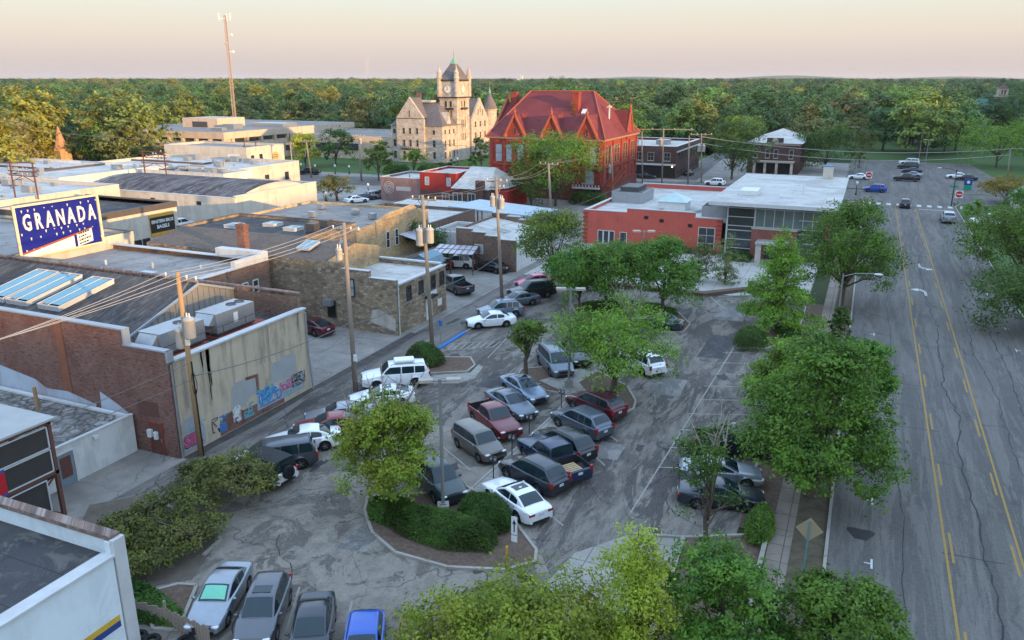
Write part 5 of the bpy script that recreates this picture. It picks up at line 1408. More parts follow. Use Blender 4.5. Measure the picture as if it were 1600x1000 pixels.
# stepped parapet brick garage
SB = thing('stepped_brick_building', 'brick building with white roof and stepped white capped parapets beside the alley', 'building', (-42, 93, 0))
b = B(); st_ = B()
steps = [(-46.6,-44.4,5.0),(-44.4,-42.6,4.65),(-42.6,-40.8,4.3),(-40.8,-38.4,3.95)]
for x0, x1, z in steps:
    b.box(x0,x1,88.6,88.95,0,z); st_.box(x0-.05,x1+.05,88.55,89.0,z,z+.1); b.box(x0,x1,99.6,99.95,0,z+.3); st_.box(x0-.05,x1+.05,99.5,100,z+.3,z+.42)
b.box(-46.6,-46.3,88.95,99.6,0,4.9); b.build('wall', BRICKBR, SB); st_.build('coping', CAPW, SB)
b = B(); b.box(-38.7,-38.38,88.95,99.6,0,3.6); b.build('white_wall', WHITEWALL, SB)
b = B(); b.add([(-46.3,88.95,4.7),(-38.4,88.95,3.6),(-38.4,99.6,3.6),(-46.3,99.6,4.7)], [(0,1,2,3)]); b.build('roof', RF_WHITE, SB)
skylight(SB, [(-43.4,92.6,4.3),(-41.4,92.6,4.02),(-41.4,94,4.02),(-43.4,94,4.3)], .1, PANE, 'roof_hatch')
win(SB,'N',88.6,-43.4,2.0,1.1,1.1,PANEPALE,FRW)
lettering(SB, 'faded_lettering', 'ALTA', 'N', 88.6, -40.3, 1.0, .7, CAPW, .0, .03, 1, .004) if False else None
b = B(); b.beam((-46.2,88.0,3.0),(-40.2,87.9,.5),.35,.12); b.build('stair_stringer', STEELD, SB)
# courtyard things
SH = thing('garden_shed', 'small blue gambrel roofed shed with white trim', 'shed', (-46.6, 80.5, 0))
b = B(); P = [(-1.5,0),(1.5,0),(1.5,2.1),(1.15,2.9),(0,3.4),(-1.15,2.9),(-1.5,2.1)]
b.add([(-46.6+x,79.2,z) for x, z in P]+[(-46.6+x,82.4,z) for x, z in P], [tuple(range(7)),tuple(range(13,6,-1))]+[(i,7+i,7+(i+1)%7,(i+1)%7) for i in (0,1,6)])
b.build('wall', flat('shed_blue', (.14,.26,.34), sc=2), SH)
b = B()
for i in (2,3,4,5): x0,z0=P[i]; x1,z1=P[(i+1)%7]; b.add([(-46.6+x0*1.06,79.0,z0+.05),(-46.6+x1*1.06,79.0,z1+.05),(-46.6+x1*1.06,82.6,z1+.05),(-46.6+x0*1.06,82.6,z0+.05)], [(0,1,2,3)])
b.build('roof', flat('shed_roof', (.20,.30,.36), sc=2), SH)
b = B(); fbox(b,'N',79.2,-47.6,-47.45,.1,2.0,.01,.05); fbox(b,'N',79.2,-45.75,-45.6,.1,2.0,.01,.05); fbox(b,'N',79.2,-47.45,-45.75,1.88,2.0,.01,.048); 
for i in (2,3,4,5): x0,z0=P[i]; x1,z1=P[(i+1)%7]; b.beam((-46.6+x0,79.17,z0),(-46.6+x1,79.17,z1),.06,.12)
b.build('trim', WHITEP, SH)
b = B(); fbox(b,'N',79.2,-47.4,-45.8,.1,1.85,.01,.035); b.build('door', flat('shed_door', (.20,.34,.42), sc=2), SH)
CP = thing('carport', 'timber carport with translucent panelled roof over two parked cars', 'carport', (-45, 87, 0))
c4 = [G(690,415), G(742,420), G(745,405), G(703,402)]
b = B(); n = 5
r0, r1, r2_, r3 = Vector((-48.2,84.2,2.5)), Vector((-42.6,85.2,2.5)), Vector((-43.2,88.2,3.0)), Vector((-48.4,87.6,3.0))
b.poly([r0,r1,r2_,r3]); b.build('roof', flat('translucent_sheet', (.48,.47,.50), (.36,.36,.40), 1.0, .4), CP)
b = B()
for k in range(8): b.beam(r0.lerp(r1,k/7)+Vector((0,0,.03)), r3.lerp(r2_,k/7)+Vector((0,0,.03)), .06,.05)
for k in range(3): b.beam(r0.lerp(r3,k/2)+Vector((0,0,.04)), r1.lerp(r2_,k/2)+Vector((0,0,.04)), .05,.05)
for p in (r0,r1,r2_,r3,r0.lerp(r1,.5)): b.beam((p.x,p.y,0),(p.x,p.y,p.z),.14)
b.build('frame', RUST, CP)
wt = thing('water_tank', 'white round water tank with a teal crate in the stone courtyard', 'tank', (-52.5, 76.5, 0))
wt.location = G(627,395)
b = B(); b.lathe((0,0,0), [(.001,0),(1.0,0),(1.05,.2),(1.05,1.3),(.8,1.6),(.3,1.75),(.001,1.75)], 18); b.build('tank_shell', WHITEP, wt, True, local=True)
b = B(); b.lathe((0,0,1.74), [(.3,0),(.3,.12),(.001,.12)], 12); b.build('lid', WHITEP, wt, local=True)
dk = thing('back_deck', 'timber back deck with a striped awning behind the tan stone gable', 'deck', (-54, 83, 0))
b = B(); b.box(-54.15,-50.5,82,90,.9,1.05); b.build('floor', WOODPOLE, dk)
b = B()
for k in range(20): b.box(-50.6,-50.5,82+k*.4,82.3+k*.4,1.05,2.0)
b.build('railing', WOODPOLE, dk)
b = B(); b.add([(-54.1,87,3.9),(-51.5,87,3.3),(-51.5,91.5,3.3),(-54.1,91.5,3.9)], [(0,1,2,3)]); b.build('awning', flat('awning_stripe', (.46,.44,.50), sc=2), dk)

# --- red museum
Mu = thing('red_brick_museum', 'large romanesque red brick museum with steep red tile hip roof and gabled dormers', 'building', (-58, 162, 0))
X0, X1, Y0, Y1, EV = -70.8, -46.7, 150.0, 174.6, 11.6
b = B(); b.box(X0,X1,Y0,Y1,0,EV); 
for x in (-70.3,-67.5,-65.4,-62.4,-56.5,-52.6,-50.4,-47.2): b.box(x-.35,x+.35,Y0-.25,Y0+.1,3.6,EV-.25)
for y in (150.6,156.5,162.5,168.5,174): b.box(X1-.1,X1+.25,y-.35,y+.35,3.6,EV-.25)
b.box(X0-.12,X1+.12,Y0-.3,Y0-.001,6.3,6.6); b.box(X1+.001,X1+.3,Y0,Y1,6.3,6.6); b.build('wall', MUSBRICK, Mu)
b = B(); b.box(X0-.2,X1+.2,Y0-.35,Y0-.001,0,3.0); b.box(X1+.001,X1+.35,Y0,Y1,0,3.0); b.build('stone_base', stone('dark_red_stone', [(.16,.05,.04),(.20,.06,.045),(.12,.04,.035)], (.10,.05,.045), 1.2), Mu)
b = B(); b.box(X0-.5,X1+.5,Y0-.5,Y1+.5,EV,EV+.35); b.build('eaves', flat('gutter_tan', (.30,.20,.14), sc=1), Mu)
E0, E1, F0, F1, RH = X0-.6, X1+.6, Y0-.6, Y1+.6, 20.6
b = B(); ra, rb_ = (-67.0,162.8,RH), (-53.0,162.8,RH); z = EV+.36
def hip(b, nsub=1):
    b.add([(E0,F0,z),(E1,F0,z),rb_,ra],[(0,1,2,3)]); b.add([(E1,F0,z),(E1,F1,z),rb_],[(0,1,2)]); b.add([(E1,F1,z),(E0,F1,z),ra,rb_],[(0,1,2,3)]); b.add([(E0,F1,z),(E0,F0,z),ra],[(0,1,2)])
hip(b); b.build('roof', RF_RED, Mu)
b = B()
for e, r in (((E0,F0,z),ra),((E1,F0,z),rb_),((E1,F1,z),rb_),(ra,rb_)): b.tube([Vector(e)+Vector((0,0,.05)), Vector(r)+Vector((0,0,.05))], .16, 6)
b.build('ridge_tiles', RUSTRED, Mu)
def rzf(y): return z+(RH-z)*(y-F0)/(162.8-F0)
def gdormer(xc, w, zt, name):
    d = B(); y0 = Y0-.35; zb = EV-.6; yb = F0+(zt-z)/(RH-z)*(162.8-F0)+.2; zs_ = EV+.6
    d.add([(xc-w/2,y0,zb),(xc+w/2,y0,zb),(xc+w/2,y0,zs_),(xc,y0,zt),(xc-w/2,y0,zs_)], [(0,1,2,3,4)])
    d.box(xc-w/2,xc+w/2,y0+.02,y0+1.5,zb,zs_)
    o = d.build(name, MUSBRICK, Mu)
    r = B(); r.add([(xc-w/2-.3,y0-.15,zs_-.25),(xc,y0-.15,zt+.15),(xc,yb,zt+.15),(xc-w/2-.3,F0+2.2,zs_-.25)], [(0,1,2,3)]); r.add([(xc+w/2+.3,y0-.15,zs_-.25),(xc,y0-.15,zt+.15),(xc,yb,zt+.15),(xc+w/2+.3,F0+2.2,zs_-.25)], [(3,2,1,0)])
    r.build('dormer_roof', RF_RED, o)
    t = B()
    t.beam((xc-w/2-.3,y0-.2,zs_-.2),(xc,y0-.2,zt+.2),.3,.35); t.beam((xc+w/2+.3,y0-.2,zs_-.2),(xc,y0-.2,zt+.2),.3,.35); t.lathe((xc,y0-.1,zt+.1), [(.28,0),(.18,.3),(.32,.6),(.12,.9),(.03,1.6)], 8)
    for s in (-1,1): t.lathe((xc+s*w/2,y0-.05,zs_-.3), [(.3,0),(.3,.5),(.14,.9),(.04,1.5)], 8)
    t.build('gable_trim', flat('terracotta', (.40,.105,.055), sc=2), o)
    win(o,'N',y0,xc,EV+.9,.5,1.3,PANE,FRR,(1,1),True)
for xc in (-65.0,-57.2,-49.9): gdormer(xc, 4.0, EV+4.6, 'dormer')
d = B(); y1, y2 = 165.6, 169.2; xf = X1+.35
d.add([(xf,y1,EV-.6),(xf,y2,EV-.6),(xf,y2,EV+1.2),(xf,(y1+y2)/2,EV+5.2),(xf,y1,EV+1.2)], [(0,1,2,3,4)]); d.box(xf-1.5,xf-.02,y1,y2,EV-.6,EV+1.2); o = d.build('dormer', MUSBRICK, Mu)
r = B(); ym = (y1+y2)/2; r.add([(xf+.1,y1-.3,EV+.95),(xf+.1,ym,EV+5.3),(xf-5.5,ym,EV+5.3),(xf-2.2,y1-.3,EV+.95)], [(3,2,1,0)]); r.add([(xf+.1,y2+.3,EV+.95),(xf+.1,ym,EV+5.3),(xf-5.5,ym,EV+5.3),(xf-2.2,y2+.3,EV+.95)], [(0,1,2,3)]); r.build('dormer_roof', RF_RED, o)
t = B(); t.beam((xf+.1,y1-.2,EV+1),(xf+.1,ym,EV+5.3),.3,.3); t.beam((xf+.1,y2+.2,EV+1),(xf+.1,ym,EV+5.3),.3,.3); t.lathe((xf,ym,EV+5.2), [(.28,0),(.18,.3),(.3,.6),(.03,1.5)], 8); t.build('gable_trim', flat('terracotta_w', (.40,.105,.055), sc=2), o)
# east wing with stepped gable, chimneys, vents
b = B(); b.box(-72.6,X0,155.5,170.5,0,EV); b.add([(-72.4,155.5,EV),(-72.4,170.5,EV),(-72.4,163,18.4)], [(0,1,2)]); b.build('east_wing', MUSBRICK, Mu)
b = B(); b.add([(-72.5,155.0,EV),(-68,155.0,EV),(-65,163,18.2),(-72.5,163,18.2)], [(0,1,2,3)]); b.add([(-72.5,171,EV),(-68,171,EV),(-65,163,18.2),(-72.5,163,18.2)], [(3,2,1,0)]); b.build('wing_roof', RF_RED, Mu)
b = B(); b.beam((-72.6,154.9,EV+.3),(-72.6,163,18.8),.5,.5); b.beam((-72.6,171.1,EV+.3),(-72.6,163,18.8),.5,.5); b.lathe((-72.6,163,18.7), [(.4,0),(.3,.5),(.05,1.5)], 8); b.build('gable_trim', flat('terracotta_e', (.38,.095,.05), sc=2), Mu)
b = B(); b.box(-55.6,-54.3,157.0,158.6,rzf(157)-.5,20.3); b.box(-55.7,-54.2,156.9,158.7,20.3,20.6); o = b.build('chimney', MUSBRICK, Mu)
b = B(); b.box(-71.4,-70.0,162,163.5,14,20.4); b.build('chimney', MUSBRICK, Mu)
b = B(); b.cyl(-48.9,160.5,14.5,18.0,.2,.2,8); b.box(-49.3,-48.5,160.1,160.9,17.5,17.8); b.build('roof_vent', CAPW, Mu)
skylight(Mu, [(-53.4,156.2,rzf(156.2)+.05),(-52.5,156.2,rzf(156.2)+.05),(-52.5,157.4,rzf(157.4)+.05),(-53.4,157.4,rzf(157.4)+.05)], .12, WHITEP, 'roof_hatch')
for x in (-68.7,-66.4,-63.9,-58.6,-57.2,-55.8,-53.6,-48.6): win(Mu,'N',Y0,x,7.0,1.45,3.5,PANEPALE,FRR,(1,2))
for x in (-68.6,-66.4,-64): win(Mu,'N',Y0,x,3.6,.9,2.0,PANE,FRR,(1,2),True)
win(Mu,'N',Y0,-49.6,3.2,2.7,3.1,PANEPALE,FRR,(1,2),True)
b = B(); b.box(-52.4,-46.9,148.6,Y0-.3,2.5,2.75); 
for k in range(9): b.box(-52.3+k*.66,-52.1+k*.66,148.65,148.8,2.75,3.3)
b.build('balustrade', CAPW, Mu)
for y in (152.4,154.2,158.6,160.4,164.6,166.4,170.6,172.4): win(Mu,'W',X1,y,7.0,1.1,3.4,PANE,flat('tan_frame',(.34,.22,.14),sc=2) if y < 154 else bpy.data.materials['tan_frame'],(1,2))
for y in (153.5,159,165,171): win(Mu,'W',X1,y,3.3,1.5,2.3,PANE,FRR,(2,1),True)
b = B()
for k in range(14): b.beam((X1+.6,151+k*.8,3.0+k*.18),(X1+1.8,151+k*.8,3.0+k*.18),.06,.5)
for s in (.6,1.8): b.beam((X1+s,150.5,3.8),(X1+s,162,6.6),.05); b.beam((X1+s,150.5,2.8),(X1+s,162,5.6),.08)
b.build('fire_stair', RUSTRED, Mu)

# --- courthouse
Ct = thing('courthouse', 'pale limestone courthouse with a tall clock tower lit by low sun', 'building', (-117, 220, 0))
b = B(); b.box(-127.5,-110.8,203.4,214,0,10.2); b.box(-125.2,-116.2,202.6,203.4,0,12.2); b.add([(-125.2,202.6,12.4),(-116.2,202.6,12.4),(-120.7,202.6,18.2)], [(0,1,2)]); b.add([(-125.2,203.3,12.4),(-116.2,203.3,12.4),(-120.7,203.3,18.2)], [(2,1,0)])
b.add([(-125.2,202.6,12.4),(-120.7,202.6,18.2),(-120.7,203.3,18.2),(-125.2,203.3,12.4)], [(3,2,1,0)]); b.add([(-116.2,202.6,12.4),(-120.7,202.6,18.2),(-120.7,203.3,18.2),(-116.2,203.3,12.4)], [(0,1,2,3)])
b.box(-127.5,-113.0,214,246,0,10.4); b.box(-113.0,-110.9,222.3,234.2,0,11.2)
b.add([(-110.9,222.3,11.2),(-110.9,234.2,11.2),(-110.9,228.3,17.6)], [(0,1,2)]); b.add([(-111.5,222.3,11.2),(-111.5,234.2,11.2),(-111.5,228.3,17.6)], [(2,1,0)]); b.add([(-110.9,222.3,11.2),(-110.9,228.3,17.6),(-111.5,228.3,17.6),(-111.5,222.3,11.2)], [(3,2,1,0)]); b.build('wall', COURTSTONE, Ct)
b = B(); z = 10.45
def hipr(b, x0,x1,y0,y1,z,zr,ra,rb2): b.add([(x0,y0,z),(x1,y0,z),(x1,y1,z),(x0,y1,z),(*ra,zr),(*rb2,zr)], [(0,1,5,4),(1,2,5),(2,3,4,5),(3,0,4)] if ra[0] != rb2[0] else [(0,1,4),(1,2,5,4),(2,3,5),(3,0,4,5)])
hipr(b,-127.9,-110.4,203.0,217,z-.2,16.4,(-122.5,210),(-115.5,210)); hipr(b,-127.9,-112.6,213,246.4,z,16.2,(-120.5,219),(-120.5,240))
b.add([(-125.4,203.2,12.5),(-120.7,203.2,18.0),(-120.7,209,18.0),(-125.4,206,12.5)], [(0,1,2,3)]); b.add([(-116.8,203.2,12.5),(-120.7,203.2,18.0),(-120.7,209,18.0),(-116.8,206,12.5)], [(3,2,1,0)])
b.add([(-111.4,222.2,11.3),(-111.4,228.3,17.4),(-120,228.3,17.4),(-115,222.2,11.3)], [(0,1,2,3)]); b.add([(-111.4,234.3,11.3),(-111.4,228.3,17.4),(-120,228.3,17.4),(-115,234.3,11.3)], [(3,2,1,0)]); b.build('roof', RF_SLATE, Ct)
T = (-116.2,-110.6,212.4,220.3)
b = B(); b.box(T[0],T[1],T[2],T[3],0,22.5); 
for k in range(3): b.box(T[1]-.01,T[1]+.12,T[2]+1.4+k*1.9,T[2]+1.6+k*1.9,8,17.3)
for zz in (11.8,17.4): b.box(T[0]-.18,T[1]+.18,T[2]-.18,T[3]+.18,zz,zz+.35)
tw = b.build('tower', COURTSTONE, Ct)
b = B(); b.box(T[0]-.45,T[1]+.45,T[2]-.45,T[3]+.45,17.76,18.15); b.box(T[0]-.3,T[1]+.3,T[2]-.3,T[3]+.3,22.5,22.95); b.build('cornice', FRD, tw)
b = B(); xm, ym = (T[0]+T[1])/2, (T[2]+T[3])/2; z0 = 22.96
c4 = [(T[0]-.1,T[2]-.1,z0),(T[1]+.1,T[2]-.1,z0),(T[1]+.1,T[3]+.1,z0),(T[0]-.1,T[3]+.1,z0)]; m4 = [(xm+(p[0]-xm)*.22,ym+(p[1]-ym)*.22,27.4) for p in c4]
b.add(c4+m4, [(i,(i+1)%4,4+(i+1)%4,4+i) for i in range(4)]); b.build('spire_roof', RF_SLATE, tw)
b = B(); b.add([(xm+(p[0]-xm)*1.3,ym+(p[1]-ym)*1.3,27.3) for p in m4]+[(xm,ym,29.2)], [(0,1,4),(1,2,4),(2,3,4),(3,0,4)]); b.tube([(xm,ym,29),(xm,ym,31.4)],[.12,.03],6); b.ell((xm,ym,29.9),(.2,.2,.2),8); b.build('copper_cap', flat('verdigris', (.20,.36,.28), sc=2), tw)
b = B()
for sx in (T[0],T[1]):
    for sy in (T[2],T[3]): b.lathe((sx,sy,18.15), [(.7,0),(.7,5.0),(.9,5.1),(.9,5.4),(.7,5.5),(.65,6.5),(.75,6.7),(.35,7.5),(.12,8.2),(.16,8.5),(.02,9.2)], 10)
b.build('turret', COURTSTONE, tw)
for face, c, u in (('N',T[2],xm),('W',T[1],ym)):
    q = B()
    P_ = [fmap(face,c,u+1.15*math.cos(t*PI/12),20.35+1.15*math.sin(t*PI/12),.06) for t in range(24)]
    q.poly(P_ if face == 'N' else P_); o = q.build('clock_face', flat('clock_white', (.74,.72,.66), sc=2), tw)
    q = B(); q.beam(fmap(face,c,u,20.35,.1),fmap(face,c,u-.65,19.95,.1),.14,.04); q.beam(fmap(face,c,u,20.35,.1),fmap(face,c,u-.35,21.2,.1),.1,.04); q.build('hands', BLACKP, o)
    q = B(); q.tube([fmap(face,c,u+1.2*math.cos(t*PI/12),20.35+1.2*math.sin(t*PI/12),.1) for t in range(25)],.1,5)
    for t in range(12): q.beam(fmap(face,c,u+.8*math.cos(t*PI/6),20.35+.8*math.sin(t*PI/6),.08),fmap(face,c,u+1.2*math.cos(t*PI/6),20.35+1.0*math.sin(t*PI/6),.08),.09,.03)
    q.build('dial', FRS, o)
    for s in (-.8,.8): win(tw,face,c,u+s,15.2,.8,1.8,PANEDARK,FRS,(1,1))
    q = B(); fbox(q,face,c,u-1.7,u+1.7,14.5,15.1,0,.7); q.build('balcony', FRD, tw)
    for s in (-1.1,0,1.1): win(tw,face,c,u+s,9.4 if face == 'W' else 12.2,.45,2.2,PANEDARK,FRS); 
for s in (-1.1,0,1.1): win(tw,'W',T[1],ym+s,5.6,.45,2.2,PANEDARK,FRS)
for x, zz in ((-126.4,8.0),(-113.4,7.9)): win(Ct,'N',203.4,x,zz,.9,1.3,PANE,FRS)
for x in (-122.8,-120.7,-118.4): win(Ct,'N',202.6,x,8.0,.8,1.7,PANE,FRS,(1,2)); win(Ct,'N',202.6,x,4.5,.85,2.0,PANE,FRS,(1,2),True); win(Ct,'N',202.6,x,1.3,.9,1.9,PANE,FRS,(1,2))
win(Ct,'N',202.6,-120.7,12.6,.4,2.0,PANEDARK,FRS)
for x in (-126.4,-113.4): win(Ct,'N',203.4,x,4.4,.9,2.1,PANE,FRS,(1,2),True); win(Ct,'N',203.4,x,1.2,.9,1.9,PANE,FRS,(1,2))
for y in (205.2,207.8,210.4):
    for zz, h, ar in ((1.2,1.9,False),(4.4,2.0,True),(8.0,1.3,False)): win(Ct,'W',-110.8,y,zz,.8,h,PANE,FRS,(1,2),ar)
for y in (225,228.3,231.6):
    for zz, h in ((2,1.9),(5.6,1.9),(9,1.7)): win(Ct,'W',-110.9,y,zz,.9,h,PANE,FRS,(1,2))
for y in (226.8,228.3,229.8): win(Ct,'W',-110.9,y,12.4+(.8 if y == 228.3 else 0),.5,1.9,PANE,FRS)
b = B(); fbox(b,'N',202.6,-123.6,-117.4,3.7,3.95,0,.9)
for k in range(10): fbox(b,'N',202.6,-123.8+k*.66,-123.7+k*.66,3.95,4.5,.78,.88)
b.build('balcony', FRD, Ct)
b = B(); b.lathe((-111.6,236.8,0), [(2.2,0),(2.2,13.6),(2.5,13.7),(2.5,14.0)], 14); o = b.build('corner_turret', COURTSTONE, Ct)
b = B(); b.lathe((-111.6,236.8,14.0), [(2.6,0),(.45,4.6),(.3,4.9)], 14); b.build('cone_roof', RF_SLATE, o)
b = B(); b.lathe((-111.6,236.8,18.8), [(.5,0),(.05,2.0),(.04,4)], 8); b.build('finial', bpy.data.materials['verdigris'], o)
b = B(); b.box(-125,-123.4,214,215.6,14,19.3); b.box(-120.6,-119.8,217,217.8,14,18.6); b.build('chimney', BRICKBR, Ct)
b = B(); b.add([(-110.85,206.4,10.3),(-110.85,209.2,10.3),(-110.85,207.8,14.0)], [(0,1,2)]); b.add([(-110.9,206.4,10.3),(-110.9,207.8,14.0),(-114,207.8,14.0)], [(0,1,2)]); b.add([(-110.9,209.2,10.3),(-110.9,207.8,14.0),(-114,207.8,14.0)], [(2,1,0)]); b.build('dormer', COURTSTONE, Ct)
b = B(); b.box(-123,-117.5,209.5,212.5,16.6,17.2); b.build('roof_deck', RF_WHITE, Ct)

# --- dark brick block at the corner
DB = flat_building('dark_brick_block', 'two storey dark brick corner block with pale cornice and white roof', -68, -41.8, 193.2, 222, 7.6, BRICKDK, RF_WHITE, CAPW, .6, copw=.8)
for x in (-56,-51,-48,-44): win(DB,'N',193.2,x,4.2,1.5,1.9,PANE,flat('tan_trim',(.42,.35,.27),sc=2) if x == -56 else bpy.data.materials['tan_trim'],(2,2),sill=True)
b = B(); fbox(b,'N',193.2,-60,-41.9,.3,3.0,.02,.05); b.build('shopfront', PANEDARK, DB)
b = B(); fbox(b,'N',193.2,-60,-41.85,3.1,3.5,.0,.5); fbox(b,'W',-41.8,193.3,222,6.2,6.5,0,.25); b.build('cornice', CAPW, DB)
for k in range(7): win(DB,'W',-41.8,196+k*3.7,4.2,1.1,1.8,PANE,FRD,(1,2)); win(DB,'W',-41.8,196+k*3.7,1.0,1.1,1.8,PANE,FRD,(1,2))
b = B(); b.box(-58,-54,200,204,7.05,8.4); b.box(-50,-47,206,210,7.05,8.2); b.box(-62,-60,212,214,7.05,8.6); b.build('roof_plant', STEEL, DB)
b = B(); b.ell((-42.6,192.9,2.9),(.14,.14,.2),8); lm, lt, lp = newmat('lit_lamp'); lp.inputs['Emission Color'].default_value = (1,.5,.15,1); lp.inputs['Emission Strength'].default_value = 6; b.build('wall_lamp', lm, DB)
# --- red stucco community building and the glass-fronted hall
RBd = thing('red_stucco_building', 'low red stucco building with stepped parapet and pale flat roof', 'building', (-26, 122, 0))
b = B()
for x0, x1, z in ((-36.6,-30.2,4.95),(-30.2,-20.6,5.5),(-20.6,-16.9,4.85)): b.box(x0,x1,109.4,109.8,0,z)
b.box(-36.6,-36.2,109.8,141,0,4.9); b.box(-36.2,-17,140.6,141,0,5.2); b.build('wall', REDSTUCCO, RBd)
b = B()
for x0, x1, z in ((-36.65,-30.2,4.95),(-30.2,-20.6,5.5),(-20.6,-16.9,4.85)): b.box(x0,x1,109.35,109.85,z,z+.1)
b.box(-36.65,-36.15,109.85,141,4.9,5.0); b.box(-36.15,-17,140.55,141.05,5.2,5.3); b.build('coping', CAPW, RBd)
b = B(); b.box(-36.2,-16.5,109.8,140.6,4.3,4.5); b.build('roof', RF_WHITE, RBd)
b = B(); 
for k in range(8): b.box(-36.72,-36.0,109.3,109.42,.2+k*.6,.5+k*.6)
b.build('quoins', flat('quoin_red', (.36,.06,.045), sc=2), RBd); b = B()
for k in range(8): b.box(-17.6,-16.88,109.3,109.42,.2+k*.6,.5+k*.6)
b.build('quoins', bpy.data.materials['quoin_red'], RBd)
for i in range(3): win(RBd,'N',109.4,-34.0+i*.85,.3,.75,1.85,PANE,FRW)
door(RBd,'N',109.4,-30.6,.05,.9,2.0,PANE,FRW)
win(RBd,'N',109.4,-18.9,.4,2.2,3.2,PANE,FRW,(2,3))
for x, z in ((-27.4,4.2),(-25.2,3.9),(-21.2,3.5)): b = B(); fbox(b,'N',109.4,x-.3,x+.3,z,z+.45,.01,.05); b.build('louvre', BLACKP, RBd)
b = B(); b.box(-36,-31.0,121,128,4.5,6.2); b.box(-35.6,-31.4,120.99,121.05,4.6,6.1); 
b.build('screen_wall', STEEL, RBd)
b = B(); b.box(-35.8,-31.2,121.2,127.8,6.2,6.25); b.box(-34.9,-32.0,122,127,6.25,6.9); b.build('air_plant', STEELD, RBd)
b = B(); b.box(-27.6,-23.6,117,121,4.5,5.7); b.build('lantern_wall', WHITEP, RBd)
b = B(); b.add([(-27.9,116.7,5.7),(-23.3,116.7,5.7),(-23.3,121.3,5.7),(-27.9,121.3,5.7),(-25.6,119,6.9)], [(0,1,4),(1,2,4),(2,3,4),(3,0,4)]); b.build('lantern_roof', flat('pale_green_glass', (.46,.60,.56), sc=1, rough=.3), RBd)
b = B(); 
for x0,x1,y0,y1 in ((-20.4,-17,113,113.1),(-20.4,-17,118,118.1),(-20.4,-20.3,113.1,118),(-17.1,-17,113.1,118)): b.box(x0,x1,y0,y1,4.5,6.0)
b.build('screen_wall', STEEL, RBd)
b = B()
for p, q in (((-32,111,4.6),(-26,118,4.6)),((-24.5,112,4.6),(-21,119,4.6)),((-23.7,112,4.6),(-20.2,119,4.6))): b.beam(p,q,.16,.12)
b.build('roof_pipes', STEEL, RBd)
GHl = thing('glass_hall', 'glass fronted hall with broad overhanging pale flat roof and red brick panel', 'building', (-10, 124, 0))
b = B(); b.box(-18.3,-2.4,106.4,142,7.25,7.65); b.build('roof', RF_WHITE, GHl)
b = B(); b.box(-18.4,-2.3,106.3,106.4,7.2,7.68); b.box(-2.4,-2.3,106.4,142,7.2,7.68); b.box(-18.4,-18.3,106.4,142,7.2,7.68); b.build('fascia', CAPW, GHl)
b = B(); b.box(-16.2,-4.0,109.0,140,0,7.24); b.build('glass_wall', glass('hall_glass', (.045,.055,.055), .05), GHl)
b = B(); fbox(b,'N',109.0,-12.6,-4.2,4.3,6.6,.01,.04); b.build('upper_glazing', glass('pale_hall_glass', (.15,.19,.18), .08), GHl)
b = B(); fbox(b,'N',109.0,-12.9,-7.2,.0,4.05,.01,.5); fbox(b,'W',-4.0,109.2,139,0,3.4,.01,.3); b.build('brick_panel', brick('hall_brick', (.34,.10,.075), (.26,.075,.06), (.24,.15,.13)), GHl)
b = B()
for z in (1.2,2.4,3.6,4.2,5.4,6.6): fbox(b,'N',109.0,-16.2,-12.7,z,z+.1,.02,.12); fbox(b,'N',109.0,-7.1,-4.0,z,z+.1,.02,.12)
for z in (4.2,6.6): fbox(b,'N',109.0,-12.7,-7.1,z,z+.12,.03,.13)
for k in range(8): x = -12.6+k*1.2; fbox(b,'N',109.0,x-.05,x+.05,4.3,6.6,.03,.11)
fbox(b,'N',109.0,-16.3,-16.1,0,7.2,.03,.15); fbox(b,'N',109.0,-12.75,-12.6,0,7.2,.03,.14); fbox(b,'N',109,-12.95,-7.15,4.05,4.18,.0,.55); b.build('mullions', CAPW, GHl)
b = B(); b.box(-12.0,-8.0,105.6,108.49,2.55,2.75); b.build('porch_roof', RF_WHITE, GHl)
b = B(); b.box(-11.9,-11.2,105.8,106.4,.06,2.55); b.box(-8.8,-8.1,105.8,106.4,.06,2.55); b.build('porch_piers', stone('pier_stone', [(.42,.39,.35),(.48,.44,.4)], (.4,.37,.33), 1.4), GHl)
b = B(); fbox(b,'N',109.0,-11.0,-9.2,.08,2.3,.52,.56); b.build('door', PANE, GHl)
b = B(); b.box(-6.2,-4.7,139.0,140.5,7.66,9.6); b.build('vent_shaft', CREAM, GHl); b = B(); b.box(-6.3,-4.6,138.9,140.6,9.6,9.72); b.build('shaft_cap', flat('blue_cap', (.10,.25,.40), sc=2), GHl)
b = B(); b.box(-15.6,-13.2,114,118,7.66,8.3); b.build('roof_plant', WHITEP, GHl); b = B(); b.cyl(-7.6,119,7.66,8.7,.12); b.build('vent_pipe', WHITEP, GHl)
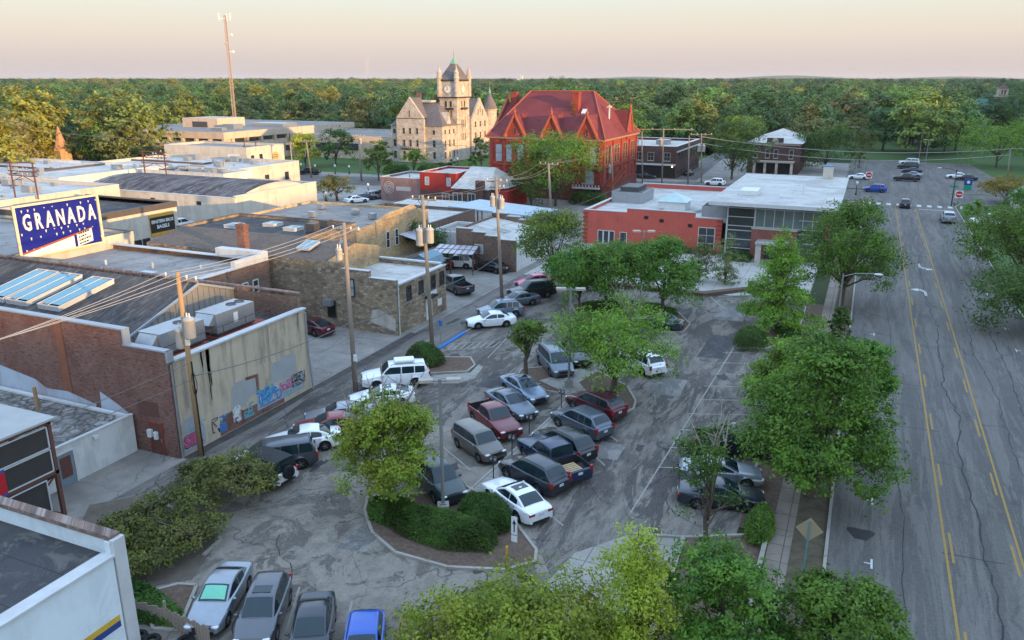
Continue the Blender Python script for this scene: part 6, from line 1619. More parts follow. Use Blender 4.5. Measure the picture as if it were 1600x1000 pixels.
# --- brick house with hip roof
HH = thing('brick_library', 'brown brick hall with a pale hip roof and stone emblem over a columned porch', 'building', (-22, 222, 0))
b = B(); b.box(-28,-15.5,214.5,240,0,7.6); b.box(-23.6,-19.6,214.2,214.49,7.6,8.9); b.build('wall', BRICKDK, HH)
b = B(); hipr(b,-28.6,-14.9,213.9,240.6,7.62,10.3,(-21.7,222),(-21.7,233)); b.build('roof', RF_WHITE, HH)
b = B(); b.box(-28.1,-15.4,214.3,214.49,7.1,7.5); b.ell((-21.6,214.15,8.1),(.8,.15,.8),10); b.build('stone_trim', FRS, HH)
for x in (-26.2,-23.2,-21.2,-17.5): win(HH,'N',214.5,x,3.9,1.0,2.1,PANE,FRS,(1,2),sill=True)
b = B(); b.box(-26.5,-16.5,212.3,214.4,2.9,3.3); b.build('porch_roof', FRS, HH)
b = B()
for x in (-26,-23.4,-20.6,-17): b.box(x-.3,x+.3,212.5,213.1,0,2.9)
b.build('porch_piers', COURTSTONE, HH)
b = B(); fbox(b,'N',214.5,-25.5,-17.5,.1,2.7,.01,.05); b.build('door', PANEDARK, HH)
# --- far landmarks
def box_thing(name, label, cat, parts, loc):
    t = thing(name, label, cat, loc)
    for nm, mat, boxes in parts:
        b = B()
        for bx in boxes: b.box(*bx)
        b.build(nm, mat, t)
    return t
p = onY(1567,160,330); 
FC = thing('brick_church', 'far brick church with square belfry tower and green roof', 'church', (112, 420, 0))
FC.location = (150*0+0,0,0)
c0 = G(1560,178,6); cx, cy = c0.x, c0.y
FC.location = (cx, cy, 0); sc_ = dep(c0)/FPX
b = B(); b.box(cx-8*sc_,cx+9*sc_,cy-5,cy+5,0,14.5); b.box(cx-40*sc_,cx+40*sc_,cy+6,cy+26,0,9.5); b.build('wall', BRICKBR, FC)
b = B(); b.box(cx-9*sc_,cx+10*sc_,cy-5.3,cy+5.3,14.5,15.2); b.box(cx-6*sc_,cx+7*sc_,cy-4,cy+4,15.2,18.6); b.build('belfry', FRS, FC)
b = B(); b.add([(cx-6.5*sc_,cy-4.3,18.6),(cx+7.5*sc_,cy-4.3,18.6),(cx+7.5*sc_,cy+4.3,18.6),(cx-6.5*sc_,cy+4.3,18.6),(cx+.5*sc_,cy,20.6)], [(0,1,4),(1,2,4),(2,3,4),(3,0,4)]); b.tube([(cx+.5*sc_,cy,20.4),(cx+.5*sc_,cy,23.6)],.15,5); b.build('spire', BRICKDK, FC)
b = B(); hipr(b,cx-42*sc_,cx+42*sc_,cy+5.5,cy+26.5,9.5,13.2,(cx-28*sc_,cy+16),(cx+28*sc_,cy+16)); b.build('roof', RF_GREEN, FC)
b = B(); b.box(cx-60*sc_,cx-18*sc_,cy-14,cy-5.5,0,4.5); b.build('annexe', WHITEWALL, FC)
for k in (-1,1): win(FC,'N',cy-4,cx+k*2*sc_+.5*sc_,15.6,1.6*sc_*1.4,2.4,PANEDARK,FRS,(1,1),True)
# silo, spire on the left, houses
g0 = G(817,131,5); s_ = dep(g0)/FPX; cx, cy = g0.x, g0.y
SL = thing('grain_elevator', 'pale concrete grain elevator far off above the treetops', 'silo', (cx, cy, 0))
b = B(); b.box(cx+1*s_,cx+10*s_,cy,cy+30,0,26.0); b.build('headhouse', stucco('silo_tan', (.60,.45,.35), (.5,.38,.3)), SL)
b = B(); 
for k in range(3): b.cyl(cx-8*s_+k*3.4*s_,cy,0,29,1.9*s_,1.9*s_,12)
b.build('silo_bins', WHITEWALL, SL)
b = B(); b.box(cx-6*s_,cx-1*s_,cy-4,cy+4,29,36); b.cyl(cx-5*s_,cy,36,41,.9*s_,.9*s_,8); b.build('elevator_tower', WHITEWALL, SL)
g0 = G(100,262,0); cx, cy = g0.x, g0.y
SP = thing('church_spire', 'slender tan stone church spire beside the yellowing trees', 'church', (cx, cy, 0))
b = B(); b.box(cx-1.7,cx+1.7,cy-1.7,cy+1.7,0,4.6); b.box(cx-14,cx-1.7,cy-2,cy+7,0,3.4); b.build('wall', STONETAN, SP)
b = B(); b.lathe((cx,cy,4.6), [(2.2,0),(1.35,1.9),(.06,6.8)], 8); b.build('spire', flat('spire_tile', (.46,.27,.18), (.38,.22,.15), 1.2), SP)
b = B(); b.add([(cx-14.4,cy-2.4,3.4),(cx-1.7,cy-2.4,3.4),(cx-1.7,cy+2.5,6.2),(cx-14.4,cy+2.5,6.2)], [(0,1,2,3)]); b.add([(cx-14.4,cy+7.4,3.4),(cx-1.7,cy+7.4,3.4),(cx-1.7,cy+2.5,6.2),(cx-14.4,cy+2.5,6.2)], [(3,2,1,0)]); b.build('roof', RF_SLATE, SP)
b = B(); b.lathe((cx-2.4,cy+2.2,4.5), [(.6,0),(.5,1.5),(.05,4)], 8); b.build('pinnacle', bpy.data.materials['spire_tile'], SP)
def house(name, label, x, y, w, d, h, rh, wall, roof, rot=0):
    t = thing(name, label, 'house', (x, y, 0))
    b = B(); b.box(x-w/2,x+w/2,y-d/2,y+d/2,0,h); b.add([(x-w/2,y-d/2,h),(x+w/2,y-d/2,h),(x,y-d/2,h+rh)], [(0,1,2)]); b.build('wall', wall, t)
    b = B(); b.add([(x-w/2-.4,y-d/2-.4,h-.2),(x,y-d/2-.4,h+rh),(x,y+d/2+.4,h+rh),(x-w/2-.4,y+d/2+.4,h-.2)], [(3,2,1,0)]); b.add([(x+w/2+.4,y-d/2-.4,h-.2),(x,y-d/2-.4,h+rh),(x,y+d/2+.4,h+rh),(x+w/2+.4,y+d/2+.4,h-.2)], [(0,1,2,3)]); b.build('roof', roof, t)
    for k in (-1,1): win(t,'N',y-d/2,x+k*w*.25,1.0,1.0,1.4,PANE,FRW,(1,2))
    door(t,'N',y-d/2,x,.05,1.0,2.1,FRD)
    return t
p = G(1585,335); house('small_house', 'grey roofed cottage half hidden by trees beside the white pickup', p.x+5, p.y+4, 9, 11, 3.0, 2.8, WHITEWALL, RF_GREY)
p = G(1448,222); house('small_house', 'pale roofed house glimpsed in the trees beyond the far parking lot', p.x, p.y, 12, 10, 3.4, 3, WHITEWALL, RF_WHITE)
p = G(15,240); house('small_house', 'dark roofed house under the yellow trees at the left edge', p.x-6, p.y, 18, 12, 3.5, 3, BRICKBR, RF_BROWN)
g0 = G(1130,138,8); house('far_block', 'low red brick block far off among the trees on the right', g0.x, g0.y, 40, 14, 9, 1.5, BRICKRED, RF_GREY)
d = ray(419,124); k = 2600/math.hypot(d.x,d.y); cx, cy = d.x*k, d.y*k
WT = thing('water_tower', 'tiny pale water tower on the horizon at left', 'water tower', (cx, cy, 0))
b = B(); b.ell((cx,cy,24.5),(7.5,7.5,4.6),14); b.build('tank', stucco('tank_pink', (.60,.42,.38), (.5,.36,.33)), WT, True)
b = B(); b.cyl(cx,cy,0,21,1.6); b.build('stem', WHITEP, WT)
for px_, top_, lb in ((573,93,'left of the faint pair of very thin radio masts on the horizon'),(576.5,91,'right of the faint pair of very thin radio masts on the horizon')):
    d = ray(px_,124); k = 4500/math.hypot(d.x,d.y); cx, cy = d.x*k, d.y*k
    t = thing('radio_mast', lb, 'mast', (cx,cy,0), 0, 'radio masts on the horizon')
    b = B(); zt_ = 23+(124-top_)/1299.6*4500; b.tube([(cx,cy,0),(cx,cy,zt_)],.4,4); b.build('lattice', STEEL, t)
    b = B(); b.tube([(cx+60,cy,0),(cx,cy,zt_*.8)],.12,3); b.tube([(cx-60,cy,0),(cx,cy,zt_*.8)],.12,3); b.build('guy_wires', STEELD, t)
# ---------------------------------------------------------------- poles, wires, lamps, signs
POLES = {}
def upole(key, label, base, top, arms=((.35,2.6),), ang=0, cans=(), mat=None, group='wooden utility poles', r=.17, braces=True, Hm=None, boxes=()):
    p = G(*base) if len(base) == 2 else Vector(base)
    if Hm: q = Vector((p.x, p.y, Hm))
    else: q = onY(top[0], top[1], p.y)
    t = thing('utility_pole', label, 'utility pole', p, 0, group); L = q-p
    b = B(); b.tube([(0,0,-.2), L], [r*1.15, r*.8], 9); b.build('pole', mat or WOODPOLE, t, True, local=True)
    pts = []
    ca, sa = math.cos(R(ang)), math.sin(R(ang))
    for (dz, w) in arms:
        c = L*(1-dz/L.z)
        b = B(); a0, a1 = c+Vector((ca*w/2, sa*w/2, 0))+Vector((-sa*.2,ca*.2,0)), c-Vector((ca*w/2, sa*w/2, 0))+Vector((-sa*.2,ca*.2,0)); b.beam(a0, a1, .10, .13)
        if braces: b.beam(a0.lerp(a1,.25), c+Vector((-sa*.1,ca*.1,-.8)), .04,.05); b.beam(a0.lerp(a1,.75), c+Vector((-sa*.1,ca*.1,-.8)), .04,.05)
        o = b.build('crossarm', WOODPOLE, t, local=True)
        i_ = B()
        for f in (.04,.32,.68,.96):
            e = a0.lerp(a1,f); i_.lathe((e.x,e.y,e.z+.06), [(.03,0),(.03,.08),(.08,.1),(.05,.16),(.08,.2),(.02,.26)], 7); pts.append(p+e+Vector((0,0,.3)))
        i_.build('insulators', WHITEP, o, local=True)
    for k, (dz, s, a) in enumerate(cans):
        c = L*(1-dz/L.z); a = R(a); cx, cy = c.x+.48*math.cos(a), c.y+.48*math.sin(a)
        b = B(); b.lathe((cx,cy,c.z-.5*s), [(.001,0),(.26*s,0),(.27*s,.1),(.27*s,.85*s),(.29*s,.88*s),(.22*s,1.0*s),(.001,1.02*s)], 12); b.box(min(cx,c.x),max(cx,c.x),cy-.05,cy+.05,c.z,c.z+.1)
        o = b.build('transformer', flat('transformer_grey', (.42,.41,.39), sc=2, rough=.5) if 'transformer_grey' not in bpy.data.materials else bpy.data.materials['transformer_grey'], t, True, local=True)
        b = B(); 
        for e in (-.1,.1): b.lathe((cx+e,cy,c.z+.5*s), [(.05,0),(.07,.08),(.04,.14),(.06,.2),(.02,.3)], 6)
        b.build('bushing', WHITEP, o, local=True)
    for dz, a in boxes:
        c = L*(1-dz/L.z); b = B(); b.box(c.x+.15,c.x+.4,c.y-.25,c.y-.1,c.z,c.z+.5); b.build('equipment_box', WHITEP, t, local=True)
    POLES[key] = (t, p, p+L, pts); return t
upole('a', 'orange lit utility pole with two transformers beside the graffiti wall', (315,712), (277,425), ((.5,2.6),), 0, ((4.2,1.3,170),(3.4,1.3,-10)), WOODOR, boxes=((4.5,0),))
b = B(); t = POLES['a'][0]
for k in range(4): b.tube([(.25+.2*math.cos(a*.63)*(1+.15*k)-.05*k, -.1+.03*k, 5.0+.75*math.sin(a*.63)*(1-.08*k)) for a in range(11)], .018, 4)
b.tube([(.2,0,0),(.12,0,6.4)], .05, 6); b.build('cable_coil', BLACKP, t, local=True)
upole('b', 'tall grey utility pole beside the driveway with cluster of transformers on its left', (556,612), (537,348), ((.6,2.4),), 0, ((1.9,.9,150),(2.3,.9,215)), boxes=((10.5,0),))
upole('c', 'tall grey utility pole at the stone building corner with two big white transformers', (676,545), (660,305), ((.4,2.4),), 0, ((3.6,1.5,175),(3.4,1.3,-5)))
upole('d', 'tall grey utility pole between alley and parked silver sedans', (785,475), (775,278), ((.4,2.4),(1.0,1.6)), 0, ((2.4,1.1,180),(2.6,1.1,0)))
upole('e', 'pale utility pole in front of the museum trees', (862,345), (857,255), ((.2,3.4),), 0, (), r=.2)
upole('f', 'utility pole with white transformer box in front of the museum corner', (958,312), (955,228), ((.2,3.4),), 0, ((4.5,1.6,180),), r=.2)
upole('g1', 'left post of the pale pole pair in front of the dark brick block', (1004,288), (1003,205), (), 0, (), r=.16, group='poles by the dark brick block')
upole('g2', 'right post of the pale pole pair, under the long top beam', (1034,290), (1037,200), ((.3,13.5),), 20, ((3.2,1.5,180),), r=.16, group='poles by the dark brick block', braces=False)
upole('g3', 'thin brown pole by the lane mouth left of the transformer pole', (1075,290), (1077,212), (), 0, (), r=.15, group='poles by the dark brick block')
upole('g4', 'pole with two transformers at the lane mouth beside the leafy tree', (1096,286), (1096,208), ((.3,5.0),), 20, ((3.4,1.5,180),(3.4,1.5,0)), r=.16, group='poles by the dark brick block')
upole('h1', 'slim grey pole with white insulators left of the street trees', (460,288), (453,222), ((.5,1.6),), 30, (), r=.16, group='poles along the cross street')
upole('h2', 'leaning grey pole with crossarm in front of the lime green tree', (487,278), (478,218), ((.4,2.6),), 30, (), r=.17, group='poles along the cross street')
upole('h3', 'grey pole with crossarm right of the parked black pickup and left of the round tree', (565,283), (560,209), ((.5,2.6),), 30, ((1.8,1.0,0),), r=.2, group='poles along the cross street')
upole('i', 'pale slim pole at the right edge above the brown shrub', (1573,290), (1579,232), (), 0, (), r=.13, Hm=None)
upole('j', 'bare utility pole beside the white gabled shop', (640,312), (640,268), (), 0, (), r=.12)
# steel frames that carry lines over the roofs on the left
def gantry(label, px, py, z0, w, h, n):
    p = G(px, py, z0); t = thing('rooftop_gantry', label, 'gantry', p, 0, 'steel gantries over the roofs')
    b = B()
    for x in (-w/2, w/2): b.beam((x,0,0),(x,0,h),.16); b.beam((x,0,h*.45),(0,0,h*.62),.08)
    b.build('posts', WOODPOLE if n < 4 else RUST, t, local=True)
    b = B()
    for k in range(n): z = h*(.62+.36*k/max(1,n-1)); b.beam((-w/2-.6,0,z),(w/2+.6,0,z),.12,.14)
    b.build('crossbeams', RUST, t, local=True)
    b = B(); r2 = random.Random(px)
    for k in range(10): x = r2.uniform(-w/2,w/2); z = h*r2.uniform(.6,.95); b.lathe((x,.2,z), [(.1,0),(.16,.1),(.1,.25),(.16,.35),(.1,.5)], 6)
    b.build('insulators', STEEL, t, local=True)
gantry('steel line gantry with insulators standing on the pale roof behind the navy sign', 42, 310, 6.0, 5.0, 5.4, 4)
gantry('dark steel line gantry standing left of the barrel roof', 245, 285, 5.0, 5.2, 5.6, 5)
gantry('orange sunlit pole gantry in front of the white block corner', 396, 283, 0, 3.4, 9.2, 4)
WIRE = flat('wire', (.16,.15,.14), sc=2, rough=.6)
WIREP = flat('pale_wire', (.42,.40,.38), sc=2, rough=.5)
def wire(a, c, sag=.5, r=.014, label='overhead wire', mat=None, group='overhead wires between the poles'):
    a, c = Vector(a), Vector(c); pts = []
    for i in range(15):
        t = i/14; p = a.lerp(c, t); p.z -= sag*4*t*(1-t); pts.append(p)
    q = B(); q.tube([p-a for p in pts], r, 4)
    o = link('overhead_wire', q.mesh('overhead_wire', mat or WIRE), None, a)
    return tag(o, label, 'wire', group)
def span(k1, k2, idx=(0,1,3), label='', sag=.45, r=.016, mat=None):
    p1, p2 = POLES[k1], POLES[k2]
    for n_, i in enumerate(idx):
        a = p1[3][i] if len(p1[3]) > i else p1[2]; c = p2[3][i] if len(p2[3]) > i else p2[2]
        wire(a, c, sag, r, label, mat, 'overhead wires '+label.split(' wires ')[-1] if ' wires ' in label else label)
span('a','b',(0,1,2,3),'one of the parallel wires running from the orange pole to the next grey pole', .35, .016, WIREP)
span('b','c',(0,1,3),'one of the parallel wires between the driveway pole and the stone corner pole', .3)
span('c','d',(0,1,3),'one of the parallel wires between the stone corner pole and the alley pole', .4)
span('d','e',(0,1,3),'one of the long wires climbing from the alley pole to the museum tree pole', .8, .022)
span('e','f',(0,1,3),'one of the wires between the two poles in front of the museum', .6, .025)
off_ = Vector((-39.5, 12, 11.0))
for i in range(4): wire(POLES['a'][3][i], off_+Vector((i*.8,0,0)), .5, .016, 'one of the pale wires leaving the picture at left from the orange pole', WIREP, 'wires leaving left from the orange pole')
for z1, z2 in ((6.3,5.2),(5.2,4.6)): wire(POLES['a'][1]+Vector((0,0,z1)), (-40.8, 12, z2), .35, .02, 'low black cable leaving the picture at left from the orange pole' if z1 > 6 else 'lowest sagging cable leaving the picture at left from the orange pole', None)
wire(POLES['a'][1]+Vector((0,0,5.4)), POLES['b'][1]+Vector((0,0,5.6)), .4, .03, 'thick black cable between the orange pole and the driveway pole')
wire(POLES['b'][1]+Vector((0,0,5.4)), POLES['c'][1]+Vector((0,0,5.6)), .4, .03, 'thick black cable between the driveway pole and the stone corner pole')
wire(POLES['c'][1]+Vector((0,0,5.4)), POLES['d'][1]+Vector((0,0,5.6)), .5, .03, 'thick black cable between the stone corner pole and the alley pole')
wire(POLES['d'][1]+Vector((0,0,8.5)), (-35, 128, 7.2), .8, .02, 'slack wire from the alley pole toward the red building roof')
g4 = POLES['g4'][2]; e_ = POLES['i'][2]
wire(g4+Vector((0,0,-.8)), e_+Vector((0,0,-.1)), 2.0, .05, 'upper of two long pale wires crossing the wide street', WIREP); wire(g4+Vector((0,0,-2.2)), e_+Vector((0,0,-1.4)), 2.4, .05, 'lower of two long pale wires crossing the wide street', WIREP)
wire(e_, e_+Vector((30,-6,1)), .3, .05, 'pale wire leaving the picture at right from the slim pole', WIREP)
wire(POLES['h1'][2], POLES['h3'][2], .6, .04, 'thin wire along the cross street trees'); wire(POLES['h1'][2], POLES['h1'][2]+Vector((-60,-18,2)), .8, .04, 'thin wire leaving the slim grey pole toward the white block')
wire(POLES['h3'][2], POLES['f'][2], 1.5, .04, 'long thin wire from the cross street pole to the museum corner pole')
# parking lot lamps
LAMPM = flat('lamp_pole_grey', (.26,.255,.25), sc=2, rough=.5, metal=.3)
def lot_lamp(label, base, top, ang):
    p = G(*base); H_ = HT(*top, p); t = thing('parking_lamp', label, 'street lamp', p, R(ang), 'double headed parking lot lamps')
    b = B(); b.box(-.32,.32,-.32,.32,0,.75); o = b.build('base', CONC, t, local=True, bevel=.03)
    b = B(); b.tube([(0,0,.7),(0,0,H_)], [.10,.085], 8); b.box(-.17,.17,-.17,.17,.75,.82); b.build('pole', LAMPM, t, local=True)
    b = B(); b.beam((-.5,0,H_-.12),(.5,0,H_-.12),.07); b.build('bracket', LAMPM, t, local=True)
    for s in (-1,1):
        b = B(); b.box(min(s*.35,s*1.1),max(s*.35,s*1.1),-.2,.2,H_-.16,H_+.02); b.build('lamp_head', flat('lamp_head_tan', (.40,.36,.31), sc=2, rough=.5) if 'lamp_head_tan' not in bpy.data.materials else bpy.data.materials['lamp_head_tan'], t, local=True, bevel=.02)
lot_lamp('tall double headed lot lamp beside the round hedge', (693,806), (688,592), 30)
lot_lamp('double headed lot lamp at the end of the median walk under the trees', (888.5,607), (890,450), 20)
lot_lamp('double headed lot lamp rising from the trees in front of the red building', (1000,490), (1003,360), 20)
lot_lamp('first pale lamp pole of the far parking lot, by the front car', (1443,275), (1451,218), 20)
lot_lamp('second pale lamp pole of the far parking lot, at the back', (1435,253), (1440,207), 20)
lot_lamp('slim lamp pole in front of the olive trees left of the far parking lot', (1329,262), (1332,198), 20)
def cobra(label, base, top, arm_to, dark=False):
    p = G(*base); H_ = HT(*top, p); t = thing('street_lamp', label, 'street lamp', p, 0, 'arm street lamps'); mt = FRD if dark else LAMPM
    b = B(); b.tube([(0,0,0),(0,0,H_)], [.11,.07], 8); b.build('pole', mt, t, local=True)
    e = arm_to; b = B(); b.tube([(0,0,H_-.25),(e*.4,0,H_+.12),(e,0,H_+.22)], .045, 6); b.build('arm', mt, t, local=True)
    b = B(); b.ell((e+.28*(1 if e > 0 else -1),0,H_+.2),(.42,.15,.1),8); b.build('lamp_head', WHITEP, t, True, local=True)
    return t, p, H_
cobra('grey arm street lamp over the near kerb of the wide street', (1305,530), (1322,428), 2.6)
t, p, H_ = cobra('dark arm street lamp with green name plate at the far street corner', (1486,323), (1495,265), -2.6, True)
b = B(); b.box(-.6,.6,-.03,.03,3.6,4.0); b.build('street_name_plate', flat('sign_green', (.01,.30,.16), sc=3, rough=.4), t, local=True)
def post_lamp(label, base, top):
    p = G(*base); H_ = HT(*top, p); t = thing('post_lamp', label, 'lamp post', p, 0, 'black post lamps with white globes')
    b = B(); b.lathe((0,0,0), [(.22,0),(.2,.4),(.09,.6),(.07,H_-.6)], 8); b.build('post', FRD, t, local=True)
    b = B(); b.lathe((0,0,H_-.65), [(.1,0),(.24,.15),(.26,.45),(.12,.62),(.001,.7)], 10); b.build('globe', WHITEP, t, True, local=True)
for lb, bs, tp in (('black post lamp on the pale paving left of the mural shop', (576,310), (576,286)),('black post lamp by the round olive tree', (510,315), (510,299)),('black post lamp on the lawn, first from the left', (471,270),(471,255)),('black post lamp on the lawn near the lime tree', (493,272),(492,257)),('black post lamp on the lawn left of the tall cross street pole', (524,272),(523,257)),('black post lamp on the lawn beside the round park tree', (546,272),(546,258)),('black post lamp behind the red shop roof', (605,300),(604,280)),('black post lamp near the glass hall corner', (1337,305),(1335,283)),('black post lamp on the courthouse walk', (715,262),(714,246))):
    post_lamp(lb, bs, tp)
# signs
def disc_sign(label, base, topz, face_n=True, r=.42):
    p = G(*base); t = thing('traffic_sign', label, 'sign', p, 0, 'red do not enter signs')
    b = B(); b.tube([(0,0,0),(0,0,topz)], .04, 6); b.build('post', STEELD, t, local=True)
    b = B(); b.box(-r*1.15,r*1.15,-.06,-.04,topz-2.2*r,topz+.1); b.build('panel', WHITEP, t, local=True)
    b = B(); b.poly([(r*math.cos(k*PI/10),-.066,topz-r+r*math.sin(k*PI/10)) for k in range(20)]); b.build('disc', flat('sign_disc_red', (.55,.02,.03), sc=3, rough=.4) if 'sign_disc_red' not in bpy.data.materials else bpy.data.materials['sign_disc_red'], t, local=True)
    b = B(); b.box(-r*.7,r*.7,-.08,-.07,topz-r-.1,topz-r+.1); b.build('bar', WHITEP, t, local=True)
disc_sign('red and white do not enter sign left of the far parking lot', (1356,287), 2.6, r=.62); disc_sign('red and white do not enter sign beside the dark corner street lamp', (1496,320), 2.6, r=.6)
p = G(1511,297); t = thing('mail_box', 'green and dark blue collection box with white emblem at the far lot entrance', 'box', p)
b = B(); b.box(-.7,.7,-.4,.4,0,1.1); b.build('lower_panel', bpy.data.materials['sign_green'], t, local=True); b = B(); b.box(-.75,.75,-.42,.42,1.1,2.4); b.build('upper_panel', bpy.data.materials['navy_paint'], t, local=True, bevel=.05)
b = B(); b.poly([(.32*math.cos(k*PI/8),-.43,1.75+.32*math.sin(k*PI/8)) for k in range(16)]); b.build('emblem', WHITEP, t, local=True)
def meter(label, base):
    p = G(*base, .14); t = thing('parking_meter', label, 'parking meter', p, 0, 'parking meters on the median walk')
    b = B(); b.tube([(0,0,0),(0,0,1.1)], .035, 6); b.build('post', FRD, t, local=True)
    b = B()
    for s in (-.13,.13): b.box(s-.09,s+.09,-.07,.07,1.1,1.38); b.ell((s,0,1.38),(.09,.07,.09),8)
    b.build('meter_head', STEELD, t, local=True); b = B()
    for s in (-.13,.13): b.box(s-.06,s+.06,-.078,-.068,1.22,1.36)
    b.build('display', PANEPALE, t, local=True)
for lb, bs in (('twin parking meter on the walk nearest the round hedge', (771,747)),('twin parking meter on the walk between red pickup and black car', (827,679)),('twin parking meter on the walk by the deep red car', (877,637)),('twin parking meter on the walk in front of the grey boxy car', (800,712))): meter(lb, bs)
p = G(804,872,.1); t = thing('one_way_sign', 'thin post with white arrow plate at the island tip', 'sign', p)
b = B(); b.tube([(0,0,0),(0,0,2.35)], .03, 6); b.build('post', STEEL, t, local=True)
b = B(); b.box(-.16,.16,-.05,-.03,1.35,2.35); b.build('plate', WHITEP, t, local=True)
b = B(); b.box(-.03,.03,-.06,-.055,1.5,1.95); b.poly([(-.11,-.06,1.95),(.11,-.06,1.95),(0,-.06,2.2)]); b.build('arrow', BLACKP, t, local=True); b = B(); b.box(-.16,.16,-.05,-.03,.95,1.28); b.build('lower_plate', WHITEP, t, local=True)
p = G(792,872,.1); b = B(); b.tube([(p.x,p.y,.1),(p.x,p.y,.75)], .07, 8); b.ell((p.x,p.y,.75),(.07,.07,.05),8); tag(b.build('bollard', bpy.data.materials['yellow_paint']), 'short yellow bollard at the island tip', 'bollard')
p = G(1254,897,.06); t = thing('warning_sign', 'diamond shaped sign seen from behind on a teal post in the verge', 'sign', p, 0)
b = B(); b.tube([(0,0,0),(.06,0,2.9)], .05, 6); b.build('post', flat('teal_post', (.13,.27,.30), sc=3, rough=.5), t, local=True)
b = B(); b.add([(.06+.62*a,-.0+.03*s,2.45+.62*c) for s in (0,1) for a, c in ((0,-1),(1,0),(0,1),(-1,0))], [(0,1,2,3),(7,6,5,4)]+[(i,4+i,4+(i+1)%4,(i+1)%4) for i in range(4)]); b.build('panel', flat('sign_back', (.36,.29,.17), sc=2, rough=.5), t, local=True)
for lb, bs in (('small square sign on a post at the far corner of the right kerb', (1499,342)),('blue parking sign post beside the blue painted kerb', (689,537))):
    p = G(*bs); t = thing('small_sign', lb, 'sign', p); b = B(); b.tube([(0,0,0),(0,0,2.2)], .03, 6); b.build('post', STEEL, t, local=True); b = B(); b.box(-.17,.17,-.05,-.03,1.7,2.2); b.build('plate', WHITEP if 'square' in lb else BLUEP, t, local=True)
# tall radio mast
p = G(372,236); t = thing('radio_tower', 'very tall thin tan lattice radio tower with aerials near its top', 'tower', p); H_ = HT(360,24,p)
b = B(); r0, r1 = .62, .42
leg = lambda k, z: Vector(((r0+(r1-r0)*z/H_)*math.cos(k*2.094), (r0+(r1-r0)*z/H_)*math.sin(k*2.094), z))
n = 48
for k in range(3): b.tube([leg(k,0), leg(k,H_)], .10, 5)
for i in range(n):
    z0, z1 = H_*i/n, H_*(i+1)/n
    for k in range(3): b.beam(leg(k,z0), leg((k+1)%3,z1), .07); b.beam(leg(k,z1), leg((k+1)%3,z1), .07)
b.build('lattice', flat('tower_rust', (.42,.30,.24), (.34,.25,.21), .5, .7), t, local=True)
b = B()
for k in range(3): b.beam((0,0,H_-1), (2.0*math.cos(k*2.094),2.0*math.sin(k*2.094),H_-1), .12); b.tube([(2.0*math.cos(k*2.094),2.0*math.sin(k*2.094),H_-1.6),(2.0*math.cos(k*2.094),2.0*math.sin(k*2.094),H_+.6)], .2, 6)
for z, a in ((H_*.86,.5),(H_*.8,2.6),(H_*.74,1.0)): b.tube([(0,0,z),(1.4*math.cos(a),1.4*math.sin(a),z)], .1, 5); b.ell((1.5*math.cos(a),1.5*math.sin(a),z),(.5,.5,.5),8)
b.build('aerials', WHITEP, t, local=True)
# rubbish heap under the fallen tree
for i, (dx, dy, r_, c, lb) in enumerate(((0,0,.55,(.05,.33,.33),'teal bag lying in the rubbish heap under the fallen tree'),(-.7,.1,.5,(.02,.05,.25),'dark blue bag in the rubbish heap under the fallen tree'),(-.3,.9,.4,(.30,.06,.03),'orange red bag behind the rubbish heap under the fallen tree'))):
    p = G(264,872,.08); q = B(); q.ell((0,0,r_*.5),(r_,r_*.8,r_*.55),12); r2 = random.Random(i)
    q.v = [(x*(1+r2.uniform(-.12,.12)), y*(1+r2.uniform(-.12,.12)), max(0,z*(1+r2.uniform(-.12,.12)))) for x, y, z in q.v]
    o = link('rubbish_bag', q.mesh('rubbish_bag', flat('bag_%s' % ('teal','blue','red')[i], c, sc=4, rough=.4), True), None, (p.x+dx,p.y+dy,.08)); tag(o, lb, 'bag', 'rubbish bags under the fallen tree')
# ---------------------------------------------------------------- vehicles in their places
SHADE = flat('green_sunshade', (.10,.50,.42), (.30,.55,.25), 6, .3)
ROW = 157.0
def pc(*a, **k): return place_car(*a, **k)
# angled against the alley kerb, noses to the left
pc('bigsuv','white',(588,612),(651,607),1,'big white suv with white roof box parked by the alley beside the round shrub', cat='suv', extras=('rails','carrier'))
pc('coupe','pearl',(573,641),(622,637),1,'white sedan with dark glass roof hidden behind the yellowing tree', extras=('sunroof',))
pc('sedan','silver',(502,672),(560,667),1,'pale silver sedan half hidden by the yellowing tree, just beyond the dark red one')
pc('sedan','red',(487,690),(545,684),1,'dark red sedan nosing out left of the yellowing tree')
pc('sedan','white',(446,712),(502,706),1,'white sedan with black rear window between red sedan and dark minivan')
pc('van','gunmetal',(398,746),(464,736),1,'dark grey minivan parked second from the fallen tree', cat='minivan')
pc('jeep','white',None,(418,767),1,'white jeep with black hard top and spare wheel beside the fallen tree', heading=172, cat='jeep', extras=('spare',), dark=True)
pc('sedan','pearl',(747,515.5),(792,512),1,'white sedan nosed to the kerb above the blue painted kerb')
pc('suv','steel',(768,500),(803,497),1,'steel blue suv between two sedans near the alley pole', cat='suv', extras=('rails',))
pc('sedan','steel2',(796,483),(832,478),1,'dark grey blue sedan near the black suv at the lot corner')
pc('bigsuv','black',(822,470),(850,467),1,'black suv at the far corner of the lot under the trees', cat='suv', extras=('rails',))
pc('hatch','pink',(829,452),(847,450),1,'pink hatchback in the shade behind the black suv')
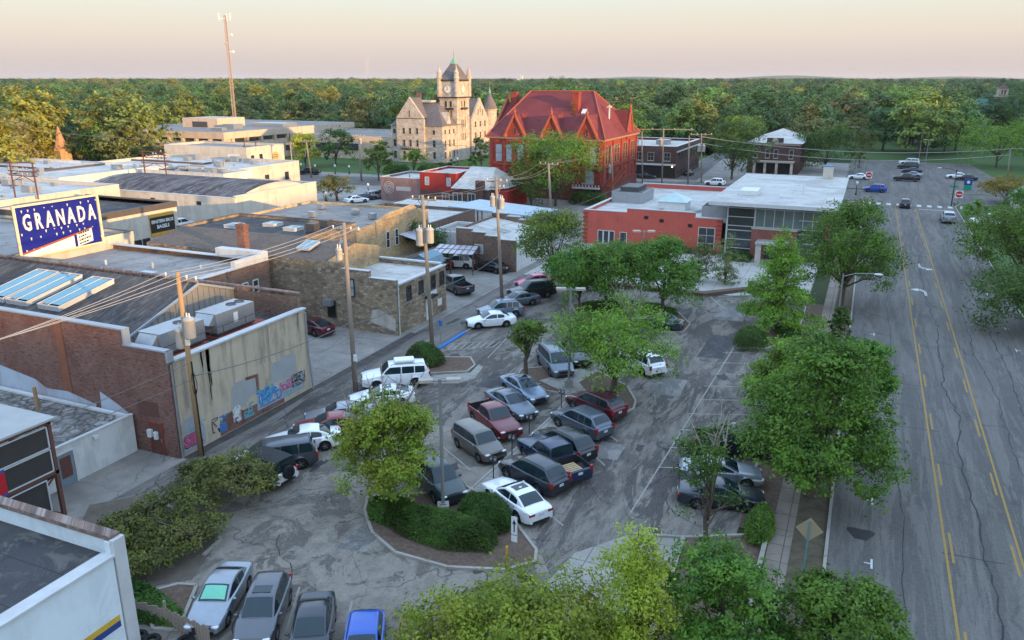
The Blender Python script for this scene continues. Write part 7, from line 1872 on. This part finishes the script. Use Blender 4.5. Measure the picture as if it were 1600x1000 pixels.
# left row of the median, noses to the walk
pc('sedan','steel',(819.5,633),(787,612),-1,'blue grey sedan with sunroof at the head of the left row', extras=('sunroof',))
pc('sedan','steel2',(800,658),(766,636.5),-1,'slate blue sedan between the blue grey sedan and the red pickup')
pc('midpickup','maroon',(774.5,691),(736,658),-1,'dark red pickup truck with open empty bed beside the median walk', cat='pickup')
pc('boxy','brown',(746,723),(716,701.5),-1,'boxy grey brown hatchback beside the red pickup')
pc('suv','green',(677,787),(650,758),-1,'very dark green suv under the yellowing tree with its nose by the lamp base', cat='suv')
# right row, tails to the aisle
h_ = None
pc('sedan','white',(763,783),(808,818),1,'white sedan with dark sunroof between the round hedge and the dark suv', extras=('sunroof',))
pc('suv','charcoal',(795.5,752),(836,773.5),1,'charcoal suv with tall red tail lamps beside the white sedan', cat='suv', extras=('rails',))
tr = pc('pickup','navy',(815,716.5),(873,760),1,'dark blue crew cab pickup carrying wooden pallets in its bed', cat='pickup')
pc('suv','black',(840,701),(888,727),1,'black suv with pale plate beside the dark blue pickup', cat='suv', extras=('rails',))
pc('suv','slate',(870,668),(915.5,690),1,'steel grey suv between black suv and deep red suv', cat='suv', extras=('rails',))
pc('suv','dkred',(893.6,641),(939.5,660),1,'deep red suv next to the tree island', cat='suv', extras=('rails',))
for k, (dz, w_) in enumerate(((.0,1.1),(.14,1.05))):
    b = B()
    for i in range(6): b.box(-.6+i*.21,-.45+i*.21,-w_/2,w_/2,.10,.12)
    for y in (-w_/2,-.05,w_/2-.1): b.box(-.6,.6,y,y+.1,.0,.1)
    o = link('wooden_pallet', b.mesh('wooden_pallet', WOODPAL), None); m_ = Matrix.Translation(tr.location) @ Matrix.Rotation(tr.rotation_euler.z, 4, 'Z') @ Matrix.Translation((-2.0, 0, .625+dz*1.0)); o.matrix_world = m_
    tag(o, ('lower','upper')[k]+' wooden pallet lying in the dark blue pickup bed', 'pallet', 'pallets in the pickup bed')
# middle of the lot under the trees
pc('van','steel2',(868,600),(833,560),-1,'dark steel blue van with roof bars under the small leaning tree', cat='van', extras=('rails',))
pc('sedan','black',(893,575),(872,552),-1,'black sedan hidden behind the middle tree')
pc('suv','white',(975,572),(1003,588),1,'white suv whose tail shows right of the middle tree', cat='suv')
pc('sedan','green',(1003,513),(1042,519),1,'very dark green sedan by the north island')
# right side stalls
pc('pickup','black',None,(1112,716),-1,'black pickup in the shade under the big leafy tree, tail to the aisle', heading=14, cat='pickup')
pc('sedan','silver',None,(1090,760),-1,'silver sedan half under the big leafy tree', heading=14)
pc('sedan','charcoal',None,(1088,797),-1,'dark sedan nearest the thin sparse tree, half under foliage', heading=14)
# bottom row, noses to the camera
pc('sedan','silver',(361.5,976),(390,925),1,'silver sedan with bright green sunshade, nose towards the camera', glassmat=SHADE, group='cars in the bottom row').scale = (.94,.94,.94)
pc('suv','grey',(438,998),(455,948.5),1,'grey suv with sunroof, second in the bottom row', cat='suv', extras=('sunroof',), group='cars in the bottom row').scale = (.94,.94,.94)
pc('sedan','charcoal',(519,1024),(525.6,979),1,'charcoal sedan, third in the bottom row', group='cars in the bottom row').scale = (.94,.94,.94)
pc('hatch','bright',(600,1050),(604,1005),1,'bright blue hatchback cut by the bottom edge', group='cars in the bottom row').scale = (.94,.94,.94)
pc('hatch','maroon',(680,1060),(683,1012),1,'maroon car mostly hidden by bottom foliage', group='cars in the bottom row').scale = (.94,.94,.94)
# lots across the alley
pc('pickup','gunmetal',(690,452),(709.5,461),1,'dark grey pickup in the concrete lot beyond the stone building', cat='pickup', group='cars in the alley lots')
pc('suv','white',(699,420),(725,421),1,'white suv under the carport', cat='suv', group='cars in the alley lots')
pc('sedan','black',(749,424),(772,428),1,'black sedan beside the carport at the stepped brick building', group='cars in the alley lots')
pc('hatch','red',(677,424),(690,423),1,'red car peeping out beside the blue shed', group='cars in the alley lots')
pc('coupe','dkred',(466,519),(488,526),1,'dark red coupe behind the stucco wall corner', group='cars in the alley lots')
# streets and far lot
g_ = 'cars in and around the far parking lot'
car('suv','blue',G(1367,300),R(176),'bright blue suv driving left through the crossing', cat='suv', group=g_)
car('suv','charcoal',G(1413,324),R(90),'dark car with red tail lamps waiting at the crosswalk', cat='suv', group=g_)
car('bigsuv','silver',G(1480,347),R(90),'silver suv parked at the right kerb below the crossing', cat='suv', group=g_)
car('pickup','black',G(1416,283),R(178),'black pickup, front one of the row in the far parking lot', cat='pickup', group=g_)
car('sedan','silver',G(1424,277),R(178),'silver sedan behind the black pickup in the far parking lot', group=g_)
car('sedan','navy',G(1424,270),R(178),'navy blue sedan in the middle of the far parking row', group=g_)
car('bigsuv','charcoal',G(1418,264),R(178),'dark suv second from the back of the far parking row', cat='suv', group=g_)
car('bigsuv','pearl',G(1420,258),R(178),'white suv at the back of the far parking row', cat='suv', group=g_)
car('sedan','black',G(1509,282),R(178),'black sedan at the right of the far parking lot', group=g_)
car('sedan','white',G(1495,279),R(178),'white sedan just behind the black sedan at the right of the far lot', group=g_)
car('sedan','white',G(1341,280),R(178),'white sedan left of the do not enter sign', group=g_)
car('suv','white',G(1117,290),R(176),'white suv crossing behind the red stucco building', cat='suv', group=g_)
car('pickup','white',G(1545,352),R(200),'white pickup in the driveway by the small cottage', cat='pickup', group=g_)
car('sedan','black',G(1076,274),R(88),'black car in the back lane between brick block and trees', group=g_)
car('sedan','black',G(1009,279),R(10),'dark car in front of the dark brick block', group=g_)
g_ = 'cars along the shop streets'
car('pickup','black',G(483,273),R(195),'black pickup on the cross street below the lime green tree', cat='pickup', group=g_)
for i, (px, py, c, k, lb) in enumerate(((557,317,'white','sedan','white sedan parked by the shop street, nearest the grey roof'),(571,313,'navy','sedan','dark blue sedan parked beside the white sedan on the shop street'),(602,308,'charcoal','suv','dark suv parked next to the faded mural shop'),(586,311,'silver','suv','silver suv parked between the dark cars on the shop street'))):
    car(k, c, G(px, py), R(60), lb, group=g_)
car('suv','white',G(284,357),R(80),'white suv beside the bagel building', cat='suv', group=g_)
car('sedan','white',G(680,346),R(20),'white car behind the white roofed shops', group=g_)

# ---------------------------------------------------------------- trees and shrubs that can be told apart
tree('leafy_tree','yellowing green tree with bare grey branches standing in the hedge island','tree',612,786,618,166,'turn',n=19000,L=.19,seed=11,base=.12,gap=0,dead=9,bark=BARKPALE,twigs=60,clump=.13,lobes=11)
tree('leafy_tree','slender leaning tree at the tip of the tree island','tree',822,597,498,66,'mid',n=3800,L=.2,seed=12,base=.42,lobes=6,twigs=30,clump=.2,tr=.2)
tree('leafy_tree','spreading bright green tree in the middle of the lot','tree',957,622,488,190,'fresh',n=15000,L=.21,seed=13,base=.30,lobes=10,twigs=50,tr=.26,clump=.14,gap=.12)
tree('bare_tree','leafless grey tree behind the middle tree','tree',985,540,470,70,'olive',n=60,L=.12,seed=14,base=.3,dead=16,bark=BARKPALE,lobes=7)
tree('big_tree','huge deep green tree on the right whose crown overhangs the street','tree',1266,775,528,212,'mid',n=38000,L=.21,seed=21,base=.07,lobes=13,tr=.34,clump=.13)
tree('big_tree','tall fresh green tree behind the huge tree, crown touching it','tree',1228,660,520,132,'fresh',n=17000,L=.22,seed=22,base=.16,lobes=10,tr=.28,clump=.14)
tree('big_tree','broad green tree by the kerb, right hand part of the big clump','tree',1332,715,528,104,'mid',n=13000,L=.2,seed=23,base=.2,lobes=9,tr=.22,clump=.14,gap=.1)
tree('conifer','bright feathery green conifer beside the round shrub','tree',1210,518,360,104,'cypress','cone',n=27000,L=.20,seed=24,base=.12,tr=.25,clump=.13)
tree('leafy_tree','tall full tree in front of the glass hall, on the street side','tree',1313,480,312,150,'mid',n=26000,L=.24,seed=25,base=.14,tr=.3,lobes=11,clump=.14)
tree('leafy_tree','narrow dark green tree below the arm street lamp','tree',1306,560,478,40,'deep',n=3500,L=.2,seed=26,base=.15,lobes=6)
tree('leafy_tree','dark green tree at the lot corner nearest the black suv','tree',864,455,326,124,'mid',n=15000,L=.24,seed=27,base=.18,lobes=9)
tree('leafy_tree','green tree in front of the red building, middle of three','tree',946,492,376,136,'mid',n=18000,L=.23,seed=28,base=.22,lobes=9)
tree('leafy_tree','green tree in front of the red building, right of three','tree',1033,497,368,118,'mid',n=17000,L=.23,seed=29,base=.25,lobes=9)
tree('leafy_tree','low green tree between the lot corner tree and the red building','tree',905,485,386,100,'mid',n=12000,L=.23,seed=30,base=.2,lobes=8)
for px, py, tp, w, lb, sd in ((1091,440,374,26,'left one of two grey green column trees before the red building',31),(1132,444,368,38,'right one of two grey green column trees before the red building',32),(962,408,374,22,'small column shrub in front of the red wall near the door',33),(1006,405,378,20,'small column shrub in front of the red wall centre',34),(1034,404,380,18,'small column shrub at the red wall left of the tall window',35)):
    tree('column_tree',lb,'tree',px,py,tp,w*1.35,'grey' if sd < 33 else 'mid','column',n=5200,L=.17,seed=sd,base=.06,per=20,group='column trees at the red building')
tree('leafy_tree','feathery yellow green tree at the bottom, left of the dark one','tree',985,1075,815,215,'yellow','cone',n=24000,L=.13,seed=41,base=.05,clump=.13,tr=.14)
tree('leafy_tree','light green treetop at the bottom edge beside the maroon car','tree',800,1130,915,300,'turn',n=28000,L=.17,seed=42,base=.2,lobes=12,clump=.13,gap=.1)
tree('leafy_tree','dark green treetop with pale tips at the bottom between feathery tree and walk','tree',1130,1080,862,210,'mid',n=20000,L=.17,seed=43,base=.18,lobes=11,clump=.13)
tree('leafy_tree','fresh green treetop at the bottom beside the wide street','tree',1310,1120,905,215,'mid',n=19000,L=.17,seed=44,base=.2,lobes=11,clump=.13)
tree('sparse_tree','thin dying tree with few leaves in the mulch bed beside the walk','tree',1103,862,672,92,'deep','sparse',n=3200,L=.18,seed=45,base=.3,lobes=17,twigs=40,tr=.13,bark=BARK,clump=.3,dead=6)
tree('leafy_tree','long armed green tree leaning over the wide street from the right edge','tree',1590,440,322,190,'mid',n=15000,L=.3,seed=46,base=.2,lobes=11,tr=.3)
tree('leafy_tree','dark green tree below the leaning tree at the right edge','tree',1612,520,425,190,'deep',n=13000,L=.28,seed=47,base=.08,lobes=10)
tree('leafy_tree','rusty brown green tree at the far corner right of the crossing','tree',1572,318,276,84,'rust',n=5500,L=.36,seed=48,base=.15,lobes=8)
tree('leafy_tree','small round green tree right of the silver suv','tree',1520,342,312,30,'fresh',n=1800,L=.3,seed=49,base=.1,lobes=6)
tree('leafy_tree','bright green tall tree at the right edge above the far lot','tree',1556,262,186,125,'fresh',n=9000,L=.5,seed=50,base=.15,lobes=10)
tree('leafy_tree','tall deep green tree rising to the skyline at the right edge','tree',1612,225,112,96,'deep',n=6000,L=.6,seed=51,base=.1,lobes=9)
tree('leafy_tree','green tree at the right edge behind the cottage','tree',1594,345,290,60,'mid',n=4000,L=.32,seed=52,base=.1,lobes=7)
tree('leafy_tree','big green tree in front of the museum north wall','tree',868,322,200,140,'mid',n=14000,L=.36,seed=53,base=.08,lobes=11,clump=.15)
tree('leafy_tree','lower green tree left of the big museum tree','tree',830,325,232,84,'deep',n=5500,L=.36,seed=54,base=.08,lobes=8)
tree('conifer','narrow golden spruce rising in front of the museum roof','tree',893,305,163,44,'spruce','cone',n=3600,L=.42,seed=55,base=.1)
tree('leafy_tree','round olive tree on the pale paving beside the cream building','tree',527,314,272,60,'olive',n=4200,L=.3,seed=56,base=.2,lobes=8,tr=.25)
tree('leafy_tree','dark green courtyard tree behind the stone building','tree',652,400,338,86,'deep',n=7500,L=.27,seed=57,base=.05,lobes=9)
tree('leafy_tree','lime green tree glowing beside the cross street','tree',478,262,206,50,'lime',n=4200,L=.5,seed=58,base=.06,lobes=8)
tree('leafy_tree','dark tree between the lime tree and the tall cross street pole','tree',525,258,200,66,'deep',n=4200,L=.5,seed=59,base=.06,lobes=8)
tree('leafy_tree','round park tree left of the courthouse','tree',592,282,219,52,'mid',n=4500,L=.42,seed=60,base=.15,lobes=8)
tree('leafy_tree','fresh green tree before the courthouse north gable','tree',647,272,234,40,'fresh',n=3000,L=.4,seed=61,base=.1,lobes=7)
tree('leafy_tree','dark pyramid tree at the courthouse corner','tree',706,270,250,26,'deep','cone',n=1500,L=.4,seed=62,base=.02)
tree('leafy_tree','dark tree between courthouse and museum','tree',752,262,215,32,'deep',n=2600,L=.45,seed=63,base=.05,lobes=7)
tree('leafy_tree','small bright tree on the courthouse walk','tree',737,262,243,20,'fresh',n=1200,L=.4,seed=64,base=.05,lobes=6)
tree('leafy_tree','green tree growing by the navy theatre sign','tree',128,412,360,42,'mid',n=2600,L=.26,seed=65,base=.1,lobes=7)
tree('leafy_tree','small bright tree in front of the beige wall','tree',192,385,357,26,'fresh',n=1100,L=.26,seed=66,base=.1,lobes=6)
for px, py, w, h_, k, lb, sd in ((410,330,12,318,'olive','wispy shrub at the foot of the cream wall, left one',67),(452,318,12,306,'olive','wispy shrub at the foot of the cream wall, right one',68)):
    tree('shrub',lb,'shrub',px,py,h_,w,k,n=500,L=.22,seed=sd,base=.05,lobes=5,group='shrubs at the cream wall')
tree('leafy_tree','big leafy tree beside the lane mouth poles','tree',1143,280,186,104,'deep',n=7500,L=.48,seed=71,base=.12,lobes=10)
tree('leafy_tree','dark spreading tree right of the brick library','tree',1288,268,196,108,'deep',n=7500,L=.48,seed=72,base=.12,lobes=10)
tree('leafy_tree','olive green tree behind the far lot on its left','tree',1330,250,180,64,'olive',n=5000,L=.5,seed=73,base=.15,lobes=8)
tree('leafy_tree','yellowing tree above the dark brick block','tree',1160,240,176,70,'turn',n=4600,L=.55,seed=74,base=.15,lobes=8)
tree('leafy_tree','small dark round tree in front of the park lawn','tree',1342,262,232,18,'olive',n=900,L=.45,seed=75,base=.2,lobes=6)
tree('leafy_tree','bright green tree right of the museum roof','tree',975,235,160,52,'fresh',n=4200,L=.55,seed=76,base=.1,lobes=8)
tree('leafy_tree','dark tree peak just behind the museum ridge','tree',876,190,119,66,'deep',n=4200,L=.7,seed=77,base=.1,lobes=8)
tree('bare_tree','partly bare pale branched tree among yellow crowns at the left edge','tree',24,268,200,52,'yellow',n=3600,L=.5,seed=78,base=.15,lobes=9,dead=14,bark=BARKPALE)
tree('leafy_tree','yellow green sunlit tree beside the church spire','tree',52,262,197,44,'yellow',n=4200,L=.5,seed=79,base=.1,lobes=8)
tree('leafy_tree','dark green tree right of the church spire','tree',146,262,206,50,'deep',n=4200,L=.5,seed=80,base=.08,lobes=8)
tree('leafy_tree','dark shrubby tree in front of the office building end','tree',180,262,222,62,'deep',n=4200,L=.5,seed=81,base=.05,lobes=8)
tree('leafy_tree','dark low tree left of the office building stair tower','tree',225,258,238,34,'deep',n=2000,L=.5,seed=82,base=.02,lobes=7)
tree('leafy_tree','olive tree at the left edge below the spire','tree',16,275,232,40,'olive',n=2500,L=.5,seed=83,base=.05,lobes=7)
# fallen tree: crown lying on the ground
def fallen():
    rng = np.random.default_rng(91); bl = []
    for px, py, r in ((398,768,1.5),(385,782,1.8),(372,762,1.9),(345,775,1.8),(325,745,1.5),(320,760,1.8),(300,800,1.8),(260,800,1.6),(230,830,1.7),(205,850,1.5),(190,830,1.3),(170,855,1.3),(290,850,1.5),(320,835,1.4),(240,880,1.3),(200,890,1.2),(150,865,1.0)):
        p = G(px, py+12); tall = len(bl) < 4; bl.append((p.x, p.y, r*(.85 if tall else .5), r, r, r*(.8 if tall else .55)))
    bl = np.array(bl); n = 950; bi = rng.choice(len(bl), n); u = unit(rng.normal(0,1,(n,3))); u[:,2] = np.abs(u[:,2])*.9
    ctr = bl[bi,:3]+u*bl[bi,3:]*(.5+.5*rng.random(n)**.5)[:,None]; c0 = np.array([G(205,840).x, G(205,840).y, 0])
    v = leaf_arrays(rng, ctr-c0, u, np.full(n,.34), 30, .17); v[:,2] = np.maximum(v[:,2], .03)
    t = thing('fallen_tree','fallen olive green tree lying across the kerb beside the alley','tree', tuple(c0))
    link('crown', quads_mesh('crown', v, LM['olive']), t)
    b = B(); base = Vector(tuple(G(185,835)))-Vector(tuple(c0))
    b.tube([base+Vector((-1.2,0,.2)), base+Vector((.6,.3,.7)), Vector(bl[5][:3])-Vector(tuple(c0)), Vector(bl[0][:3])-Vector(tuple(c0))], [.22,.2,.13,.05], 7)
    for i in range(7): e = Vector(bl[i+6][:3])-Vector(tuple(c0)); s = base+Vector((rng.uniform(0,2),rng.uniform(0,1),.6)); b.tube([s, s.lerp(e,.5)+Vector((0,0,.7)), e+Vector((0,0,.5))], [.09,.06,.02], 5)
    link('trunk', b.mesh('trunk', BARK, True), t)
fallen()
bush('hedge','long clipped dark green hedge curving round the island','hedge', gp((600,800),(598,822),(625,842),(690,864),(765,868),(778,852),(770,838),(720,822),(660,808),(630,795)), 1.25, n=19000, L=.095, seed=1)
bush('round_hedge','big round clipped hedge between lamp base and white sedan','hedge', gp((716,806),(712,822),(735,838),(775,842),(796,836),(800,815),(785,800),(750,796),(728,796)), 1.7, n=14000, L=.095, seed=2)
bush('round_hedge','small clipped hedge at the foot of the yellowing tree','hedge', gp((576,800),(578,816),(600,824),(620,812),(612,796),(590,790)), 1.0, n=2500, seed=3)
bush('round_shrub','dark dome shrub beside the alley above the white suv','shrub', ellipse(G(664,568),1.75,1.6), 1.7, n=4500, seed=4)
bush('round_shrub','dark round shrub at the aisle corner left of the conifer','shrub', ellipse(G(1172,540),1.5,2.4), 1.6, n=4000, seed=5)
bush('round_shrub','dark round shrub at the aisle corner right of the conifer','shrub', ellipse(G(1232,525),1.2,1.4), 1.2, n=2500, seed=6)
bush('box_hedge','bright clipped hedge under the big tree beside the brown walk','hedge', ellipse(G(1186,832),.75,1.7), 1.6, 'mid', n=4500, seed=7)
bush('low_hedge','dark low hedge along the north island','hedge', gp((905,482),(960,476),(1030,484),(1060,492),(1055,500),(1000,492),(920,492)), .8, n=5500, L=.16, seed=8)
bush('ground_ivy','dark green creeping mass beside the pale blue building','shrub', gp((196,915),(240,925),(285,960),(275,985),(215,975),(198,960)), .7, 'hedge', n=3500, seed=9, z0=.02)
bush('shrub_row','blue green shrubs at the foot of the red wall','shrub', [(-26,108.0),(-17.5,108.0),(-17.5,109.1),(-26,109.1)], .9, 'grey', n=2500, L=.2, seed=10, z0=.06)
bush('shrub_row','dark shrubs in the bed before the glass hall','shrub', [(-16,105.5),(-12.5,105.5),(-12.5,108.5),(-16,108.5)], .9, 'hedge', n=2000, L=.2, seed=11, z0=.06)
bush('wall_vine','dark vine mass on the courtyard wall by the stepped brick building','shrub', [(-52,90),(-46.9,88.6),(-46.9,92),(-52,93)], 2.6, 'hedge', n=3500, L=.24, seed=12, z0=.02)
for i, (px, py, rx, k, lb) in enumerate(((690,268,3.0,'hedge','dark foundation shrub left of the courthouse corner'),(672,270,3.5,'mid','bright foundation shrub below the courthouse balcony'),(620,270,3.5,'hedge','dark foundation shrub at the courthouse left corner'),(725,272,2.5,'mid','low green shrub at the courthouse tower foot'),(740,300,5,'hedge','dark hedge before the museum left corner'),(920,318,4,'hedge','dark hedge before the museum right corner'))):
    bush('foundation_shrub', lb, 'shrub', ellipse(G(px,py),rx,rx*.8), 2.2, k, n=1600, L=.36, seed=20+i, z0=.02, group='foundation shrubs')

# ---------------------------------------------------------------- the wooded belt
rng = np.random.default_rng(5)
FK = [('deep','round'),('mid','round'),('turn','round'),('olive','round'),('yellow','round'),('fresh','round'),('deep','round'),('rust','round')]
FM = []
for i, (k, sh) in enumerate(FK):
    me, bl = far_tree_mesh('tree_crown', 300+i, 16.5, 9.0, k, 3400, .85, sh, .08, 15)
    tb = trunk_b(300+i, 14, 6.2, .12, bl[:5], .3).mesh('tree_trunk', BARK, True)
    FM.append((me, tb, k))
hx, hy = -SY, CY
def blocked(x, y):
    if -232 < x < 30 and y < 262 and not (x < -168 and y < 168 and y > 110): return True
    if -14 < x < 4 and 255 < y < 345: return True
    if 30 <= x < 45 and y < 262: return True
    if y < 40: return True
    f_ = x*hx+y*hy; px_ = 800+1244*(x*CY+y*SY)/max(1, f_*CT+14*ST)
    if 25 < px_ < 195 and math.hypot(x, y) < 240: return True
    if 1500 < px_ < 1612 and 215 < math.hypot(x, y) < 470: return True
    return False
def sector(x, y):
    a = math.degrees(math.atan2(x, y))
    if a < -48: return 'behind the church spire at left'
    if a < -38: return 'behind the office building'
    if a < -29: return 'between the radio tower and the clock tower'
    if a < -19: return 'behind the red museum'
    if a < -9: return 'beyond the dark brick block'
    if a < 1: return 'beyond the far parking lot'
    return 'along the right edge of the town'
KN = dict(deep='dark green', mid='mid green', turn='green tree turning yellow', olive='olive green', yellow='yellow green', fresh='bright green', rust='brownish')
cand = []
# spread on a jittered grid
for gy in np.arange(60, 900, 12.5):
    for gx in np.arange(-900, 320, 12.5):
        x, y = gx+rng.uniform(-5, 5), gy+rng.uniform(-5, 5)
        if blocked(x, y): continue
        f = x*hx+y*hy; r = x*CY+y*SY
        if f < 60 or abs(r) > f*.68+8: continue
        cand.append((math.hypot(x, y), x, y))
cand.sort()
near = cand[:255]; rest = cand[255:]
# sight lines kept open to the lawn, the church and the school
def place_far(x, y, i, s, mats=True):
    a = math.degrees(math.atan2(x, y))
    w = [3, 3, 2.4, 1.6, 1.6, .8, 3, .15] if a < -30 else [4, 3, 1.0, 1.0, .35, 1.0, 4, .1]  # more yellow crowns on the left, partly the low sun's gold as leaf colour
    j = int(rng.choice(len(FM), p=np.array(w)/sum(w))); return j
for i, (d, x, y) in enumerate(near):
    j = place_far(x, y, i, 1); me, tb, k = FM[j]; s = float(rng.choice([.6,.75,.85,.95,1.05,1.2]))*rng.uniform(.93,1.07); sec = sector(x, y)
    if x > 60 and y < 260: s *= .9
    lab = ('%s tree in the wood %s' % (KN[k], sec)) if k != 'turn' else 'green tree turning yellow in the wood %s' % sec
    t = thing('woodland_tree', lab, 'tree', (x, y, 0), rng.uniform(0, 6.28), '%s trees %s' % (KN[k].replace(' tree turning yellow',' yellowing'), sec))
    t.scale = (s*rng.uniform(.9,1.15), s*rng.uniform(.9,1.15), s)
    link('crown', me, t); link('trunk', tb, t)
# everything farther: one mass of instanced crowns
pts = []; kinds = []; scl = []
def addp(x, y, s): pts.append((x, y, 0)); kinds.append(place_far(x, y, 0, 1)); scl.append(s)
for d, x, y in rest: addp(x, y, float(rng.choice([.6,.75,.85,.95,1.05,1.2]))*rng.uniform(.93,1.07))
for (y0, y1, st, sc) in ((900, 1700, 16, 1.15), (1700, 3600, 32, 1.5), (3600, 7200, 75, 2.1)):
    for f in np.arange(y0, y1, st):
        for r in np.arange(-f*.68, f*.68, st):
            ff, r2 = f+rng.uniform(-.45,.45)*st, r+rng.uniform(-.45,.45)*st
            x, y = ff*hx+r2*CY, ff*hy+r2*SY
            if y < -50: continue
            addp(x, y, (sc*rng.uniform(.75, 1.05) if rng.random() < .9 else sc*1.3) if sc < 1.4 else sc*rng.uniform(.8, 1.05)*.78)
me = bpy.data.meshes.new('distant_wood'); P_ = np.array(pts, np.float32)
me.vertices.add(len(P_)); me.vertices.foreach_set('co', P_.ravel())
at = me.attributes.new('kind', 'INT', 'POINT'); at.data.foreach_set('value', np.array(kinds, np.int32))
at = me.attributes.new('size', 'FLOAT', 'POINT'); at.data.foreach_set('value', np.array(scl, np.float32))
wood = tag(link('distant_wood', me), 'far woodland of green and yellowing crowns reaching to the horizon', 'woodland', None, 'stuff')
ng = bpy.data.node_groups.new('scatter_crowns', 'GeometryNodeTree')
ng.interface.new_socket('Geometry', in_out='INPUT', socket_type='NodeSocketGeometry'); ng.interface.new_socket('Geometry', in_out='OUTPUT', socket_type='NodeSocketGeometry')
N_ = ng.nodes; gi, go = N_.new('NodeGroupInput'), N_.new('NodeGroupOutput')
ct = bpy.data.collections.new('crown_sources'); kids = []
g2i = N_.new('GeometryNodeGeometryToInstance')
for j, (m_, tb, k) in enumerate(FM):
    o = bpy.data.objects.new('tree_crown_source', m_); kids.append(o)
    oi = N_.new('GeometryNodeObjectInfo'); oi.inputs['Object'].default_value = o; oi.inputs['As Instance'].default_value = True
    ip = N_.new('GeometryNodeInstanceOnPoints'); na = N_.new('GeometryNodeInputNamedAttribute'); na.data_type = 'INT'; na.inputs[0].default_value = 'kind'
    cm = N_.new('FunctionNodeCompare'); cm.data_type = 'INT'; cm.operation = 'EQUAL'; cm.inputs[3].default_value = j
    ng.links.new(na.outputs[0], cm.inputs[2]); ng.links.new(cm.outputs[0], ip.inputs['Selection'])
    ns = N_.new('GeometryNodeInputNamedAttribute'); ns.data_type = 'FLOAT'; ns.inputs[0].default_value = 'size'; ng.links.new(ns.outputs[0], ip.inputs['Scale'])
    rv = N_.new('FunctionNodeRandomValue'); rv.data_type = 'FLOAT_VECTOR'; rv.inputs[0].default_value = (0,0,0); rv.inputs[1].default_value = (0,0,6.28); ng.links.new(rv.outputs[0], ip.inputs['Rotation'])
    ng.links.new(gi.outputs[0], ip.inputs['Points']); ng.links.new(oi.outputs['Geometry'], ip.inputs['Instance'])
    if j == 0: jn = N_.new('GeometryNodeJoinGeometry')
    ng.links.new(ip.outputs[0], jn.inputs[0])
ng.links.new(jn.outputs[0], go.inputs[0])
md = wood.modifiers.new('scatter', 'NODES'); md.node_group = ng
# ---------------------------------------------------------------- evening air
q = B(); q.box(-7200, 2600, -1000, 8600, -1.5, 66)
hz = tag(q.build('haze', []), 'thin evening haze over the town and the far woods', 'haze', None, 'stuff')
hm = bpy.data.materials.new('evening_haze'); hm.use_nodes = True; t_ = hm.node_tree
for n_ in list(t_.nodes):
    if n_.type == 'BSDF_PRINCIPLED': t_.nodes.remove(n_)
pv = t_.nodes.new('ShaderNodeVolumePrincipled'); pv.inputs['Color'].default_value = (.86,.84,.86,1); pv.inputs['Density'].default_value = .00005; pv.inputs['Anisotropy'].default_value = .2
t_.links.new(pv.outputs[0], [n_ for n_ in t_.nodes if n_.type == 'OUTPUT_MATERIAL'][0].inputs['Volume'])
hz.data.materials.append(hm)
